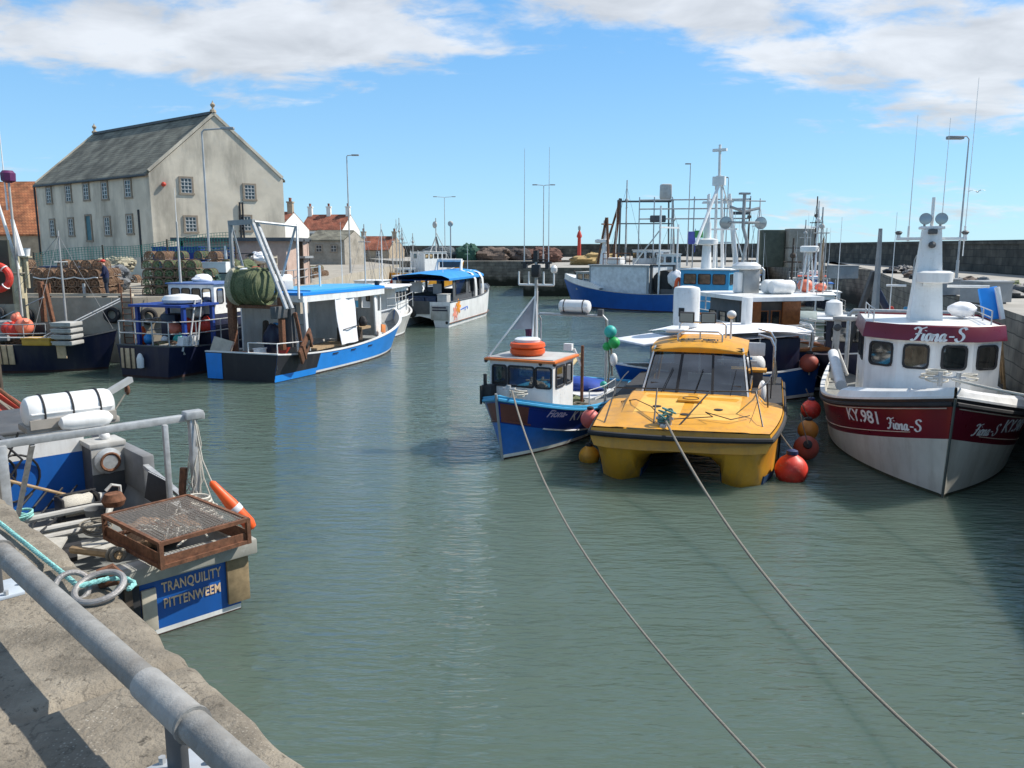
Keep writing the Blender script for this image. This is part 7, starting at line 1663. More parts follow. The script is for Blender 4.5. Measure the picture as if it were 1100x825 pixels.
# ------------------------------------------------------------------ near quay fittings
RZ = 3.785
RAIL_A, RAIL_B = at(0, 592, RZ), at(258, 825, RZ)
def near_rail():
    d = (RAIL_B - RAIL_A).normalized(); t = thing('handrail', 'thick galvanised tube handrail along the near quay edge', 'railing', (RAIL_A.x, RAIL_A.y, QZ))
    o = V((RAIL_A.x, RAIL_A.y, QZ)); L_ = lambda p: p - o
    PIPE = M('weathered_galvanised_pipe', (.24, .235, .22), .75, .05, .25, 7, .35, 70, dirt=(.15, .115, .08), damt=.6, dscale=3, wear=(.34, .335, .32), wamt=.6)
    b = MB(PIPE); b.path([L_(RAIL_A - d * 8 + d * k * .5) for k in range(30)], .055, 28); b.build('rail', t)
    def at_rail(px, py): 
        p = at(px, py, RZ); s = (p - RAIL_A).dot(d); return RAIL_A + d * s
    p1, p2 = at_rail(150, 737), at_rail(208, 778)
    for (q0, q1) in ((p1, p2), (at_rail(6, 592) - d * .42, at_rail(6, 592))):
        q = (q1 - q0); b = MB(M('clean_galvanised_sleeve', (.32, .315, .30), .7, .05, .2, 9, .3, 70, dirt=(.25, .2, .15), damt=.5)); 
        b.path([L_(q0), L_(q1)], .062, 28); b.build('sleeve', t)
        for e in (q1,):
            b = MB(PIPE); b.path([L_(e - d * .008), L_(e + d * .008)], .067, 28); b.build('collar', t)
        m = q0.lerp(q1, .62)
        b = MB(DGREY); b.box(L_(V((m.x, m.y, (RZ + QZ) / 2 - .02))), (.13, .03, RZ - QZ - .04), (0, 0, math.atan2(d.y, d.x)), .004); b.build('post', t)
        b = MB(M('pale_blue_grey_plate', (.42, .47, .52), .5, dirt=RUSTC, damt=.4)); b.box(L_(V((m.x, m.y, QZ + .012))), (.26, .2, .02), (0, 0, math.atan2(d.y, d.x)), .004)
        b.m(GALV)
        for i in (-1, 1):
            for j in (-1, 1): b.lathe([(.014, 0), (.014, .025)], Matrix.Translation(L_(V((m.x + i * .09, m.y + j * .07 + i * -.0, QZ + .022)))), 6)
        b.build('base_plate', t)
near_rail()
def mooring_ring():
    c = at(98, 640, QZ); t = thing('mooring_ring', 'heavy iron mooring ring lying on the quay edge with turquoise rope on it', 'ring', c)
    IR = M('worn_iron', (.34, .33, .32), .55, .5, .25, 12, .3, 60, dirt=RUSTC, damt=.35)
    b = MB(IR); b.torus((.06, -.02, .06), .125, .018, (.28, -.12, .3), 32, 10); b.build('ring', t)
    b = MB(IR); b.torus((-.1, .0, .05), .085, .016, (.9, .3, .4), 24, 10); b.build('link', t)
    b = MB(RUST); b.box((.02, .15, .04), (.11, .1, .08), (0, 0, .6), .015); b.path([(-.02, .14, .04), (.0, .1, .1), (.06, .13, .12), (.09, .17, .05)], .018, 6); b.build('staple', t)
    t2 = thing('mooring_rope', 'turquoise mooring rope running along the near quay edge to the iron ring', 'rope', c)
    pts = [at(-60, 515, QZ + .03), at(0, 562, QZ + .03), at(35, 590, QZ + .03), at(70, 618, QZ + .04), at(84, 630, QZ + .06), c + V((.06, .07, .07)), c + V((.12, .14, .045)), c + V((.2, .1, .03)), c + V((.2, .02, .03))]
    q = []
    for a, e in zip(pts, pts[1:]): q += [a.lerp(e, k / 6) for k in range(6)]
    q.append(pts[-1]); o = c
    b = MB(ROPET); n = len(q)
    # three laid strands twisting round each other
    dist = [0]
    for a, e in zip(q, q[1:]): dist.append(dist[-1] + (e - a).length)
    fine = []; N_ = 150
    for k in range(N_ + 1):
        s = dist[-1] * k / N_; i = max(0, min(n - 2, next((j for j in range(n - 1) if dist[j + 1] >= s), n - 2))); w = (s - dist[i]) / max(1e-6, dist[i + 1] - dist[i]); fine.append((q[i].lerp(q[i + 1], w), s, (q[i + 1] - q[i]).normalized()))
    for st in range(3):
        pp = []
        for p, s, dd in fine:
            u = dd.cross(V((0, 0, 1))).normalized(); w = u.cross(dd); a = s * 55 + st * 2 * PI / 3
            pp.append(p - o + (u * math.cos(a) + w * math.sin(a)) * .0075)
        b.path(pp, .009, 6)
    b.build('line', t2)
mooring_ring()

# ------------------------------------------------------------------ build the boats
fio, FH = red_boat()
ycat = yellow_cat()
ky = blue_potter()
nb, NH = near_boat()
cage_box(); dan_buoy(NH)
left_trawler()
def squeeze(root, k):
    """shorten a finished boat along its length: its parts and the gear dropped on it"""
    for o in COL.objects:
        if o.parent == root or (o.parent and o.parent.parent == root):
            o.data.transform(Matrix.Diagonal((k, 1, 1, 1)))
n0 = set(COL.objects)
na = navy_boat(V((-21.2, 36.5, 0)), R(-4), 'dark navy workboat with ochre fish box and coral buoys on deck', 0)
squeeze(na, .70)
for o in set(COL.objects) - n0:
    if o.parent is None and o != na:
        q = Euler((0, 0, -na.rotation_euler.z)).to_matrix() @ (o.location - na.location); q.x *= .70
        if 'box' in o.name or 'crate' in o.name: o.data.transform(Matrix.Diagonal((.70, 1, 1, 1)))
        o.location = na.location + Euler((0, 0, na.rotation_euler.z)).to_matrix() @ q
BA = R(71)
navy_boat(V((-15.5, 33.6, 0)) + V((math.cos(BA), math.sin(BA), 0)) * 4.6, BA, 'navy workboat lying stern on with white cabin, blue frame and round red buoys', 1)
red_deck_boat(); trip_boat(); basin_trawler(); more_boats()

# ------------------------------------------------------------------ fenders
def wp(o, A, C, p): return C + Euler((0, 0, A)).to_matrix() @ V(p)
fender('fender_buoy', 'big yellow buoy hanging at the left nose of the yellow catamaran', at(633, 490, .12), .27, BUOYYEL, DARK, at(640, 455, 1.15))
fender('fender_buoy', 'largest bright red buoy, floating between the yellow catamaran and the maroon boat', at(850, 505, .22), .38, BUOYRED, M('blue_collar', (.02, .03, .1), .5), wp(None, YEL_A, YEL_C, (2.4, 2.06, 1.2)))
fender('fender_buoy', 'bright red buoy squeezed against the yellow catamaran rail, highest of its cluster', at(871, 440, .95), .27, BUOYRED, M('blue_collar', (.02, .03, .1), .5), at(866, 418, 1.6))
fender('fender_buoy', 'orange yellow buoy half hidden under the red one by the catamaran side', at(868, 462, .6), .27, M('orange_yellow_vinyl', (.55, .2, .03), .5), DARK, at(862, 435, 1.4))
fender('fender_buoy', 'dull dark red buoy with black end low between the two hulls', at(866, 481, .3), .32, BUOYDULL, DARK, at(860, 445, 1.3), tilt=(1.1, 0, -.25))
fender('fender_buoy', 'dull red buoy hanging on the dark stern behind the catamaran arch', at(869, 390, 1.35), .33, BUOYDULL, DARK, at(872, 362, 2.4))
fender('fender_buoy', 'faded pink red buoy tucked between the small blue boat and the yellow nose', at(634, 450, 1.05), .25, M('pink_red_vinyl', (.6, .12, .1), .5), DARK, None)

# ------------------------------------------------------------------ mooring lines
KYA, KYB, KYS = (0.0, 20.35, 1.8), (1.534, -.009, 3.86), 1.1
YEA, YEB, YES = (3.52, 18.3, 1.55), (5.163, -3.454, 3.52), 2.2
def moor(label, pts, r, mat, r2=None):
    t = thing('mooring_rope', label, 'rope', pts[0], 0, 'mooring lines'); o = V(pts[0])
    b = MB(mat); b.path([V(p) - o for p in pts], r, 8, r2=r2); b.build('line', t)
def line_through(a, mid, end, bottom):
    """a hanging line from a to 'end' chosen so that it sags through 'mid' half way"""
    a, mid, end = V(a), V(mid), V(end); c = mid * 2 - (a + end) / 2; return [a * (1 - t) ** 2 + c * 2 * t * (1 - t) + end * t * t for t in [i / 40 for i in range(41)]]
ky_b = wp(None, KY_A, KY_C, (3.85, 0, 1.82)); ye_b = wp(None, YEL_A, YEL_C, (4.62, 0, 1.5)); fi_b = wp(None, FIO_A, FIO_C, (4.95, 0, 2.62))
def ropeline(label, a, e, s, r, mat, r2=None):
    moor(label, sag(a, e, s, 60), r, mat, r2)
ropeline('pale mooring line from the small blue boat bow across the water to the near quay', KYA, KYB, KYS, .024, ROPED, .004)
ropeline('dark mooring line from the yellow catamaran bow sagging across the water to the near quay', YEA, YEB, YES, .028, ROPED, .011)
moor('pale mooring line leading from the maroon boat bow to the right', sag(fi_b, V((10.3, 9.5, 3.2)), .15, 20), .028, ROPEW)

# ------------------------------------------------------------------ street lamps
def lamp(label, x, y, z0, h, arm, double=False, r=.075, head=None, rz=0):
    t = thing('street_lamp', label, 'street lamp', (x, y, z0), rz, 'street lamps')
    PL = M('pale_lamp_column', (.42, .43, .43), .55, .2)
    b = MB(PL); b.tube((0, 0, 0), (0, 0, 1.4), r * 1.5); b.tube((0, 0, 1.4), (0, 0, h - .4), r, r * .65); b.build('pole', t)
    for s in ((1, -1) if double else (1,)):
        b = MB(PL); b.path([(0, 0, h - .45), (0, 0, h - .12), (s * arm * .12, 0, h), (s * arm, 0, h + .06 * arm)], r * .6, 8); b.build('arm', t)
        b = MB(GREYP); b.box((s * (arm + .3), 0, h + .07 * arm), (.7, .26, .14), bev=.04); b.build('lamp_head', t)
lamp('hooked street lamp standing in front of the big grey building gable', -16.7, 45.0, LZ, 8.6, 1.1)
lamp('street lamp with stubby white head between the big building and the white house', -15.5, 78.0, LZ, 10.9, .5)
lamp('street lamp on the pier above the steel gallows of the far trawlers', 21.5, 100, 3.3, 12.2, -.6)
lamp('street lamp on the far pier left of the white tripod mast', 25.5, 97.5, 3.4, 10.3, -.7)
lamp('tall twin armed street lamp straight behind the small blue boat mast', 4.3, 112, 3.25, 10.6, .9, True)
lamp('faint twin armed street lamp above the yellow hulled boat', -12.3, 150, 3.6, 11.0, 1.4, True)
lamp('street lamp on the right pier behind the tapered white mast', 19.6, 35.8, 3.5, 6.65, -.9, r=.045)

# ------------------------------------------------------------------ creels on the left quay
def make_creel(name, label, net, group):
    t = thing(name, label, 'creel', (0, 0, 0), 0, group)
    w, l, h = .5, .72, .42
    b = MB(CREELBAR)
    for x in (-w / 2, w / 2): b.bar((x, -l / 2, .03), (x, l / 2, .03), .05)
    for y in (-l / 2, 0, l / 2):
        b.bar((-w / 2, y, .03), (w / 2, y, .03), .045)
        b.path([(-w / 2, y, .03), (-w / 2, y, .22), (-w * .4, y, .34), (-w * .2, y, .41), (0, y, h), (w * .2, y, .41), (w * .4, y, .34), (w / 2, y, .22), (w / 2, y, .03)], .026, 5)
    b.build('frame', t)
    b = MB(net); arc = [(-w / 2, .04), (-w / 2, .22), (-w * .4, .34), (-w * .2, .40), (0, .415), (w * .2, .40), (w * .4, .34), (w / 2, .22), (w / 2, .04)]
    # open netting: diagonal twine lattice over the arch and the ends
    def P(u, v):
        i = min(7, int(u * 8)); f = u * 8 - i; a, c = arc[i], arc[i + 1]; return V((a[0] + (c[0] - a[0]) * f, -l / 2 + l * v, a[1] + (c[1] - a[1]) * f))
    for k in range(-6, 12):
        for sgn in (1, -1):
            pts = []
            for j in range(9):
                v = j / 8; u = k / 11 + sgn * v * .55 + (0 if sgn > 0 else .55)
                if 0 <= u <= 1: pts.append(P(u, v))
            if len(pts) > 1:
                for a, c in zip(pts, pts[1:]): b.bar(a, c, .016, .012)
    for y in (-l / 2, l / 2):
        for k in range(1, 6):
            x = -w / 2 + w * k / 6; z = .4 - .18 * abs(x / (w / 2)) ** 2; b.bar((x, y, .04), (x * .8, y, z), .014)
        for z in (.14, .25): b.bar((-w / 2, y, z), (w / 2, y, z), .014)
        b.torus((0, y * .98, .2), .11, .02, (PI / 2, 0, 0), 10, 4)
    b.build('netting', t)
    b = MB(DWOOD)
    for y in (-.24, -.08, .08, .24): b.box((0, y, .03), (w, .07, .02))
    b.build('base', t)
    return t
creel_b = make_creel('lobster_creel', 'brown lobster creel in the big stack left of the person on the quay', NETB, 'brown creels')
creel_g = make_creel('lobster_creel', 'green lobster creel in the mossy stack right of the person on the quay', NETGC, 'green creels')
first = [True, True]
def put(which, x, y, z, rz):
    src = (creel_b, creel_g)[which]
    if first[which]:
        first[which] = False; src.location = (x, y, z); src.rotation_euler = (0, 0, rz); return src
    return dup(src, (x, y, z), rz)
# rails and walkway planks in front
for r_ in range(3):
    for k in range(6):
        for dpt in range(2):
            put(0, -23.1 + k * .55 + random.uniform(-.03, .03), 39.9 + dpt * .78, LZ + .02 + r_ * .43, random.uniform(-.06, .06))
for k in range(3): put(0, -21.4 + k * .56, 40.2, LZ + .02 + 3 * .43, random.uniform(-.1, .1))
for k in range(4): put(0, -23.4 + k * .6, 43.5, LZ + .02, random.uniform(-.2, .2)); put(0, -22.5 + k * .6, 44.5, LZ + 2.0 if False else LZ + .45, random.uniform(-.2, .2))
for r_ in range(4):
    for k in range(5):
        put(1, -18.0 + k * .56 + random.uniform(-.04, .04), 40.4, LZ + .02 + r_ * .43, random.uniform(-.08, .08))
        if r_ < 3: put(1, -17.6 + k * .56, 41.4, LZ + .02 + r_ * .43, random.uniform(-.1, .1))
for k in range(3): o = put(0, -18.2 + k * .6, 41.2, LZ + .02 + 4 * .43 - (.43 if k == 2 else 0), random.uniform(-.2, .2)); o['label'] = 'brown lobster creel lying on top of the green stack'; o['group'] = 'brown creels on the green stack'
for k in range(5): o = put(1, -16.6 + k * .5, 42.2 + .2 * (k % 2), LZ + .02, random.uniform(-.3, .3)); o['label'] = 'green lobster creel in the loose row before the white crate'; o['group'] = 'loose green creels'
for r_ in range(5):
    for k in range(6):
        if r_ > 2 and (k + r_) % 3 == 0: continue
        o = put(k % 2, -18.2 + k * .6 + random.uniform(-.1, .1), 43.2 + .2 * (k % 3), LZ + .02 + r_ * .43, random.uniform(-.3, .3)); o['label'] = 'mixed lobster creel in the tall back stack below the blue pallets'; o['group'] = 'creels in the back stack'
for r_ in range(4):
    for k in range(8):
        if r_ == 3 and k % 3: continue
        o = put(0, -25.2 + k * .62 + random.uniform(-.1, .1), 42.4, LZ + .02 + r_ * .43, random.uniform(-.3, .3)); o['label'] = 'brown lobster creel in the long row behind the front brown stack'; o['group'] = 'brown creels in the long row'
# creels carried on the navy boats
for i, (x, y, z, w) in enumerate(((-15.2, 34.6, 1.0, 1), (-14.5, 34.4, 1.0, 0), (-14.9, 35.4, 1.0, 0), (-22.9, 36.9, 1.05, 0), (-22.3, 36.9, 1.05, 0), (-22.6, 36.9, 1.48, 0), (-23.5, 36.9, 1.05, 1))):
    o = put(w, x, y, z, random.uniform(-.3, .3)); o['label'] = 'lobster creel stacked on the stern deck of the white cabined navy boat' if i < 3 else 'lobster creel stacked aft on the navy boat with the ochre box'; o['group'] = 'creels on the navy boat with the cabin' if i < 3 else 'creels on the navy boat with the ochre box'
for k in range(22):
    o = put(k % 2, -15.4 - .5 * (k % 2) - .07 * (k // 2), 55 + 1.5 * (k // 2), LZ + .02 + .43 * ((k // 3) % 2), random.uniform(-.5, .5)); o['label'] = 'lobster creel in the line along the quay edge beyond the blue trawler'; o['group'] = 'creels along the far quay edge'
# second brown heap further back
for r_ in range(2):
    for k in range(5): o = put(0, -27 + k * .6, 47.5, LZ + 1.0 + r_ * .43 - 1.0, random.uniform(-.2, .2)); o['label'] = 'brown lobster creel in the low heap under the green net'; o['group'] = 'brown creels under the net'

def quay_gear():
    # tyre fenders and a ladder on the face of the left quay
    for i, (x, y, z) in enumerate(((-19.0, 38.38, 2.3), (-17.4, 38.72, 2.2), (-16.4, 39.42, 2.35), (-23.2, 38.56, 2.2), (-24.6, 38.6, 2.3))):
        t = thing('tyre_fender', 'worn black tyre hung as a fender on the left quay wall', 'tyre', (x, y - .14, z), [0, .6, .6, 0, 0][i], 'tyres on the quay wall'); b = MB(DARK); b.torus((0, 0, 0), .3, .11, (PI / 2, 0, 0), 22, 10); b.build('tyre', t); b = MB(ROPED); b.tube((0, 0, .3), (0, .1, LZ - z + .03), .015); b.build('rope', t)
    t = thing('quay_ladder', 'rusty ladder fixed to the left quay wall between the navy boats', 'ladder', (-18.25, 38.24, 0)); b = MB(RUST)
    for x in (-.22, .22): b.tube((x, 0, -.3), (x, 0, 3.6), .03)
    for k in range(12): b.tube((-.22, 0, .1 + .28 * k), (.22, 0, .1 + .28 * k), .018)
    b.build('ladder', t)
    # white rope rim along the brown stack
    t = thing('rope_length', 'white rope looped along the top row of the brown creels', 'rope', (-23.3, 39.5, LZ + .9))
    b = MB(WHITE2); pts = []
    for i in range(31): pts.append(V((i * .105, 0, .03 - .09 * abs(math.sin(i * .33)))))
    b.path(pts, .028, 6); b.build('line', t)
    # quay edge rail: posts with pale timber
    t = thing('edge_rail', 'pale timber rail on rusty posts along the left quay edge', 'railing', (-24.5, 38.9, LZ))
    b = MB(M('pale_timber', (.5, .44, .34), .85)); b.bar((0, 0, .12), (6.4, -.3, .12), .22, .12); b.build('rail', t)
    for k in range(4): b = MB(RUST if k % 2 else GALV); b.box((.6 + 1.7 * k, -.05 * k, .3), (.1, .1, .7)); b.build('post', t)
    # big square timber pile on the far left with a ring lifebuoy
    p = atY(20, 300, 37.4)
    t = thing('timber_pile', 'pale square timber pile standing at the far left by the lifebuoy', 'post', (p.x, p.y, 0)); b = MB(M('pale_pile_timber', (.45, .40, .27), .85, var=.3, scale=4, dirt=(.15, .13, .07), damt=.6)); b.box((0, 0, 2.75), (.42, .42, 5.5), bev=.03); b.build('pile', t)
    b = MB(ROPED); b.torus((0, 0, 4.3), .31, .03, (.05, .03, 0)); b.torus((0, 0, 5.25), .31, .03, (-.04, .0, 0)); b.build('rope_turns', t)
    t = thing('white_bucket', 'white tapered bucket on top of the pale timber pile', 'bucket', (p.x + .40, p.y + .1, 5.05)); b = MB(WHITE2); b.lathe([(.14, 0), (.2, .36), (.23, .38), (.19, .36), (.13, .04)], None, 16); b.build('body', t); b = MB(M('pale_pile_timber', (.45, .40, .27))); b.box((-.05, 0, -.75), (.14, .14, 1.4)); b.box((0, 0, -.03), (.36, .3, .06)); b.build('bracket', t)
    q = atY(-4, 298, 24.0); t = thing('lifebuoy', 'red lifebuoy hanging beside the pale timber pile at the left edge', 'lifebuoy', q); b = MB(BUOYRED); b.torus((0, 0, 0), .36, .1, (PI / 2, 0, .2), 28, 10); b.build('ring', t); b = MB(WHITE2)
    for a in (0, 90, 180, 270): b.torus((.36 * math.cos(R(a + 45)), 0, .36 * math.sin(R(a + 45))), .105, .02, (0, R(-a - 45) + PI / 2 * 0, 0), 12, 5)
    b.build('band', t); 
    t2 = thing('lifebuoy_stand', 'dark board and post carrying the red lifebuoy', 'stand', (q.x - .35, q.y + .35, 0)); b = MB(M('dark_green_board', (.05, .055, .04), .8)); b.box((-.2, 0, 4.7), (1.6, .1, 1.9), bev=.01); b.build('board', t2); b = MB(DWOOD); b.box((-.2, .1, 2.2), (.18, .12, 4.4)); b.build('post', t2)
    # masts and aerials of the boat hidden at far left
    a = atY(16, 262, 24.8); 
    t = thing('flag_pole', 'thin pole topped by a dark purple radar reflector at the far left', 'pole', (a.x, a.y, a.z - 2.2)); b = MB(LGREY); b.tube((0, 0, 0), (0, 0, 4.0), .035); b.build('pole', t); b = MB(M('purple_reflector', (.10, .015, .08), .5)); b.lathe([(.08, 0), (.2, .06), (.21, .28), (.14, .36)], xf((0, 0, 4.0)), 8); b.build('reflector', t); b = MB(WHITE2); whip(b, (-.12, 0, 3.2), 2.6, .028); b.build('antenna', t)
    t = thing('white_spar', 'white spar leaning at the far left edge above the pile', 'pole', (atY(18, 268, 24.9))); b = MB(WHITE2); b.tube((0, 0, -.6), (-.62, 0, 2.3), .05, .04); b.m(WHITE); b.tube((.1, 0, -.2), (-.05, 0, .9), .12, .05); b.build('spar', t)
    # net fence: green netting over posts
    t = thing('net_fence', 'long green net draped over posts before the big grey building', 'net', (-27.0, 46, LZ)); NF = M('teal_net_mesh', (.04, .22, .17), .9, var=.3)
    b = MB(NF); L_ = 11.5
    def NP(u, v): 
        top = 2.0 + 1.15 * u + .12 * math.sin(u * 9); bot = 1.35 + .95 * u; return V((L_ * u, .25 * math.sin(u * 5), bot + (top - bot) * v))
    for j in range(7):
        for i in range(46): b.bar(NP(i / 46, j / 6), NP((i + 1) / 46, j / 6), .03, .02)
    for i in range(0, 70): b.bar(NP(i / 70, 0), NP(i / 70, 1), .022, .02)
    b.build('netting', t)
    b = MB(DWOOD)
    for u in (0, .33, .66, 1): p = NP(u, 1); b.tube((p.x, p.y + .03, 0), (p.x, p.y + .03, p.z + .1), .05)
    b.build('post', t)
    # containers, crates, bins
    def crate(label, x, y, z, s, m, rz=0, name='fish_crate', cat='crate', lid=None):
        t = thing(name, label, cat, (x, y, z), rz); b = MB(m); w, d_, h = s
        b.wall((w / 2, -d_ / 2), (w / 2, d_ / 2), 0, h, .05); b.wall((w / 2 - .05, d_ / 2), (-w / 2 + .05, d_ / 2), 0, h, .05); b.wall((-w / 2, d_ / 2), (-w / 2, -d_ / 2), 0, h, .05); b.wall((-w / 2 + .05, -d_ / 2), (w / 2 - .05, -d_ / 2), 0, h, .05); b.box((0, 0, .03), (w - .12, d_ - .12, .05)); b.build('tub', t, smooth=False)
        b = MB(m); b.box((0, 0, h - .02), (w + .06, d_ + .06, .07) if lid else (w + .05, .04, .05), bev=.01)
        if not lid: b.box((0, -d_ / 2 - .0, h - .03), (w + .06, .07, .06)); b.box((0, d_ / 2, h - .03), (w + .06, .07, .06)); 
        b.build('lid' if lid else 'rim', t)
        b = MB(DGREY); b.box((-w * .3, 0, -.03), (.14, d_ * .95, .06)); b.box((w * .3, 0, -.03), (.14, d_ * .95, .06)); b.build('runner', t)
    crate('navy blue plastic tub under the green net beside the building', -19.6, 48, LZ + .06, (2.6, 1.3, 2.35), TARPB, .1)
    crate('white plastic tub on a grey one behind the green creels', -15.6, 43.2, LZ + 1.06, (1.3, 1.0, .55), WHITE2, -.1)
    crate('grey plastic tub under the white one behind the green creels', -15.6, 43.2, LZ + .06, (1.25, .95, .92), M('grey_green_plastic', (.22, .28, .27), .6), -.1)
    crate('dark blue tub behind the brown creels at the left', -24.6, 44.6, LZ + .06, (1.9, 1.2, 1.3), M('slate_blue_plastic', (.06, .09, .16), .6), .15)
    crate('small grey lidded bin standing left of the brown creel stack', -23.6, 40.6, LZ + .06, (.9, .9, 1.0), M('brown_grey_wood', (.16, .13, .1), .8), .1, lid=1)
    # blue pallets stacked by the store
    for k in range(5):
        t = thing('pallet', 'blue pallet in the stack against the pink store', 'pallet', (-17.2 - .04 * (k % 2), 47.5, LZ + 1.55 + .17 * k), .06 * (k % 3)); t['group'] = 'blue pallets'
        b = MB(M('blue_pallet_paint', (.03, .09, .25), .7, dirt=(.3, .3, .3)))
        for i in range(5): b.box((0, -.5 + .25 * i, .13), (2.0, .14, .03))
        for x in (-.85, 0, .85): b.box((x, 0, .07), (.12, 1.1, .09))
        b.build('boards', t)
    t = thing('gear_cage', 'dark steel stillage of fishing gear under the blue pallets', 'cage', (-17.2, 47.5, LZ)); b = MB(DGREY)
    for x in (-1.1, 1.1):
        for y in (-.6, .6): b.box((x, y, .76), (.1, .1, 1.5))
    for z in (.2, .8, 1.5): b.bar((-1.1, -.6, z), (1.1, -.6, z), .07); b.bar((-1.1, .6, z), (1.1, .6, z), .07); b.bar((-1.1, -.6, z), (-1.1, .6, z), .07); b.bar((1.1, -.6, z), (1.1, .6, z), .07)
    b.build('frame', t); b = MB(NETG); b.ball((0, 0, .6), .7, (1.4, .75, .8)); b.m(TARPW); b.ball((.4, -.2, 1.2), .3, (1.4, 1, .7)); b.build('gear_pile', t)
    # heaps of net and tarpaulins on the quay
    def hp(label, x, y, z, r, sc, m, cat='net heap', name='net_heap', seg=22, amp=.34):
        b = MB(m); lump(b, (0, 0, 0), r, sc, amp, seg)
        # loose clumps breaking the outline
        rr = random.Random(int(x * 37 + y * 11))
        for k in range(14):
            a = rr.uniform(0, 2 * PI); e = rr.uniform(.1, 1.3); p = V((math.cos(a) * math.cos(e) * sc[0], math.sin(a) * math.cos(e) * sc[1], math.sin(e) * sc[2])) * r * .9
            lump(b, p, r * rr.uniform(.16, .32), (rr.uniform(.8, 1.6), rr.uniform(.8, 1.4), rr.uniform(.6, 1)), .5, 9)
        o = b.build(name, None, loc=(x, y, z)); tag(o, label, cat)
    hp('dark teal net heap at the foot of the green creels', -15.9, 41.6, LZ + .55, .8, (1.3, 1, .9), M('dark_teal_net', (.05, .1, .085), .95, var=.5, scale=14, bump=.8, bscale=30))
    hp('white tarpaulin bundle on gear right of the lamp post pole', -14.6, 47.0, LZ + 1.75, .5, (1.3, 1, .6), TARPW, 'tarpaulin', 'tarpaulin')
    hp('mossy green net heap between the creels and the trawler gantry', -14.9, 44.6, LZ + .7, .95, (1.3, 1, .95), NETG)
    hp('grey net heap behind the brown creel stack', -21.5, 43.2, LZ + .7, .8, (1.8, 1, .9), M('grey_net', (.16, .17, .18), .95, var=.5, scale=14, bump=.8, bscale=30))
    hp('tan rope heap on top of the far creels near the net fence', -23.6, 48.6, LZ + 1.3, .7, (1.8, 1, .7), M('tan_netting', (.36, .33, .24), .95))
    # yellow and white forklift
    t = thing('forklift', 'small yellow and white forklift parked at the green door', 'forklift', (-15.6, 46.4, LZ), R(200)); b = MB(YELLOW); b.box((-.3, 0, .85), (1.3, .95, .6), bev=.1); b.build('body', t); b = MB(WHITE2); b.box((.65, 0, 1.3), (.14, .95, 2.3), bev=.02); b.box((.1, 0, 1.15), (.5, .9, .25), bev=.05); b.build('mast', t); b = MB(DARK)
    for x in (-.7, .4):
        for y in (-.5, .5): b.lathe([(.2, -.1), (.32, -.08), (.32, .08), (.2, .1)], xf((x, y, .32), (PI / 2, 0, 0)), 16)
    b.build('wheel', t); b = MB(BLACK)
    for x in (-.8, .35):
        for y in (-.42, .42): b.tube((x, y, 1.1), (x, y, 2.0), .03)
    b.box((-.2, 0, 2.02), (1.3, .95, .05)); b.build('overhead_guard', t); b = MB(DGREY); b.box((1.1, .25, .2), (.9, .1, .05)); b.box((1.1, -.25, .2), (.9, .1, .05)); b.build('fork', t)
    # stepped timber racks near the trawler wheelhouse
    t = thing('timber_rack', 'pale timber rack of slats on the quay beyond the trawler gantry', 'rack', (-14.6, 47.6, LZ)); b = MB(M('pale_timber', (.5, .44, .34), .85))
    for z in (.2, .6, 1.0, 1.4, 1.8): b.box((0, 0, z), (1.6, .6, .07))
    for x in (-.75, 0, .75): b.box((x, -.33, .95), (.08, .06, 1.9)); b.box((x, .33, .95), (.08, .06, 1.9))
    b.build('slats', t)
    t = thing('handrail', 'pale steel handrail along the quay beyond the blue trawler', 'railing', (-13.7, 45.5, LZ)); b = MB(GALV); rails(b, [(0, 0, 0), (.2, 2.0, 0), (.4, 4.0, 0), (.3, 7, 0), (0, 10, 0), (-.3, 14, 0)], [.5, 1.0], .03); b.build('rail', t)
    # row of creels on the quay by the white house
    # pier heaps
    def pile(label, x, y, r, sc, m, z=3.6): hp(label, x, y, z + r * sc[2] * .6, r, sc, m, 'gear heap', 'gear_heap')
    pile('rounded dark green net heap on the far pier', -6.6, 123.5, 1.6, (1.1, 1, .95), M('deep_green_net', (.03, .085, .06), .95, var=.4, scale=3, bump=.8, bscale=6))
    pile('brown heap of creels on the far pier next to the green one', -2.8, 123.5, 1.8, (1.6, 1, .68), M('brown_heap', (.13, .095, .075), .95, var=.5, scale=4, bump=1, bscale=6))
    pile('long dark heap of gear on the far pier behind the twin lamp', 4.8, 127.5, 1.9, (1.9, 1, .62), M('rust_heap', (.12, .06, .045), .95, var=.5, scale=4, bump=1, bscale=6))
    pile('low sandy heap at the root of the near pier', 11.6, 108.0, 1.8, (2.0, 1, .5), M('sandy_heap', (.4, .28, .12), .95, var=.3, scale=4), 3.25)
    pile('grey blue heap of gear left on the far pier', -11.0, 124.5, 1.6, (1.8, 1, .8), M('slate_heap', (.1, .12, .13), .95, var=.5, scale=4, bump=1, bscale=6))
    pile('dark tangled heap between the brown ones on the far pier', .8, 124.5, 1.4, (1.8, 1, .8), M('dark_heap', (.07, .055, .05), .95, var=.5, scale=4, bump=1, bscale=6))
    t = thing('beacon', 'small red harbour beacon on the far pier', 'beacon', (10.2, 124, 3.6)); b = MB(RED); b.lathe([(.5, 0), (.42, .4), (.3, .5), (.25, 3.4), (.4, 3.5), (.4, 3.7), (.25, 4.2), (.05, 4.6)], None, 12); b.build('tower', t); b = MB(LENS); b.lathe([(.2, 0), (.22, .5), (.02, .7)], xf((0, 0, 4.55)), 10); b.build('lantern', t)
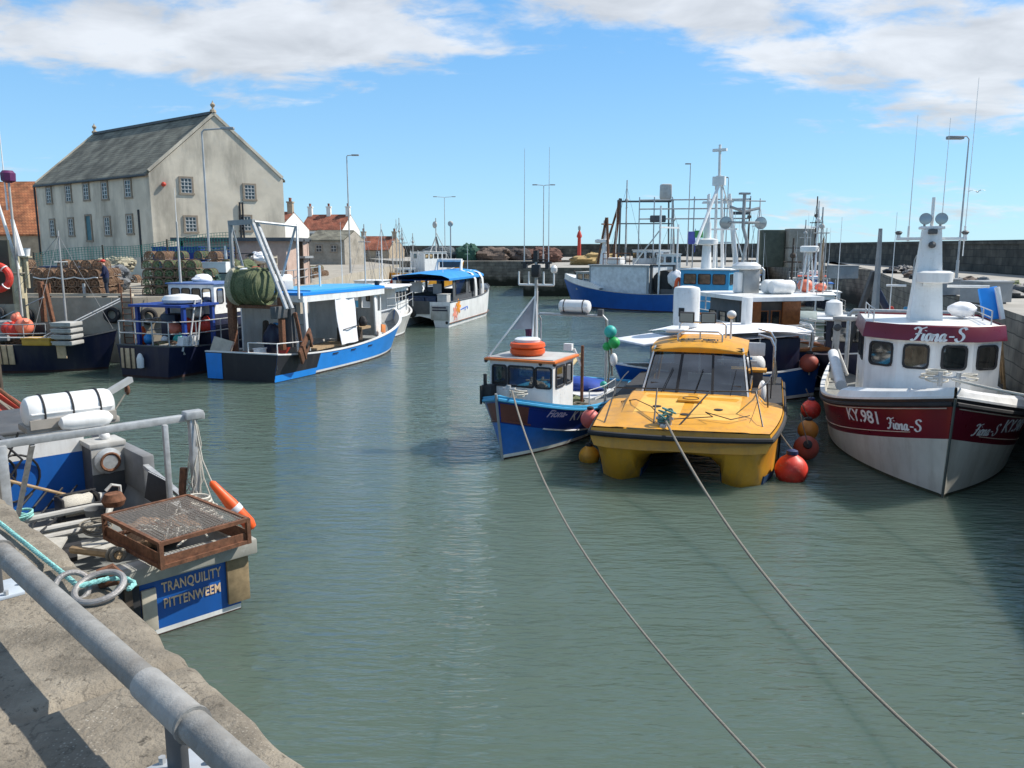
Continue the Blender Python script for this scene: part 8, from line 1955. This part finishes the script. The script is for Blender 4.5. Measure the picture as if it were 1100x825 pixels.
    # pale blocks against the breakwater
    b = MB(CONC); b.box((0, 0, .95), (2.6, 1.6, 1.9), bev=.06); b.box((0, 0, 2.95), (2.6, 1.6, 1.9), bev=.06); tag(b.build('concrete_block', loc=(29.5, 84, 3.5)), 'two pale concrete blocks stacked before the dark breakwater', 'block')
    b = MB(M('dark_green_weathered', (.09, .1, .075), .9)); b.box((0, 0, 1.9), (2.4, 1.6, 3.8), bev=.06); tag(b.build('storage_box', loc=(26.9, 85, 3.5)), 'dark greenish box beside the pale concrete blocks', 'box')
    t = thing('doorway', 'rusty brown door in the dark breakwater on the right', 'door', (32.9, 43.0, 3.5), R(-98 + 18)); b = MB(M('rust_brown_door', (.2, .09, .045), .8)); b.box((0, 0, 1.1), (1.5, .2, 2.2), bev=.02); b.build('door', t, loc=(-.3, 0, 0)); b = MB(NAVY); b.box((1.4, 0, 1.2), (1.2, .2, 2.4), bev=.02); b.build('dark_panel', t)
    # ladder hoops
    t = thing('ladder_hoop', 'pair of steel ladder hoops at the right pier edge by the white mast', 'ladder', (20.4, 40.6, 3.5)); b = MB(GALV)
    for x in (0, .5): b.path([(x, 0, 0), (x, 0, 1.3), (x, .2, 1.55), (x, .5, 1.55), (x, .7, 1.3), (x, .7, 0)], .03, 6)
    b.build('hoop', t)
    t = thing('ladder_hoop', 'steel hoop standing on top of the dark breakwater', 'ladder', (34.0, 46.5, 6.0)); b = MB(GALV); b.path([(0, 0, 0), (0, 0, 1.1), (.1, 0, 1.4), (.4, 0, 1.5), (.7, 0, 1.4), (.8, 0, 1.1), (.8, 0, 0)], .04, 6); b.build('hoop', t); 
    # gear strewn along the right pier edge
    rnd = random.Random(5)
    for k in range(16):
        u = k / 15; y = 32 + 36 * u; x = 18.1 + (y - 30) * .345 + rnd.uniform(.3, 1.6)
        m = [DGREY, NETG, M('grey_net', (.16, .17, .18)), BLACK, M('brown_heap', (.2, .14, .11))][k % 5]
        hp('low heap of nets and rope on the right pier edge', x, y, 3.62, rnd.uniform(.35, .7), (1.4, 1.2, .5), m, 'gear heap', 'gear_heap'); bpy.data.objects[-1] if False else None
    for o in COL.objects:
        if o.get('label') == 'low heap of nets and rope on the right pier edge': o['group'] = 'gear along the right pier edge'
    for k, (px, py, s) in enumerate(((905, 300, 1), (1010, 318, .8), (1058, 326, .9))): 
        p = at(px, py, 3.5); crate(['grey lidded box on the right pier left of the white mast', 'grey lidded box behind the covered bundle on the right pier', 'grey lidded box by the blue board on the right pier'][k], p.x, p.y, 3.56, (1.5 * s, 1.0 * s, .8 * s), GREYP, .3, lid=1)
quay_gear()

# ------------------------------------------------------------------ the person on the quay
def person():
    t = thing('person', 'person in navy jacket and red cap standing beside the brown creels', 'person', (-19.45, 38.9, LZ), R(200))
    J = {'pel': (0, 0, .95), 'ch': (.03, 0, 1.25), 'nk': (.06, 0, 1.47), 'hd': (.09, 0, 1.62), 'sl': (.03, .19, 1.4), 'sr': (.03, -.19, 1.4), 'el': (.06, .27, 1.13), 'er': (.1, -.26, 1.13), 'hl': (.24, .2, .98), 'hr': (.3, -.16, 1.02), 'kl': (.03, .11, .5), 'kr': (.02, -.11, .5), 'fl': (-.02, .12, .09), 'fr': (-.03, -.12, .09), 'tl': (.16, .13, .04), 'tr': (.15, -.13, .04)}
    rad = {'pel': .17, 'ch': .19, 'nk': .065, 'hd': .1, 'sl': .085, 'sr': .085, 'el': .06, 'er': .06, 'hl': .045, 'hr': .045, 'kl': .075, 'kr': .075, 'fl': .055, 'fr': .055, 'tl': .045, 'tr': .045}
    E_ = [('pel', 'ch'), ('ch', 'nk'), ('nk', 'hd'), ('ch', 'sl'), ('ch', 'sr'), ('sl', 'el'), ('sr', 'er'), ('el', 'hl'), ('er', 'hr'), ('pel', 'kl'), ('pel', 'kr'), ('kl', 'fl'), ('kr', 'fr'), ('fl', 'tl'), ('fr', 'tr')]
    ks = list(J); me = bpy.data.meshes.new('body'); me.from_pydata([J[k] for k in ks], [(ks.index(a), ks.index(c)) for a, c in E_], [])
    o = bpy.data.objects.new('body', me); COL.objects.link(o); md = o.modifiers.new('skin', 'SKIN'); o.modifiers.new('sub', 'SUBSURF').levels = 2
    for i, k in enumerate(ks): me.skin_vertices[0].data[i].radius = (rad[k], rad[k] * (1.0)); me.skin_vertices[0].data[i].use_root = (k == 'pel')
    bpy.context.view_layer.update(); me2 = bpy.data.meshes.new_from_object(o.evaluated_get(bpy.context.evaluated_depsgraph_get())); bpy.data.objects.remove(o)
    me2.name = 'body'; me2.materials.clear(); me2.materials.append(CLOTHN); me2.materials.append(SKIN); me2.materials.append(M('dark_trousers', (.02, .03, .05), .9))
    for p in me2.polygons:
        c = p.center; p.use_smooth = True; p.material_index = 1 if c.z > 1.5 or (c.x > .21 and .9 < c.z < 1.1) else 2 if c.z < .92 else 0
    o = bpy.data.objects.new('body', me2); COL.objects.link(o); o.parent = t
    b = MB(BUOYRED); b.ball((.09, 0, 1.72), .115, (1.05, 1, .62), 14); b.box((.2, 0, 1.69), (.14, .15, .02), bev=.005); b.build('cap', t)
    b = MB(DARK); b.ball((.13, .13, .05), .09, (1.6, .7, .6), 10); b.ball((.12, -.13, .05), .09, (1.6, .7, .6), 10); b.build('shoe', t)
person()
def gull():
    p = atY(1050, 206, 70); t = thing('seagull', 'seagull gliding in the sky right of the white mast', 'bird', p, .6)
    b = MB(WHITE2); b.ball((0, 0, 0), .09, (2.4, .8, .75), 12)
    for s in (-1, 1): b.loft([[V((.1 - k * .03, s * y, z)), V((.02 - k * .03, s * y, z + .015)), V((-.1 - k * .05, s * y, z))] for k, (y, z) in enumerate(((.05, .02), (.3, .14), (.55, .12), (.72, .04)))], True, True)
    b.prism([(-.18, -.05, 0), (-.18, .05, 0), (-.32, .08, 0), (-.32, -.08, 0)], (0, 0, .02)); b.build('body', t)
gull()
